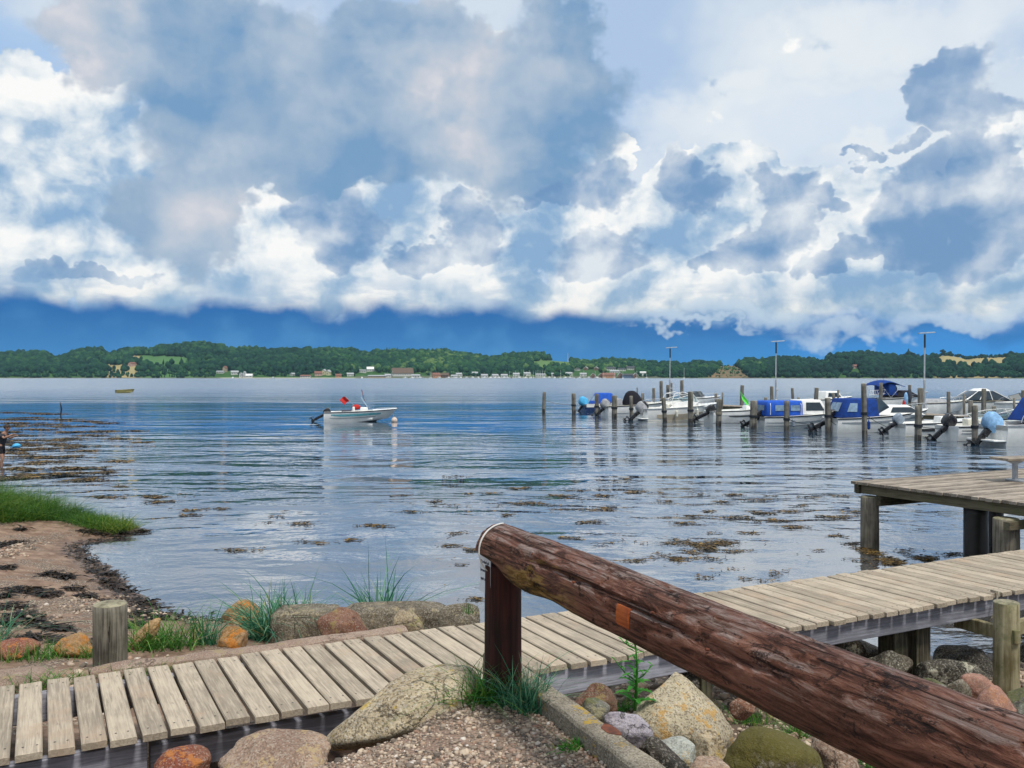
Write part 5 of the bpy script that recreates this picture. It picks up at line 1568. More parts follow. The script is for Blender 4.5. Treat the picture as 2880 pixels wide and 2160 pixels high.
# rowing boat far out
b, H = boat('small dull yellow rowing boat lying far out on the left', 326, 1105, 3.1, 1.35, 38, None, 'rowing_boat', fs=.50, fb=.66, draft=.12, over=.12)
H.build(b, M['yellowboat']); H.deck(b, M['yellowboat'], c1=.86, c0=.1, gun=.05, floor=.08); H.strip(b, 'rub_rail', M['yellowboat'], .93, 1.0, off=.03, taper=False)
for x in (-.6, .35):
    q = MB(); q.box((x, 0, .34), (.22, 1.15, .03)); q.build('thwart', M['pile'], b)

# 1
b, H = boat('leftmost marina boat, navy and white, blue canvas top and light blue engine bag', 1640, 1157, 4.4, 1.9, 16, fs=.60, fb=.78)
H.build(b, M['navyhull']); H.deck(b, M['gel']); H.strip(b, 'topside_band', M['gel'], .62, 1.0, off=.014, taper=False)
mid_c = frustum('canopy', M['bluecanvas'], b, -1.5, .7, .80, .60, -.95, .1, .62, 1.52, .10)
for sg in (1, -1): panel('window', M['vinyl'], mid_c, [(-.95, sg * .745, .86), (-.15, sg * .745, .86), (-.25, sg * .67, 1.28), (-.75, sg * .67, 1.28)][::sg], .03)
panel('window', M['vinyl'], mid_c, [(-1.32, .55, .84), (-1.32, -.55, .84), (-1.09, -.5, 1.28), (-1.09, .5, 1.28)], .03)
ob = outboard(b, -2.26, .52, 30, 1.0); engine_cover(ob, 'cyancanvas', 1.15)
rail_bow(b, H, .6, .98, .2)
# 2
b, H = boat('white open boat with a grey-covered engine and a black hooded cover amidships', 1700, 1168, 5.2, 2.1, 14, fs=.70, fb=1.0, over=.18)
H.build(b, M['gel']); H.deck(b, M['gel2']); H.lines(b); H.strip(b, 'lower_stripe', M['greystripe'], .25, .30, .05, .9)
hd = MB(); secs = []
for (z, sx, sy, ox) in ((.75, .85, .75, 0), (1.0, .78, .72, -.02), (1.35, .62, .62, -.06), (1.62, .46, .48, -.1), (1.78, .25, .28, -.12), (1.82, .05, .06, -.12)):
    secs.append([(ox - .35 + sx * math.cos(a), sy * math.sin(a), z) for a in [2 * math.pi * i / 20 for i in range(20)]])
hd.loft(secs); hd.build('cockpit_cover', M['blackcanvas'], b, smooth=50)
frustum('console_cover', M['greycanvas'], b, -1.9, -1.25, .45, .6, -1.8, -1.4, .38, 1.25, .10)
ob = outboard(b, -2.66, .55, 42, 1.25); engine_cover(ob, 'greycanvas', 1.1)
rail_bow(b, H, .62, .98, .25)
# 3
b, H = boat('white sports boat with a beige lower hull and a tall windscreen', 1806, 1182, 5.5, 2.3, 12, fs=.78, fb=1.12, over=.20, draft=.3)
H.build(b, M['gel']); H.deck(b, M['gel'], c1=.62, floor=.3); H.lines(b, M['greystripe'])
H.strip(b, 'lower_hull_band', M['beige_hull'], .02, .52, .12, .93); H.strip(b, 'waterline_band', M['gel2'], -.12, .05, 0, .75, off=.02, taper=False)
cb = MB()
for sg in (1, -1): cb.prism([(-1.3, .78), (-.7, 1.15), (.2, 1.30), (1.3, 1.02), (1.9, .98), (1.9, .9), (-1.3, .7)], sg * .90 - .05, sg * .90 + .05)
cb.build('coaming', M['gel'], b, bevel=.02, smooth=40)
windscreen(b, 1.0, -.2, 1.05, 1.15, .52, .75, 'screen', .12)
arch = MB(); arch.tube([(-.9, .95, .9), (-1.0, .9, 1.35), (-.8, .8, 1.74), (-.2, .72, 1.86), (.3, .74, 1.70)], .022, 8); arch.tube([(-.9, -.95, .9), (-1.0, -.9, 1.35), (-.8, -.8, 1.74), (-.2, -.72, 1.86), (.3, -.74, 1.70)], .022, 8); arch.tube([(-.8, .8, 1.74), (-.8, -.8, 1.74)], .02, 8)
arch.build('folding_frame', M['gel'], b)
for y in (.45, -.45): frustum('seat', M['gel2'], b, -.9, -.35, .25, .3, -.95, -.6, .24, 1.05, .06).location.y = y
pl = MB(); pl.box((-2.9, 0, .14), (.5, 1.9, .06)); pl.build('bathing_platform', M['gel'], b, bevel=.02)
ob = outboard(b, -2.95, .58, 46, 1.35); engine_cover(ob, 'greycanvas', 1.1)
rail_bow(b, H, .58, .98, .30, nst=5)
fenders(b, H, (.35, .62), -1, 'gel2')
# 4
b, H = boat('low white open boat with a black tilted engine and a lime green flag', 1992, 1188, 5.0, 2.0, 10, fs=.72, fb=.98, over=.18)
H.build(b, M['gelgrey']); H.deck(b, M['gel'], c1=.5); H.lines(b); H.strip(b, 'topside_band', M['gel'], .66, .94, off=.012, taper=False)
H.strip(b, 'stripe', M['dark_trim'], .50, .60, .2, .62); H.strip(b, 'waterline_band', M['bottom'], -.16, .05, 0, .85, off=.012, taper=False)
frustum('console', M['gel'], b, -.2, .4, .36, .2, -.1, .3, .3, 1.05, .05)
mb = MB()
for k in range(5): mb.tube([(.2 + .08 * k, -.3 + .12 * k, .95), (.05 + .09 * k, -.3 + .13 * k, 1.12 + .07 * (k % 2)), (.25 + .07 * k, -.25 + .12 * k, 1.25)], .02, 6)
mb.build('fittings', M['galv'], b)
fp = flag(b, (.55, .2, .95), (-.35, .2, 2.0), .52, .80, M['lime'], 1.1, sd=3)
rl = MB(); rl.tube([(1.5, -.5, .92), (1.5, -.5, 1.42), (1.85, -.5, 1.42), (1.85, -.5, .96)], .018, 8); rl.build('boarding_rail', M['steel'], b)
outboard(b, -2.6, .58, 60, 1.2)
rail_bow(b, H, .66, .98, .16, nst=5)
# 5
b, H = boat('white cabin boat with a bright royal blue canvas over its aft cockpit', 2133, 1202, 5.2, 2.15, 8, fs=.62, fb=.92, over=.15)
H.build(b, M['gelgrey']); H.deck(b, M['gel'], c1=.62); H.lines(b)
H.strip(b, 'stripe', M['greystripe'], .48, .54, .02, .95); H.strip(b, 'lower_stripe', M['greystripe'], .22, .27, .02, .9); H.strip(b, 'waterline_band', M['bottom'], -.18, .02, 0, .8, off=.012, taper=False)
cp = frustum('canopy', M['bluecanvas'], b, -2.5, -.35, .93, .66, -2.38, -.35, .82, 1.72, .10, mid=(.72, -2.48, -.35, .90))
for (x0, x1) in ((-1.1, -.55), (-2.0, -1.4)):
    for sg in (1, -1): panel('window', M['vinyl'], cp, [(x0, sg * .925, 1.02), (x1, sg * .925, 1.02), (x1, sg * .90, 1.42), (x0, sg * .90, 1.42)][::-sg], .02 * 1)
panel('window', M['vinyl'], cp, [(-2.5, .6, 1.05), (-2.5, -.6, 1.05), (-2.49, -.6, 1.42), (-2.49, .6, 1.42)], .02)
sm = MB()
for x in (-2.3, -1.25, -.5): sm.tube([(x, -.955, .75), (x + .02, -.93, 1.42), (x + .04, -.80, 1.66)], .014, 6)
sm.build('seam', M['gel'], cp)
cab = frustum('cabin', M['gel'], b, -.38, 1.25, .88, .72, -.38, .80, .74, 1.76, .07)
for sg in (1, -1): panel('window', M['pane'], cab, [(-.15, sg * .845, 1.02), (.95, sg * .845, 1.02), (.70, sg * .775, 1.58), (-.12, sg * .775, 1.58)][::-sg], .012)
panel('window', M['pane'], cab, [(1.15, -.7, 1.08), (1.15, .7, 1.08), (.87, .62, 1.6), (.87, -.62, 1.6)], .02)
rail_bow(b, H, .62, .99, .42, nst=5, r=.016)
outboard(b, -2.70, .50, 60, 1.15)
squash(cp, .70, .80); squash(cab, .72, .82)
fenders(b, H, (.3, .66), -1, 'motorgrey')
# 6
b, H = boat('larger white cabin cruiser with a dark blue canvas aft and a long side window', 2332, 1214, 5.5, 2.3, 7, fs=.72, fb=1.15, over=.19, draft=.3)
H.build(b, M['gel']); H.deck(b, M['gel'], c1=.52); H.lines(b)
H.strip(b, 'stripe', M['greystripe'], .60, .74, .04, .95); H.strip(b, 'waterline_band', M['bottom'], -.16, .04, 0, .8, off=.012, taper=False)
cp = frustum('canopy', M['navycanvas'], b, -2.62, -.45, .98, .76, -2.15, -.55, .84, 2.02, .09)
panel('window', M['vinyl'], cp, [(-2.50, .55, 1.16), (-2.50, -.55, 1.16), (-2.27, -.5, 1.74), (-2.27, .5, 1.74)], .03)
for sg in (1, -1): panel('window', M['vinyl'], cp, [(-2.25, sg * .95, 1.15), (-1.70, sg * .95, 1.15), (-1.65, sg * .885, 1.72), (-2.05, sg * .885, 1.72)][::-sg], .02)
ws = MB(); ws.loft([[(-.5, -.92, 1.0), (.15, -.80, 1.40), (.25, 0, 1.42), (.15, .80, 1.40), (-.5, .92, 1.0)], [(-.58, -.84, 1.98), (-.32, -.74, 2.0), (-.28, 0, 2.02), (-.32, .74, 2.0), (-.58, .84, 1.98)]], cap0=False, cap1=False, closed=False)
wso = ws.build('windscreen', M['smoke'], b)
cab = frustum('cabin', M['gel'], b, -.6, 2.15, .96, .86, -.05, 1.25, .74, 1.48, .09)
for sg in (1, -1): panel('window', M['pane'], cab, [(.15, sg * .905, 1.05), (1.75, sg * .905, 1.05), (1.32, sg * .80, 1.36), (.32, sg * .80, 1.36)][::-sg], .02)
rail_bow(b, H, .72, .99, .34, nst=4)
outboard(b, -2.88, .56, 60, 1.3, yaw=6)
squash(cp, .76, .78); squash(wso, .95, .76); squash(cab, .86, .86)
fenders(b, H, (.28, .62), -1, 'navycanvas')
# 8
b, H = boat('small low white boat with a silver-grey tilted engine, right of the canvas cruiser', 2522, 1226, 4.6, 1.9, 7, fs=.62, fb=.85, over=.17)
H.build(b, M['gel']); H.deck(b, M['gel'], c1=.55); H.lines(b); H.strip(b, 'stripe', M['dark_trim'], .42, .62, .12, .55)
H.strip(b, 'waterline_band', M['gel2'], -.10, .12, 0, .8, off=.012, taper=False)
frustum('console', M['gel'], b, -.3, .3, .35, .2, -.2, .2, .3, .95, .05)
outboard(b, -2.42, .60, 52, 1.0, cowl='motorgrey')
rail_bow(b, H, .6, .98, .18)
# 9
b, H = boat('white runabout with a big black engine and a wrap-round clear windscreen', 2662, 1238, 5.0, 2.15, 7, fs=.66, fb=.98, over=.18)
H.build(b, M['gel']); H.deck(b, M['gel'], c1=.56); H.lines(b); H.strip(b, 'stripe', M['greystripe'], .50, .58, .03, .9); H.strip(b, 'lower_stripe', M['dark_trim'], .70, .75, .03, .9)
H.strip(b, 'waterline_band', M['bottom'], -.22, .06, 0, .8, off=.014, taper=False)
windscreen(b, .98, -.6, .9, .90, .45, .8, 'screen', .10)
for y in (.42, -.42): frustum('seat', M['gel2'], b, -1.3, -.8, .22, .2, -1.35, -1.0, .22, .95, .05).location.y = y
outboard(b, -2.58, .58, 44, 1.2)
rail_bow(b, H, .58, .98, .25, nst=5)
fenders(b, H, (.32,), -1, 'gel2')
# 12
b, H = boat('large white boat at the right edge, navy canvas, pale blue engine cover', 2790, 1250, 6.4, 2.5, 6, fs=.85, fb=1.3, over=.2, draft=.3)
H.build(b, M['gel']); H.deck(b, M['gel'], c1=.6, floor=.35); H.lines(b, M['greystripe']); H.strip(b, 'arched_stripe', M['greystripe'], .62, .70, .22, .95); H.strip(b, 'lower_hull_band', M['gelgrey'], .05, .58, .24, .9)
cp = frustum('canopy', M['navycanvas'], b, -1.9, 1.0, 1.02, 1.0, -1.3, .6, .80, 2.0, .10)
pl = MB(); pl.box((-3.45, 0, .2), (.6, 1.9, .07)); pl.build('bathing_platform', M['gel'], b, bevel=.02)
wl9 = MB()
for sg in (1, -1): wl9.tube([(-2.6, sg * 1.05, .98), (-2.5, sg * 1.05, 1.25), (-.6, sg * 1.12, 1.38), (1.2, sg * 1.05, 1.55)], .018, 8)
for x in (-2.1, -1.2, -.4, .5):
    for sg in (1, -1): wl9.tube([(x, sg * 1.08, 1.0), (x, sg * 1.09, 1.32)], .015, 6)
wl9.build('side_rail', M['steel'], b)
rail_bow(b, H, .6, .98, .35)
ob = outboard(b, -3.4, .60, 40, 1.4); engine_cover(ob, 'skycanvas', 1.18, (-.04, 0, .40))
# boats on the far side of the pier
BACK = 'boats on the far side of the marina pier'
b, H = boat('white day cruiser with a raised navy sun top, across the pier', 2420, 1150, 7.0, 2.5, 24, BACK, fs=.85, fb=1.15, over=.19, draft=.3)
H.build(b, M['gel']); H.deck(b, M['gel'], c1=.6); H.lines(b)
top = MB(); secs = []
for i in range(9):
    t = i / 8; x = -2.2 + 3.0 * t; z = 2.15 + .42 * math.sin(math.pi * min(1, t * 1.05) ** .8)
    secs.append([(x, y, z - .18 * (y / 1.0) ** 2) for y in (-1, -.5, 0, .5, 1)] + [(x, y, z - .05 - .18 * (y / 1.0) ** 2) for y in (1, .5, 0, -.5, -1)])
top.loft(secs); tp = top.build('sun_top', M['navycanvas'], b, smooth=40)
fr_ = MB()
for sg in (1, -1):
    fr_.tube([(-.9, sg * .98, 1.0), (-2.0, sg * .98, 2.1)], .018, 6); fr_.tube([(-.9, sg * .98, 1.0), (.6, sg * .95, 2.2)], .018, 6)
fr_.build('sun_top_frame', M['steel'], b)
frustum('aft_screen', M['navycanvas'], b, -1.0, -.1, .9, 1.2, -1.0, -.2, .88, 2.2, .05)
frustum('deck_cover', M['blackcanvas'], b, -.2, 3.0, .95, 1.0, .3, 1.8, .6, 1.62, .16)
hc = MB(); hc.ball((.2, -.1, 1.75), (.42, .4, .42)); hc.build('wheel_cover', M['blackcanvas'], b, smooth=True)
rr = MB()
for k in range(9): rr.tube([(-3.3 + .2 * k, -.9, 1.25), (-3.2 + .2 * k, -.9, 1.62)], .012, 5)
rr.tube([(-3.4, -.9, 1.25), (-1.5, -.9, 1.35)], .014, 6); rr.tube([(-3.3, -.9, 1.62), (-1.45, -.9, 1.70)], .014, 6); rr.build('rod_rack', M['gel'], b)
an = MB(); an.tube([(-2.7, -.85, 1.3), (-2.35, -.85, 2.9)], [.016, .008], 6); an.tube([(-2.0, -.85, 1.4), (-1.5, -.85, 3.2)], [.016, .007], 6); an.build('fishing_rod', M['dark_trim'], b)
rail_bow(b, H, .6, .98, .2)
b, H = boat('white boat with a long dark raked windscreen behind the pier at the right', 2672, 1160, 5.6, 2.4, 8, BACK, fs=.85, fb=1.05, over=.2)
H.build(b, M['gel']); H.deck(b, M['gel2'], c1=.62); H.lines(b)
w = frustum('windscreen', M['pane'], b, -2.2, 2.0, .98, 1.0, -.9, .45, .74, 1.72, .05)
fr_ = MB()
for (x0, x1) in ((-2.0, -.88), (-.9, -.35), (.2, .1), (1.75, .43)):
    for sg in (1, -1): fr_.tube([(x0, sg * 1.0, 1.02), (x1, sg * .76, 1.73)], .03, 6)
fr_.build('screen_frame', M['gel'], b)
frustum('hatch', M['gel'], b, -.85, .35, .62, 1.72, -.5, .1, .4, 1.92, .05)
rail_bow(b, H, .62, .98, .25)
b, H = boat('white boat with a pale windscreen partly hidden at the right edge behind the pier', 2825, 1165, 6.0, 2.3, 20, BACK, fs=.9, fb=1.1, over=.2)
H.build(b, M['gel']); H.deck(b, M['gel'], c1=.6); H.lines(b)
windscreen(b, 1.05, -1.2, .6, 1.05, .55, .8, 'smoke', .1)
frustum('cabin', M['gel'], b, .6, 2.0, .9, .95, .75, 1.6, .7, 1.45, .08)

b, H = boat('small white boat with a low dark screen, half hidden behind the sports boat', 1880, 1147, 5.2, 2.1, 14, BACK, fs=.8, fb=1.05, over=.18)
H.build(b, M['gel']); H.deck(b, M['gel'], c1=.6); H.lines(b); windscreen(b, .95, -.5, .8, 1.0, .45, .8, 'smoke', .1); rail_bow(b, H, .6, .98, .3)
b, H = boat('white cabin boat lying behind the royal blue canvas boat', 2240, 1152, 5.6, 2.2, 16, BACK, fs=.85, fb=1.1, over=.18)
H.build(b, M['gel']); H.deck(b, M['gel'], c1=.6); H.lines(b)
cab = frustum('cabin', M['gel'], b, -.5, 1.5, .85, .9, -.3, .9, .7, 1.6, .08)
for sg in (1, -1): panel('window', M['pane'], cab, [(-.2, sg * .82, 1.1), (1.1, sg * .82, 1.1), (.8, sg * .745, 1.45), (-.1, sg * .745, 1.45)][::-sg], .015)
rail_bow(b, H, .6, .98, .35)
b, H = boat('small white boat with a grey cover between the pier and the black-engined runabout', 2560, 1163, 5.0, 2.0, 12, BACK, fs=.8, fb=1.0, over=.18)
H.build(b, M['gel']); H.deck(b, M['gel2'], c1=.6); H.lines(b); frustum('cockpit_cover', M['greycanvas'], b, -2.0, .6, .85, .82, -1.5, .2, .5, 1.15, .12); rail_bow(b, H, .6, .98, .3)

# ---------------------------------------------------------------- marina piles, pier, lamps
def ropeb(a, b_, sag=.12, r=.012, mat='ropedark', label=None, group=None):
    a, b_ = Vector(a), Vector(b_); m_ = MB()
    m_.tube([a.lerp(b_, t) + Vector((0, 0, -sag * math.sin(math.pi * t))) for t in [i / 8 for i in range(9)]], r, 6)
    o = m_.build('mooring_rope', M[mat]); return tag(o, label, 'rope', group)
FRONTP = [(1529, 1103, 1160), (1614, 1107, 1162), (1678, 1108, 1168), (1728, 1113, 1174), (1776, 1114, 1180), (1870, 1119, 1186), (1942, 1102, 1190), (2021, 1123, 1197), (2118, 1128, 1204), (2212, 1128, 1212), (2329, 1120, 1215), (2432, 1079, 1227), (2582, 1142, 1240), (2742, 1141, 1250)]
FW = [30, 36, 36, 46, 32, 38, 46, 48, 62, 46, 50, 46, 60, 52]
FNOTE = ['lone outermost mooring pile at the left end of the front row', 'mooring pile left of the boat with the light blue engine bag', 'mooring pile in front of the leftmost marina boat', 'dark mooring pile in front of the white boat with the black hood', 'mooring pile beside the grey covered engine of the beige-hulled sports boat',
         'slightly leaning mooring pile in front of the beige-hulled sports boat', 'tall mooring pile at the bow of the beige-hulled sports boat', 'mooring pile with an orange rope in front of the boat with the green flag', 'thick mooring pile at the stern of the boat with the royal blue canvas', 'mooring pile in front of the cabin of the royal blue canvas boat',
         'mooring pile with rope turns at the stern of the dark blue canvas cruiser', 'tallest mooring pile of the front row, in front of the dark blue canvas cruiser', 'thick mooring pile between the silver-grey engine and the big black engine', 'nearest mooring pile, left of the pale blue covered engine']
PIL = []
for i, ((px, pt, pw), ww, nt_) in enumerate(zip(FRONTP, FW, FNOTE)):
    g = on_z(px, pw, 0); h = (pw - pt) / F * g.y; r0 = max(.075, ww / 2.0 / F * g.y * .33)
    o = empty('marina_pile', (g.x, g.y, 0), 0, nt_, 'mooring pile', 'front row of marina piles')
    w_ = pole_mesh('wet_foot', r0 * 1.05, 1.6, M['pile_wet_shade'], o, seg=14, rings=5, seed=i); w_.location = (0, 0, -1.32)
    p = pole_mesh('pile', r0, h + .3, M['pile_far'], o, seg=16, rings=8, seed=i * 1.7 + 2, topmat=M['endgrain']); p.location = (0, 0, -.3 + .0)
    lean = {5: (0, R(4)), 8: (0, R(3)), 11: (0, R(1.5)), 0: (0, R(2)), 7: (0, R(2))}.get(i, (R(rng.uniform(-1, 1)), R(rng.uniform(-1, 1))))
    o.rotation_euler = (lean[0], lean[1], rng.uniform(0, 6))
    if i not in (0,):
        tb_ = MB(); zr = h * rng.uniform(.36, .46)
        for k in range(3): tb_.tube([(math.cos(a) * (r0 + .015), math.sin(a) * (r0 + .015), zr + k * .045) for a in [2 * math.pi * j / 14 for j in range(14)]], .022, 6, closed=True)
        tb_.build('rope_turns', M['ropedark'] if i != 7 else M['rope'], o)
    PIL.append((o, h))
# ropes from piles
def ptop(i, f): o, h = PIL[i]; return Vector(o.location) + Vector((0, 0, h * f))
ropeb(ptop(0, .62), ptop(1, .45), .15, .016, 'rope', 'rope stretched between the two outermost marina piles')
for (i, tgt, lb) in ((3, (1690, 1140, 69.5), 'dark rope from the dark pile to the boat with the black hood'), (10, (2355, 1196, 47.5), 'dark rope from the pile with rope turns to the dark blue canvas cruiser'), (11, (2505, 1205, 45.5), 'dark rope from the tallest front pile towards the silver-grey engine'),
                    (9, (2268, 1192, 51.0), 'dark rope from the pile by the cabin along the royal blue canvas boat'), (13, (2880, 1190, 40.0), 'dark rope from the nearest marina pile to the large boat at the right edge'), (12, (2680, 1205, 42.0), 'dark rope from the thick pile to the runabout with the black engine')):
    ropeb(ptop(i, .42), at(*tgt), .06, .014, 'ropedark', lb)

PL0 = Vector((10.3, 77.8, 0)); PLD = Vector((.445, -.896, 0)).normalized(); PLN = Vector((.896, .445, 0)).normalized()
pier = empty('marina_pier', PL0, math.atan2(PLD.y, PLD.x), 'long low wooden marina pier behind the moored boats', 'pier')
plank_run('deck', 330, .125, .012, 1.8, .05, M['jetty'], pier, 'y', x0=-2, y0=-.9, ztop=.78, seed=5)
for y in (-.8, .8): beam('edge_beam', Vector((-2, y, .63)), Vector((39, y, .63)), .08, .19, M['jbeam'], pier)
for k in range(11):
    for y in (-.62, .62):
        o = pole_mesh('pile', .11, 2.3, M['pile_wet_shade'], pier, seg=12, rings=3, seed=k + y); o.location = (k * 3.7 - .5, y, -1.7)
bx = MB(); bx.box((24.6, .2, 1.0), (.7, .5, .42)); bx.build('bench_box', M['jbeam'], pier, bevel=.02)

BACKP = [(1793, 1090, 0, 12), (1808, 1106, 0, 26), (1838, 1092, 0, 26), (1861, 1072, 1, 30), (1878, 1083, 1, 26), (1888, 1077, 1, 28), (1919, 1070, 1, 30), (2015, 1107, 0, 26), (2031, 1104, 0, 14), (2084, 1084, 1, 32), (2154, 1118, 0, 28), (2171, 1087, 0, 30), (2234, 1092, 1, 24), (2247, 1118, 0, 24), (2290, 1091, 1, 36),
         (2336, 1102, 1, 28), (2356, 1097, 1, 18), (2476, 1077, 1, 30), (2557, 1083, 1, 26), (2590, 1092, 0, 46), (2668, 1102, 1, 30), (2712, 1109, 0, 20), (2728, 1127, 0, 38), (2765, 1094, 1, 38), (2797, 1143, 0, 34), (2854, 1120, 0, 20), (2879, 1098, 1, 30)]
BNOTE = ['thin dark stake behind the black boat hood', 'short stubby pile behind the black boat hood', 'square-headed pier pile left of the tallest pair behind the sports boat', 'tall pile behind the stern of the beige-hulled sports boat', 'narrow pile just left of the left lamp pole', 'broad pile just right of the left lamp pole', 'tallest pile behind the sports boat windscreen',
         'short pile left of the green flag', 'thin green marker stake left of the green flag', 'tall pile right of the green flag', 'short pile behind the royal blue canvas', 'pile carrying the middle lamp pole', 'slightly leaning pile right of the middle lamp pole', 'short pile behind the white cabin roof', 'thick leaning pile between the two blue canvas boats',
         'strongly tilted pile behind the stern of the dark blue cruiser', 'thin pile right of the strongly tilted pile', 'tall pile behind the navy sun top', 'tall pile behind the black deck covers', 'thick pile hung with coloured gear at the right lamp pole', 'pile standing by the brown box on the pier', 'thin pile in front of the long dark windscreen', 'squat thick pile in front of the long dark windscreen',
         'short pile rising behind the long dark windscreen', 'low squat pile in front of the boats behind the pier at the right', 'thin pile near the right edge of the photo', 'pile cut by the right edge of the photo']
for i, ((px, pt, back, w), nt_) in enumerate(zip(BACKP, BNOTE)):
    base = PL0 + PLN * (9.5 if back else (.95 if i % 2 else -.95))
    k = (px - CX) / F
    t = (base.x - k * base.y) / (k * PLD.y - PLD.x)
    p0 = base + PLD * t; Yp = p0.y
    ztop = EYE - (pt - HOR) / F * Yp
    r0 = max(.05, min(.17, w / 2.0 / F * Yp * .34))
    o = pole_mesh('pier_pile', r0, ztop + 1.2, M['pile_far'], None, seg=14, rings=6, seed=i + 40, topmat=M['endgrain'])
    o.location = (p0.x, p0.y, -1.2); o.rotation_euler = (0, {15: R(-15), 14: R(3.5), 12: R(-3), 9: R(2)}.get(i, R(rng.uniform(-1, 1))), 0)
    if i == 15: o.location.x += .9
    tag(o, nt_, 'mooring pile', 'piles along and behind the marina pier')
# coloured gear on the lamp pile
k = (2584 - CX) / F; tt = ((PL0.x) - k * PL0.y) / (k * PLD.y - PLD.x); lp = PL0 + PLD * tt - PLN * .95
gr = empty('hanging_gear', lp + Vector((-.1, -.3, 1.4)), 0, 'bundle of blue and red gear hung on the thick pile at the right lamp pole', 'gear')
for (nm, c, rr_, mt) in (('blue_bag', (-.12, -.1, .25), (.12, .08, .36), 'skycanvas'), ('red_bag', (-.22, -.08, -.1), (.10, .08, .3), 'red'), ('dark_bag', (.1, -.08, .42), (.12, .09, .42), 'seat')):
    q = MB(); q.ball(c, rr_); q.build(nm, M[mt], gr, smooth=True)

LAMPN = ['leftmost of the three tall marina lamp poles', 'middle one of the three tall marina lamp poles', 'rightmost and tallest-looking of the three marina lamp poles']
lamp0 = None
for i, (px, pt) in enumerate(((1884, 976), (2182, 958), (2600, 934))):
    k = (px - CX) / F; t = (PL0.x - k * PL0.y) / (k * PLD.y - PLD.x); p0 = PL0 + PLD * t
    if lamp0 is None:
        lamp0 = o = empty('lamp_pole', p0, 0, LAMPN[0], 'lamp post', 'lamp poles on the marina pier')
        mb = MB(); mb.tube([(0, 0, .78), (0, 0, 2.6), (0, 0, 2.62), (.02, 0, 5.05)], [.06, .06, .042, .036], 10); mb.build('pole', M['galv'], o, smooth=40)
        mb = MB(); mb.tube([(.02, 0, 4.35), (.02, 0, 5.08)], .05, 10); mb.build('sleeve', M['pile_wet_shade'], o, smooth=40)
        mb = MB(); mb.loft([[(-.33, -.12, 5.10), (.60, -.12, 5.16), (.60, .12, 5.16), (-.33, .12, 5.10)], [(-.30, -.09, 5.17), (.55, -.09, 5.22), (.55, .09, 5.22), (-.30, .09, 5.17)]]); mb.build('lamp_head', M['motorgrey'], o, bevel=.012)
        mb = MB(); mb.box((0, 0, .82), (.2, .2, .08)); mb.tube([(0, .05, 1.9), (.2, .05, 1.95)], .04, 8); mb.build('bracket', M['galv'], o)
    else:
        o = copy_tree(lamp0); o.location = p0; o['label'] = LAMPN[i]
    ztop = EYE - (pt - HOR) / F * p0.y
    o.scale = (1, 1, ztop / 5.2)
# ---------------------------------------------------------------- boy wading at the left edge
def skinned(name, joints, bones, mat, parent=None, sub=2):
    """one continuous surface grown from a skeleton: joints {name: (pos, rx, ry)}"""
    names = list(joints); me = bpy.data.meshes.new(name)
    me.from_pydata([joints[n][0] for n in names], [(names.index(a), names.index(b)) for a, b in bones], [])
    o = bpy.data.objects.new(name, me); COL.objects.link(o)
    md = o.modifiers.new('skin', 'SKIN'); md.use_smooth_shade = True
    for v, n in zip(me.skin_vertices[0].data, names):
        j = joints[n]; v.radius = (j[1], j[2] if len(j) > 2 else j[1])
    me.skin_vertices[0].data[0].use_root = True
    sb_ = o.modifiers.new('sub', 'SUBSURF'); sb_.levels = sub; sb_.render_levels = sub
    bpy.context.view_layer.update()
    m2 = bpy.data.meshes.new_from_object(o.evaluated_get(bpy.context.evaluated_depsgraph_get()))
    bpy.data.objects.remove(o); m2.name = name
    for p in m2.polygons: p.use_smooth = True
    m2.materials.clear()
    return link_mesh(name, m2, mat, parent)
M['skin'] = plain('skin', (.34, .19, .13), .55, spec=.3, var=.06, scale=8)
M['hair'] = plain('dark_brown_hair', (.03, .018, .012), .6, var=.2, scale=60)
M['shirt'] = plain('dark_grey_tshirt', (.045, .045, .055), .85, spec=.15, var=.15, scale=12)
M['shorts'] = plain('black_shorts', (.014, .014, .018), .8, spec=.2, var=.2)
pp = on_z(4, 1312, 0)
per = empty('person', pp, 0, 'person wading at the left edge, dark T-shirt, black shorts with a white stripe, bending forward', 'person')
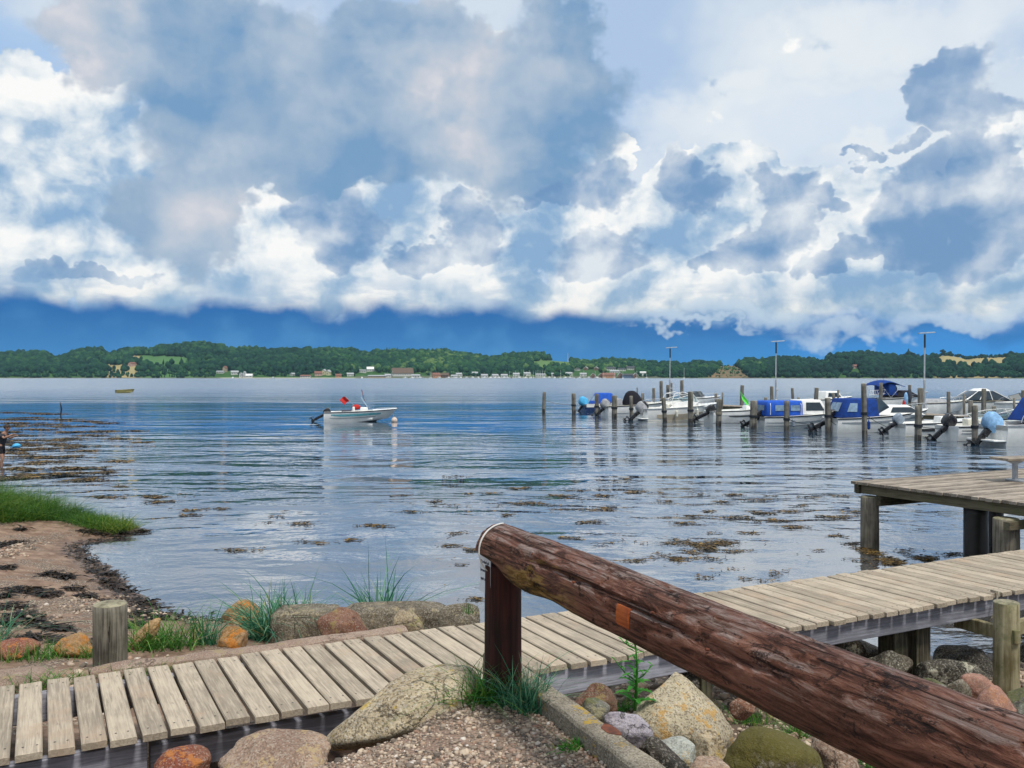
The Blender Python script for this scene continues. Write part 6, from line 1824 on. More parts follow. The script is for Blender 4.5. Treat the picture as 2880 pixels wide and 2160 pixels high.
# facing +x, leaning forward; waterline at z = 0, standing on the bed about 0.2 m below
z0 = -.14
Jt = {'pelvis': ((-.02, 0, z0 + .76), .098, .105), 'waist': ((.0, 0, z0 + .90), .088, .105), 'chest': ((.055, 0, z0 + 1.06), .10, .125), 'neckb': ((.10, 0, z0 + 1.20), .062, .07), 'neck': ((.135, 0, z0 + 1.255), .044, .044), 'headb': ((.165, 0, z0 + 1.31), .062, .06), 'head': ((.195, 0, z0 + 1.385), .092, .082), 'crown': ((.20, 0, z0 + 1.455), .058, .055)}
Bn = [('pelvis', 'waist'), ('waist', 'chest'), ('chest', 'neckb'), ('neckb', 'neck'), ('neck', 'headb'), ('headb', 'head'), ('head', 'crown')]
for sg, s in ((1, 'l'), (-1, 'r')):
    Jt['sh' + s] = ((.09, sg * .135, z0 + 1.165), .052)
    e = (.16, sg * .20, z0 + 1.03) if sg > 0 else (.17, sg * .19, z0 + 1.06)
    w = (.36, sg * .13, z0 + 1.10) if sg > 0 else (.385, sg * .12, z0 + 1.155)
    Jt['el' + s] = (e, .036); Jt['wr' + s] = (w, .025)
    dirv = (Vector(w) - Vector(e)).normalized()
    Jt['pa' + s] = (tuple(Vector(w) + dirv * .05), .030, .018)
    Bn += [('neckb', 'sh' + s), ('sh' + s, 'el' + s), ('el' + s, 'wr' + s), ('wr' + s, 'pa' + s)]
    hx = -.06 if sg > 0 else .03
    Jt['hip' + s] = ((-.02, sg * .085, z0 + .70), .082)
    kn = (.09, sg * .095, z0 + .40) if sg < 0 else (.0, sg * .09, z0 + .40)
    an = (.05, sg * .095, z0 + .07) if sg < 0 else (-.14, sg * .09, z0 + .07)
    Jt['kn' + s] = (kn, .052); Jt['cf' + s] = (tuple(Vector(kn).lerp(Vector(an), .35) + Vector((-.015, 0, 0))), .046); Jt['an' + s] = (an, .030)
    Jt['to' + s] = ((an[0] + .14, an[1], z0 + .025), .030, .022)
    Bn += [('pelvis', 'hip' + s), ('hip' + s, 'kn' + s), ('kn' + s, 'cf' + s), ('cf' + s, 'an' + s), ('an' + s, 'to' + s)]
body = skinned('body', Jt, Bn, M['skin'], per)
def fingers(s, sg):
    w = Vector(Jt['wr' + s][0]); p = Vector(Jt['pa' + s][0]); d = (p - w).normalized(); sd_ = Vector((0, 1, 0)); up = d.cross(sd_).normalized()
    mb = MB()
    for k, ln in enumerate((.052, .060, .056, .044)):
        b_ = p + d * .02 + sd_ * (.024 - .016 * k)
        mb.tube([b_ - d * .02, b_ + d * ln * .45, b_ + d * ln * .8 - up * .012 * 1, b_ + d * ln - up * .030], [.0085, .008, .007, .005], 6)
    t = p - d * .015 + sd_ * sg * -.028
    mb.tube([t, t + d * .022 - sd_ * sg * .014, t + d * .045 - sd_ * sg * .012 - up * .012], [.010, .009, .006], 6)
    return mb
for s, sg in (('l', 1), ('r', -1)): fingers(s, sg).build('hand', M['skin'], per, smooth=True)
# face: nose, brow, ears, eyes, mouth
hd = Vector(Jt['head'][0])
fm = MB(); fm.ball(hd + Vector((.088, 0, -.018)), (.018, .012, .018), seg=8, rings=6)
fm.ball(hd + Vector((.0, .080, -.01)), (.02, .010, .028), seg=8, rings=6); fm.ball(hd + Vector((.0, -.080, -.01)), (.02, .010, .028), seg=8, rings=6)
fm.build('face', M['skin'], per, smooth=True)
for y in (.03, -.03):
    ey = MB(); ey.ball(hd + Vector((.077, y, .004)), (.010, .011, .007), seg=8, rings=6); ey.build('eye', M['hair'], per, smooth=True)
mt = MB(); mt.ball(hd + Vector((.074, 0, -.052)), (.010, .020, .004), seg=8, rings=6); mt.build('mouth', M['red'], per, smooth=True)
hm = MB(); hm.ball(hd + Vector((-.018, 0, .028)), (.104, .093, .088), seg=18, rings=12)
ho = hm.build('hair', M['hair'], per, smooth=True)
me = ho.data; V = np.empty(len(me.vertices) * 3, np.float32); me.vertices.foreach_get('co', V); V = V.reshape(-1, 3)
q = V - np.array(hd); f_ = np.clip((q[:, 0] - .03) / .06, 0, 1); V[:, 2] = np.where(q[:, 2] < .03 + 0 * f_, V[:, 2] + f_ * (.045 - q[:, 2]) * .95, V[:, 2]); V[:, 0] -= f_ * np.clip(.02 - q[:, 2], 0, .05)
V += .008 * gnoise(V, 40, 2, 2)[:, None]; me.vertices.foreach_set('co', V.ravel()); me.update()
Js = {'hem': ((-.025, 0, z0 + .735), .126, .134), 'waist0': ((-.02, 0, z0 + .80), .120, .130), 'waist': ((.0, 0, z0 + .90), .106, .124), 'chest': ((.055, 0, z0 + 1.06), .116, .140), 'neckb': ((.098, 0, z0 + 1.19), .074, .086)}
Bs = [('hem', 'waist0'), ('waist0', 'waist'), ('waist', 'chest'), ('chest', 'neckb')]
for s in 'lr':
    e = Vector(Jt['sh' + s][0]).lerp(Vector(Jt['el' + s][0]), .72)
    Js['sh' + s] = (Jt['sh' + s][0], .064); Js['sl' + s] = (tuple(e), .056); Bs += [('neckb', 'sh' + s), ('sh' + s, 'sl' + s)]
skinned('tshirt', Js, Bs, M['shirt'], per)
Jp = {'pelvis': ((-.02, 0, z0 + .75), .112, .122), 'waist': ((-.01, 0, z0 + .86), .106, .120)}
Bp = [('pelvis', 'waist')]
for s in 'lr':
    e = Vector(Jt['hip' + s][0]).lerp(Vector(Jt['kn' + s][0]), .62)
    Jp['hip' + s] = (Jt['hip' + s][0], .096); Jp['le' + s] = (tuple(e), .080); Bp += [('pelvis', 'hip' + s), ('hip' + s, 'le' + s)]
so_ = skinned('shorts', Jp, Bp, M['shorts'], per)
hp = Vector(Jt['hipr'][0]); kp = Vector(Jt['knr'][0]); a = hp + Vector((0, -.100, .06)); e = hp.lerp(kp, .62) + Vector((0, -.088, .0))
st_ = MB(); st_.loft([[a + Vector((-.014, 0, 0)), a + Vector((.014, 0, 0)), a + Vector((.014, -.012, 0)), a + Vector((-.014, -.012, 0))], [e + Vector((-.012, 0, 0)), e + Vector((.012, 0, 0)), e + Vector((.012, -.012, 0)), e + Vector((-.012, -.012, 0))]])
st_.build('side_stripe', M['strap'], so_)
# landing net floating by the person
np_ = on_z(44, 1258, 0)
net = empty('landing_net', np_, 0, 'light blue net bag floating on the water beside the wading person', 'net')
mb = MB(); mb.tube([(.20 * math.cos(a), .15 * math.sin(a), .05 + .04 * math.cos(a)) for a in [2 * math.pi * i / 20 for i in range(20)]], .014, 6, closed=True); mb.build('rim', M['cyancanvas'], net)
mb = MB(); mb.ball((.04, 0, .06), (.17, .13, .10), seg=14, rings=8); q = mb.build('net_bag', M['cyancanvas'], net, smooth=True)
mb = MB(); mb.tube([(-.3, 0, .03), (-.75, -.1, .10)], .012, 6); mb.build('handle', M['steel'], net)
# crooked stake
sp = on_z(171, 1168, 0)
mb = MB(); mb.tube([(0, 0, -.8), (0, 0, .1), (.05, 0, .45), (-.01, 0, .8), (-.06, 0, 1.0)], [.05, .05, .065, .04, .02], 8)
o = mb.build('crooked_stake', M['pile_wet_shade'], smooth=True); o.location = sp
tag(o, 'thin crooked dark stake standing in the water far left', 'stake')
# ---------------------------------------------------------------- far shore
D0 = 1290.0
SKY_L = [(-700,1000),(-200,1000),(0,990),(80,984),(120,985),(150,999),(172,998),(200,986),(250,975),(285,976),(300,990),(320,986),(350,977),(390,975),(420,980),(450,969),(500,965),(560,959),(600,962),(630,968),(640,976),(680,976),(720,973),(760,981),(800,978),(850,978),(900,974),(950,979),(990,976),(1030,990),(1060,983),(1100,978),(1150,982),(1200,982),(1250,982),(1300,990),(1340,996),(1390,1000),(1410,996),(1440,992),(1480,988),(1530,990),(1552,1002),(1600,1005),(1660,1011),(1700,1004),(1740,1002),(1780,1007),(1820,1011),(1850,1014),(1900,1015),(1930,1018),(1960,1010),(1990,1014),(2040,1017),(2080,1013),(2100,1006),(2130,1009),(2180,1004),(2220,1002),(2250,1004),(2270,1008),(2300,1004),(2330,995),(2380,990),(2440,987),(2470,994),(2500,991),(2530,1001),(2560,988),(2570,994),(2600,999),(2640,992),(2650,984),(2700,991),(2720,997),(2750,992),(2800,991),(2850,989),(2880,991),(3200,985),(3700,1000)]
spx = np.array([p[0] for p in SKY_L], float); spy = np.array([p[1] for p in SKY_L], float)
W_H = 420.0
def ridge(px): return np.interp(px, spx, HOR - spy)            # tree-top height over the horizon in photo pixels
def shore_D(px): return D0 + np.interp(px, [-700, 0, 900, 1500, 2000, 2880, 3700], [120, 60, 10, 40, -60, -160, -160])
def hill_pt(px, s):
    """px column, s 0..1 from the water to the ridge -> ground point; trees (12 m) then reach the photo's skyline"""
    px = np.asarray(px, float); s = np.asarray(s, float)
    D = shore_D(px) + W_H * s
    zr = EYE + (ridge(px) / F) * (shore_D(px) + W_H) - 8.5
    prof = np.where(s < .05, s / .05 * .06, .06 + .94 * ((s - .05) / .95) ** .85)
    z = .6 + (np.maximum(zr, 3) - .6) * np.clip(prof, 0, 1)
    z = np.where(s > 1, .6 + (np.maximum(zr, 3) - .6) * (1 - (s - 1) * .12), z)
    return (px - CX) / F * D, D, z
cols = np.arange(-700, 3701, 12); rows = np.concatenate([[-.012, 0], np.linspace(.02, 1, 26), [1.2, 1.6]])
PX, S = np.meshgrid(cols, rows)
x, y, z = hill_pt(PX.ravel(), S.ravel()); z[S.ravel() < 0] = -1.0; z[(S.ravel() >= 0) & (S.ravel() < .001)] = .35
idx = np.arange(PX.size).reshape(PX.shape)
fc = np.c_[idx[:-1, :-1].ravel(), idx[:-1, 1:].ravel(), idx[1:, 1:].ravel(), idx[1:, :-1].ravel()]
def s_of(px, py):      # s whose ground shows at that pixel
    s = np.linspace(0, 1, 200); X_, Y_, Z_ = hill_pt(np.full(200, px), s)
    yy = HOR - (Z_ - EYE) / Y_ * F
    return float(np.interp(-py, -yy, s))
# open fields: (px0, px1, py_top, py_bottom, colour)
FIELDS = [(408, 525, 1004, 1021, 0), (305, 395, 1028, 1038, 1), (370, 430, 1002, 1010, 1), (2640, 2830, 999, 1026, 1), (1500, 1600, 1016, 1031, 2), (2290, 2420, 1013, 1019, 2), (270, 300, 1004, 1009, 2)]
SCAR = (2000, 2110, 1022, 1064)
fld = np.zeros(PX.size); kind_ = np.zeros(PX.size)
yy = HOR - (z - EYE) / y * F
def in_field(px, py, grow=0.0):
    k = np.full(len(px), -1)
    for (a, b, t, bo, c) in FIELDS:
        u = (px - (a + b) / 2) / ((b - a) / 2 + grow); v = (py - (t + bo) / 2) / ((bo - t) / 2 + grow * .25)
        k = np.where(np.abs(u) ** 3 + np.abs(v) ** 3 < 1, c, k)
    a, b, t, bo = SCAR; tt = (py - t) / (bo - t)
    k = np.where((tt > -.05) & (tt < 1.1) & (np.abs(px - 2050 + 8 * np.sin(py)) < 20 + 42 * tt), 3, k)
    return k
me = np_mesh('hills', np.c_[x, y, z], fc)
def hill_mat():
    m, nt, bs = material('far_meadow_and_soil')
    co = nt.coord('Object')
    n = nt.noise(co, .02, 5, .6); n2 = nt.noise(co, .12, 5, .65)
    X_, Y_, Z_ = nt.xyz(co)
    pxn = nt.add(nt.mul(nt.m('DIVIDE', X_, Y_), F), CX)           # bearing of the place, only used to say which field it is
    c = nt.mix(nt.ramp(n2, .35, .65), srgb('#2C4A22'), srgb('#3F6130'))
    tan = nt.mix(n2, srgb('#8C8058'), srgb('#A09468')); gr = nt.mix(n2, srgb('#3C6034'), srgb('#567A44')); sc = nt.mix(nt.ramp(n2, .4, .6), srgb('#54563A'), srgb('#80664A'))
    def band(a, b): return nt.mul(nt.ramp(pxn, a - 8, a + 8), nt.ramp(pxn, b + 8, b - 8))
    c = nt.mix(band(395, 545), c, gr); c = nt.mix(band(1480, 1610), c, nt.mix(n2, srgb('#4A6638'), srgb('#64804A')))
    c = nt.mix(band(300, 394), c, tan); c = nt.mix(band(2630, 2840), c, tan)
    c = nt.mix(band(1990, 2120), c, sc)
    shore = nt.ramp(Z_, 1.2, .5)
    c = nt.mix(nt.mul(shore, .9), c, nt.mix(nt.mul(band(620, 1400), .8), srgb('#6A665A'), srgb('#C0B8A4')))
    c = nt.mix(nt.mul(band(1000, 1860), nt.mul(nt.ramp(Z_, 4.0, 2.5), .8)), c, srgb('#5E6152'))
    pset(nt, bs, c, .95, spec=.1)
    return m
hills = link_mesh('hills', me, hill_mat(), smooth=True)
tag(hills, kind='structure', label='low hills on the far side of the fjord')

# woods: thousands of lumpy crowns in one mesh
bm = bmesh.new(); bmesh.ops.create_icosphere(bm, subdivisions=2, radius=1)
T0 = np.array([v.co[:] for v in bm.verts]); F0_ = np.array([[v.index for v in f.verts] for f in bm.faces]); bm.free()
variants = []
for k in range(8):
    r = np.random.default_rng(100 + k); V = T0.copy()
    V = V * (1 + .30 * gnoise(V, 1.5, k, 2)[:, None] + .34 * gnoise(V, 4.5, k + 3, 2)[:, None])
    V[:, 2] = np.where(V[:, 2] < 0, V[:, 2] * .75, V[:, 2])
    variants.append(V)
variants = np.array(variants)
r = np.random.default_rng(9)
N = 27000
tpx = r.uniform(-400, 3300, N); ts = r.uniform(.0, 1.04, N) ** .9
tx, ty, tz = hill_pt(tpx, ts); tpy = HOR - (tz - EYE) / ty * F
fk = in_field(tpx, tpy, 6.0); fk2 = np.maximum.reduce([in_field(tpx, tpy - q, 2.0) for q in (5, 10, 15)])
village = ((tpx > 1000) & (tpx < 1860) & (ts < .045)) | ((tpx > 640) & (tpx < 1000) & (ts < .035)) | ((tpx > 1600) & (tpx < 1810) & (ts < .17) & (r.random(N) < .75)) | ((tpx > 1040) & (tpx < 1200) & (ts < .11) & (r.random(N) < .8))
hp = np.zeros(N, bool)
for (hx, hy) in ((372, 1030), (633, 1046), (620, 1049), (660, 1053), (895, 1057), (912, 1053), (924, 1055), (1020, 1048), (1045, 1044), (1132, 1056), (1170, 1058), (1624, 1042), (1648, 1041), (1677, 1041), (1716, 1041), (1748, 1043), (1774, 1040), (1728, 1049), (1226, 1059), (1252, 1059), (2404, 1036)):
    hp |= (np.abs(tpx - hx) < 15) & (tpy > hy - 2) & (tpy < hy + 20)
hedge = (ts > .95) & (tpx > 2640) & (tpx < 2880)
keep = (((fk < 0) & ~village & ((fk2 < 0) | (r.random(N) < np.where(tpx > 2600, .06, .22)))) | (hedge & (r.random(N) < .8))) & ~hp
scar = (fk == 3) & (r.random(N) < .22) & ~village
keep |= scar
tx, ty, tz, tpx, ts, scar, hedge = tx[keep], ty[keep], tz[keep], tpx[keep], ts[keep], scar[keep], hedge[keep]
n = len(tx)
h = np.clip(np.exp(r.normal(np.log(7.4), .27, n)), 4, 11.5) * np.where(ts < .12, .6, 1.0) * np.where(hedge, .6, 1.0) * np.where(scar, .35, 1.0)
h = np.where((tpx > 1620) & (tpx < 2000), h * .85, h)
w = h * r.uniform(.34, .60, n)
con = (gnoise(np.c_[tx / 60, ty / 60, np.zeros(n)], 1.0, 3, 2) > .25) & (r.random(n) < .45)
con |= (np.abs(tpx - 1745) < 50) & (ts > .8) & (r.random(n) < .6); con |= (np.abs(tpx - 2575) < 40) & (ts > .7) & (r.random(n) < .6)
w = np.where(con, h * .25, w)
vi = r.integers(0, 8, n); an = r.uniform(0, 2 * np.pi, n); ca, sa = np.cos(an), np.sin(an)
V = variants[vi]
taper = np.where(con[:, None], np.clip(1.05 - (V[..., 2] + 1) * .48, .12, 1), 1)
X_ = (V[..., 0] * ca[:, None] - V[..., 1] * sa[:, None]) * w[:, None] * taper + tx[:, None]
Y_ = (V[..., 0] * sa[:, None] + V[..., 1] * ca[:, None]) * w[:, None] * taper + ty[:, None]
Z_ = (V[..., 2] * .55 + .42) * h[:, None] + tz[:, None]
VV = np.stack([X_, Y_, Z_], -1).reshape(-1, 3)
FFt = (F0_[None] + (np.arange(n) * len(T0))[:, None, None]).reshape(-1, 3)
pv = np.clip(r.random(n) * .6 + .2 + .35 * gnoise(np.c_[tx / 90, ty / 90, np.zeros(n)], 1.0, 8, 3) + .22 * np.exp(-((tpx - 1200) / 260) ** 2) + .18 * np.exp(-((tpx - 1700) / 160) ** 2) - .20 * (tpx > 2150) - np.where(con, .22, 0) + np.where(scar, .3, 0), 0, 1)
def wood_crowns():
    m, nt, bs = material('far_tree_crowns')
    co = nt.coord('Object')
    c = nt.cramp(nt.attr('pv'), [(0, srgb('#0E2A26')), (.3, srgb('#173A30')), (.6, srgb('#234B34')), (.85, srgb('#3C643A')), (1, srgb('#64804A'))])
    n1 = nt.noise(co, .55, 5, .7)
    c = nt.mix(nt.mul(nt.ramp(n1, .55, .3), .55), c, srgb('#0E2018')); c = nt.mix(nt.mul(nt.ramp(n1, .55, .75), .35), c, srgb('#6E9450'))
    pset(nt, bs, c, .9, spec=.1, normal=nt.bump(nt.noise(co, .9, 5, .75), 1.0, 2.2))
    return m
o = link_mesh('woods', np_mesh('woods', VV, FFt, {'pv': np.repeat(pv, len(T0))}), wood_crowns(), smooth=True)
tag(o, 'dense dark green woods covering the far hills', 'wood', kind='stuff')

# single trees that stand out on the far ridge at the right
def far_tree(px, pyb, h, label, con=False):
    s = s_of(px, pyb); X0, Y0, Z0 = [float(q) for q in hill_pt(px, s)]
    o = empty('conifer' if con else 'broadleaf_tree', (X0, Y0, Z0), 0, label, 'tree', 'single trees standing out on the far ridge')
    mb = MB(); mb.tube([(0, 0, -1), (0, 0, h * .6)], [h * .03, h * .012], 6); mb.build('trunk', M['pile_wet_shade'], o)
    rr = np.random.default_rng(int(px)); parts = []; fcs_ = []
    k = 26
    for i in range(k):
        t = (i + .5) / k
        if con: c = np.array([rr.normal(0, .05 * h * (1 - t)), rr.normal(0, .05 * h * (1 - t)), h * (.15 + .85 * t)]); rad = h * (.20 * (1 - t) + .02)
        else:
            q = rr.normal(size=3); q /= np.linalg.norm(q); c = np.array([q[0] * .3 * h, q[1] * .3 * h, h * (.62 + q[2] * .28)]); rad = h * rr.uniform(.10, .19)
        parts.append(variants[i % 8] * np.array([rad, rad, rad * (.7 if con else .85)]) + c); fcs_.append(F0_ + i * len(T0))
    Vq = np.vstack(parts)
    me = np_mesh('crown', Vq, np.vstack(fcs_), {'pv': np.full(len(Vq), .12)})
    link_mesh('crown', me, bpy.data.materials['far_tree_crowns'], o, True)
for (px, py, h, lb, con) in ((2555, 1004, 15, 'tall dark conifer rising above the far wood beside the right lamp pole', True), (2536, 1006, 10, 'small pointed conifer left of the tall dark conifer', True), (2652, 1000, 11, 'rounded tree standing tallest at the left end of the ridge hedge', False), (2672, 1001, 8, 'bushy tree beside the tallest one on the ridge hedge', False),
                         (2760, 999, 6.5, 'small lone round tree on the skyline above the tan field', False), (2700, 1001, 6, 'low dark tree in the middle of the ridge hedge', False), (2840, 998, 7, 'broad low tree at the right end of the ridge hedge', False)):
    far_tree(px, py, h, lb, con)

# houses
roofm = {'red': plain('tiled_roof', (.22, .10, .07), .8, var=.15), 'dark': plain('dark_roof', (.05, .055, .06), .7, var=.15), 'thatch': plain('thatched_roof', (.13, .09, .065), .9, var=.2), 'grey': plain('grey_roof', (.35, .37, .38), .7, var=.1), 'white': M['gel']}
wallm = {'white': plain('whitewashed_wall', (.56, .56, .53), .8, var=.06), 'pink': plain('pinkish_wall', (.52, .34, .28), .8, var=.08), 'tan': plain('tan_wall', (.45, .36, .24), .8, var=.1), 'yellow': plain('pale_yellow_wall', (.62, .58, .36), .8, var=.08), 'brown': plain('brown_timber_wall', (.20, .12, .08), .8, var=.15), 'orange': plain('orange_wall', (.50, .26, .14), .8, var=.1), 'blue': plain('blue_grey_wall', (.12, .18, .28), .8, var=.1)}
HOUSES = [(372, 1030, 9, 6, 4.2, 'pink', 'red', 'pinkish house with a pale gable on the small tan field at the left', 70), (410, 1031, 5, 3, 2, 'white', 'grey', 'tiny white shed right of the pinkish house on the field', 10), (633, 1046, 6, 8, 5, 'tan', 'red', 'tall narrow tan house among trees at the left', 80), (620, 1049, 9, 3, 2, 'white', 'grey', 'low white building below the tall narrow tan house', 0),
          (660, 1053, 9, 5, 3, 'white', 'grey', 'white house above the pair of white gables', 20), (678, 1060, 5, 6, 4, 'white', 'grey', 'left one of the pair of small white gabled huts by the water', 85), (688, 1060, 5, 8, 4, 'white', 'grey', 'right and taller one of the pair of small white gabled huts', 85), (701, 1060, 8, 4.5, 2.4, 'white', 'white', 'broad white shed right of the white gabled huts', 0),
          (823, 1057, 6, 4, 2.6, 'white', 'grey', 'small white house at the water left of the pinkish houses', 60), (860, 1060, 12, 3.2, 2, 'white', 'pink', 'long low whitish building by the water', 0), (895, 1057, 9, 6, 3.4, 'pink', 'red', 'pink house by the beach at centre left', 20), (912, 1053, 6, 7, 4.5, 'yellow', 'grey', 'pale yellow gabled house behind the beach', 80), (924, 1055, 6, 7, 4.5, 'yellow', 'grey', 'second pale yellow house, right of the first one', 70),
          (952, 1060, 7, 4.5, 2.6, 'orange', 'red', 'little orange hut on the beach', 10), (1020, 1048, 9, 4, 3.2, 'white', 'grey', 'grey-white house in the trees left of the white-roofed house', 0), (1045, 1044, 12, 6, 3, 'white', 'white', 'white-roofed house on the slope left of the thatched building', 10), (1062, 1060, 22, 3, 2, 'tan', 'grey', 'long low building below the white-roofed house', 0),
          (1132, 1056, 26, 10, 3, 'white', 'thatch', 'large brown thatched building with a white gable', 12), (1170, 1059, 10, 4, 2.5, 'white', 'grey', 'white annex right of the thatched building', 0), (1226, 1060, 10, 6, 3.4, 'orange', 'red', 'reddish boathouse near the two tall masts', 30), (1252, 1060, 10, 6, 3, 'brown', 'thatch', 'brown boathouse right of the reddish boathouse', -20), (1278, 1060, 8, 3.5, 2.2, 'white', 'grey', 'small pale kiosk on the far quay', 0),
          (1520, 1058, 12, 3.5, 2.4, 'white', 'grey', 'low pale harbour shed among the far masts', 0), (1668, 1060, 9, 6, 3, 'brown', 'white', 'boathouse with a white-edged gable, left in the harbour row', 85), (1690, 1060, 9, 5.5, 3, 'brown', 'white', 'second boathouse with a white-edged gable in the harbour row', 85), (1712, 1061, 16, 6, 3.6, 'orange', 'red', 'wide reddish-brown harbour building', 0), (1744, 1060, 9, 7, 3, 'brown', 'white', 'tall white-edged gable boathouse in the middle of the harbour row', 85),
          (1768, 1060, 16, 5, 3, 'blue', 'dark', 'long blue-grey harbour shed', 0), (1787, 1060, 9, 6, 3, 'brown', 'white', 'last white-edged gable boathouse in the harbour row', 85), (1808, 1056, 7, 5, 4, 'white', 'white', 'white flat-roofed box building at the right end of the harbour row', 0), (1624, 1042, 8, 4, 2.6, 'white', 'dark', 'house with a pale front, leftmost in the upper row', 60), (1648, 1041, 9, 5, 2.8, 'brown', 'white', 'white-edged gable house in the upper row', 80), (1677, 1041, 9, 5, 2.8, 'brown', 'white', 'second white-edged gable house in the upper row', 80),
          (1716, 1041, 14, 4.5, 2.6, 'white', 'dark', 'long house with a dark roof in the upper row', 0), (1748, 1043, 10, 4, 2.6, 'white', 'dark', 'low white house in the upper row', 10), (1774, 1040, 12, 5, 2.8, 'white', 'dark', 'white house at the right end of the upper row', 5), (1728, 1049, 12, 4, 2.4, 'white', 'grey', 'pale long roof between the two rows of houses', 0), (2404, 1036, 7, 5, 3, 'pink', 'red', 'pinkish house half hidden in the dark wood at the right', 30)]
for px, pyb in ((985, 1058), (1090, 1060), (1290, 1058), (1335, 1055), (1362, 1059), (1392, 1060), (1418, 1060), (1452, 1058), (1482, 1056), (1560, 1058), (1600, 1056), (1640, 1058)):
    HOUSES.append((px, pyb, 8, 4.5, 2.8, 'white', 'grey', 'tiny pale house among the trees of the far harbour village', (px * 7) % 40))
for (px, pyb, w, hh_, wh, wm, rm, lb, rz) in HOUSES:
    s = s_of(px, min(pyb, 1060.5)) if pyb < 1059 else .012
    X0, Y0, Z0 = [float(q) for q in hill_pt(px, s)]
    o = empty('house', (X0, Y0, Z0 - .3), R(rz), lb, 'house', 'tiny pale houses of the far harbour village' if lb.startswith('tiny pale') else 'houses on the far shore')
    w *= 1.15; hh_ *= 1.1; wh *= 1.1
    d = w * .62; mb = MB(); mb.prism([(-w / 2, -1), (w / 2, -1), (w / 2, wh), (-w / 2, wh)], -d / 2, d / 2)
    mb.add([(-w / 2 + .03, -d / 2, wh), (-w / 2 + .03, d / 2, wh), (-w / 2 + .03, 0, hh_ - .15), (w / 2 - .03, -d / 2, wh), (w / 2 - .03, d / 2, wh), (w / 2 - .03, 0, hh_ - .15)], [(0, 1, 2), (3, 5, 4)])
    mb.build('wall', wallm[wm], o)
    rf = MB(); e = .4; t_ = .35
    for sg in (1, -1):
        rf.loft([[(x_, sg * (d / 2 + e), wh - e * .6), (x_, 0, hh_), (x_, 0, hh_ + t_), (x_, sg * (d / 2 + e + .1), wh - e * .6 + t_)] for x_ in (-w / 2 - e, w / 2 + e)])
    rf.build('roof', roofm.get(rm, roofm['red']), o)
    nw = max(1, int(w // 3.2))
    for k in range(nw):
        xw = -w / 2 + (k + .5) * w / nw
        wn = MB(); wn.box((xw, -d / 2 - .02, wh * .5), (1.0, .08, min(1.2, wh * .5))); wn.build('window', M['pane'], o)
    wn = MB(); wn.box((-w / 2 - .02, 0, wh * .5), (.08, 1.2, min(1.3, wh * .55))); wn.build('window', M['pane'], o)

# far quay and harbour boats
def far_sail(px, top, off=6, L=8.0):
    Yb = float(shore_D(px)) - off; X0 = (px - CX) / F * Yb; hm_ = EYE + (HOR - top) / F * Yb
    o = empty('sailing_boat', (X0, Yb, 0), R(rng.uniform(60, 120)), 'tiny white sailing boat with a bare mast among others in the far harbour', 'sailing boat', 'sailing boats in the far harbour')
    Hs = Hull(L, 2.6, .8, 1.0, .3); Hs.build(o, M['gel']); Hs.deck(o, M['gel'])
    mb = MB(); mb.tube([(0, 0, .5), (0, 0, hm_)], [.16, .10], 6); mb.build('mast', M['gel'], o)
    return o
for i, (px, tp) in enumerate([(1210, 1044), (1214, 1044), (1443, 1045), (1450, 1042), (1458, 1046), (1473, 1040), (1490, 1042), (1500, 1045), (1507, 1040), (1513, 1041), (1519, 1042), (1526, 1040), (1533, 1041), (1577, 1041), (1611, 1046), (1642, 1042), (1674, 1044), (1698, 1043), (1728, 1045), (1752, 1044), (1791, 1042), (1818, 1044), (1433, 1044), (1481, 1044)]):
    far_sail(px, tp, 4 + (i % 5) * 5, 7 + (i % 3))
o = far_sail(1924, 1035, 60, 9); o['label'] = 'white sailing boat anchored alone off the wooded bank, right of the left lamp pole'; del o['group']
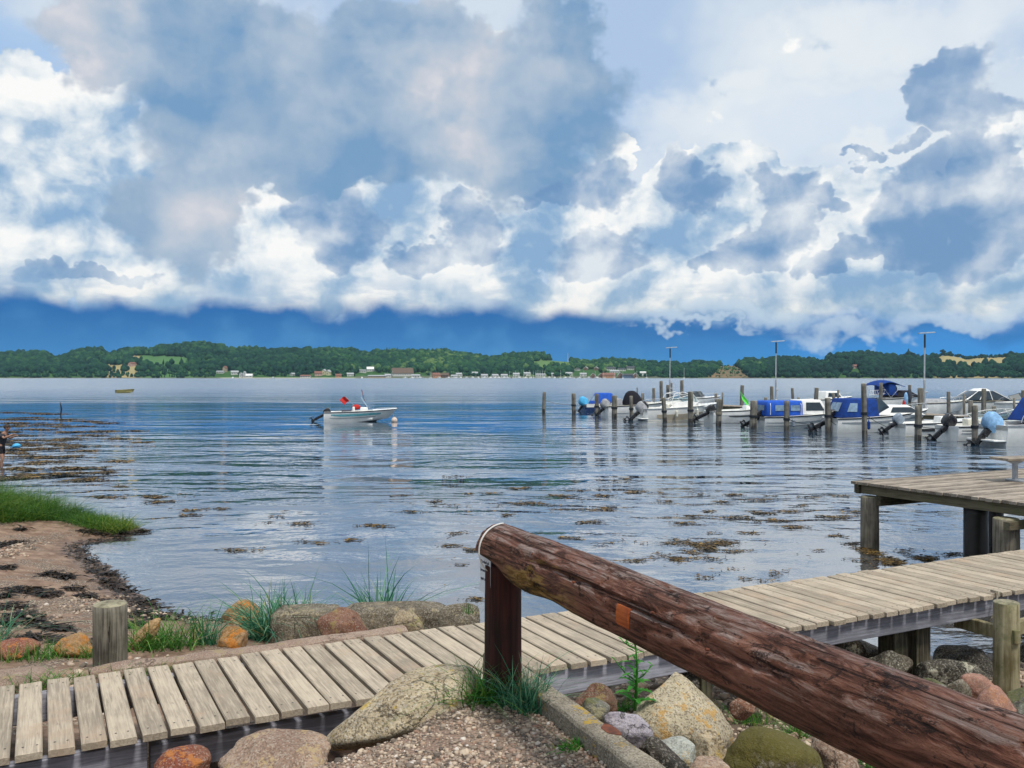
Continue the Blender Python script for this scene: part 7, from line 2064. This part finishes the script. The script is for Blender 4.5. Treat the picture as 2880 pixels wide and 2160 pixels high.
def far_motor(px, off, L, lab=None, py=None):
    Yb = float(shore_D(px)) - off; X0 = (px - CX) / F * Yb
    o = empty('far_motorboat', (X0, Yb, 0), R(rng.uniform(-25, 205)), lab or 'tiny white motorboat lying along the far harbour quay', 'motorboat', None if lab else 'motorboats along the far harbour quay')
    Hs = Hull(L, 2.4, .8, 1.1, .3); Hs.build(o, M['gel']); Hs.deck(o, M['gel'])
    frustum('cabin', M['gel'], o, -L * .15, L * .2, .9, .8, -L * .1, L * .12, .7, 2.0, .1)
for i, px in enumerate((1140, 1160, 1182, 1236, 1262, 1282, 1296, 1312, 1330, 1345, 1362, 1380, 1392, 1404, 1418, 1428, 1462, 1478, 1494, 1530, 1545, 1560, 1590, 1604, 1630, 1656, 1680)):
    far_motor(px, 4 + (i * 7 % 5) * 4, 7.0 + (i % 3) * 2)
far_motor(655, 60, 6.5, 'white motorboat lying off the white gabled huts on the far left shore')
far_motor(768, 12, 6, 'white motorboat at the far beach left of the pink house')
far_motor(1018, 30, 6, 'white motorboat off the far beach left of the thatched building')
# transmission mast on the ridge
s = .95; X0, Y0, Z0 = [float(q) for q in hill_pt(1597, s)]
mm = MB(); hm_ = EYE + (HOR - 992) / F * Y0 - Z0
for (dx_, dy_) in ((.9, 0), (-.45, .78), (-.45, -.78)): mm.tube([(dx_, dy_, 0), (dx_ * .5, dy_ * .5, hm_)], .16, 5)
for k in range(14):
    z_ = hm_ * k / 14; f_ = 1 - .5 * k / 14; q = [Vector((a_ * f_, b_ * f_, z_)) for a_, b_ in ((.9, 0), (-.45, .78), (-.45, -.78))]
    for a_, b_ in ((0, 1), (1, 2), (2, 0)): mm.tube([q[a_], q[b_] + Vector((0, 0, hm_ / 14))], .1, 4)
o = mm.build('transmission_mast', M['galv']); o.location = (X0, Y0, Z0)
tag(o, 'thin lattice transmission mast on the far ridge', 'mast')
# ---------------------------------------------------------------- the damp air over the fjord
hz_ = MB(); hz_.box((0, 900, 62), (6400, 2500, 132))
hm = bpy.data.materials.new('damp_air'); hm.use_nodes = True
hn = NT(hm.node_tree); hn.n.remove(hn.n['Principled BSDF'])
pvn = hn.node('ShaderNodeVolumePrincipled'); pvn.inputs['Density'].default_value = .00006; pvn.inputs['Color'].default_value = (.45, .75, .95, 1)
hn.l.new(pvn.outputs[0], hn.n['Material Output'].inputs['Volume'])
haze = hz_.build('haze', hm)
tag(haze, kind='stuff', label='thin bluish damp air over the fjord')
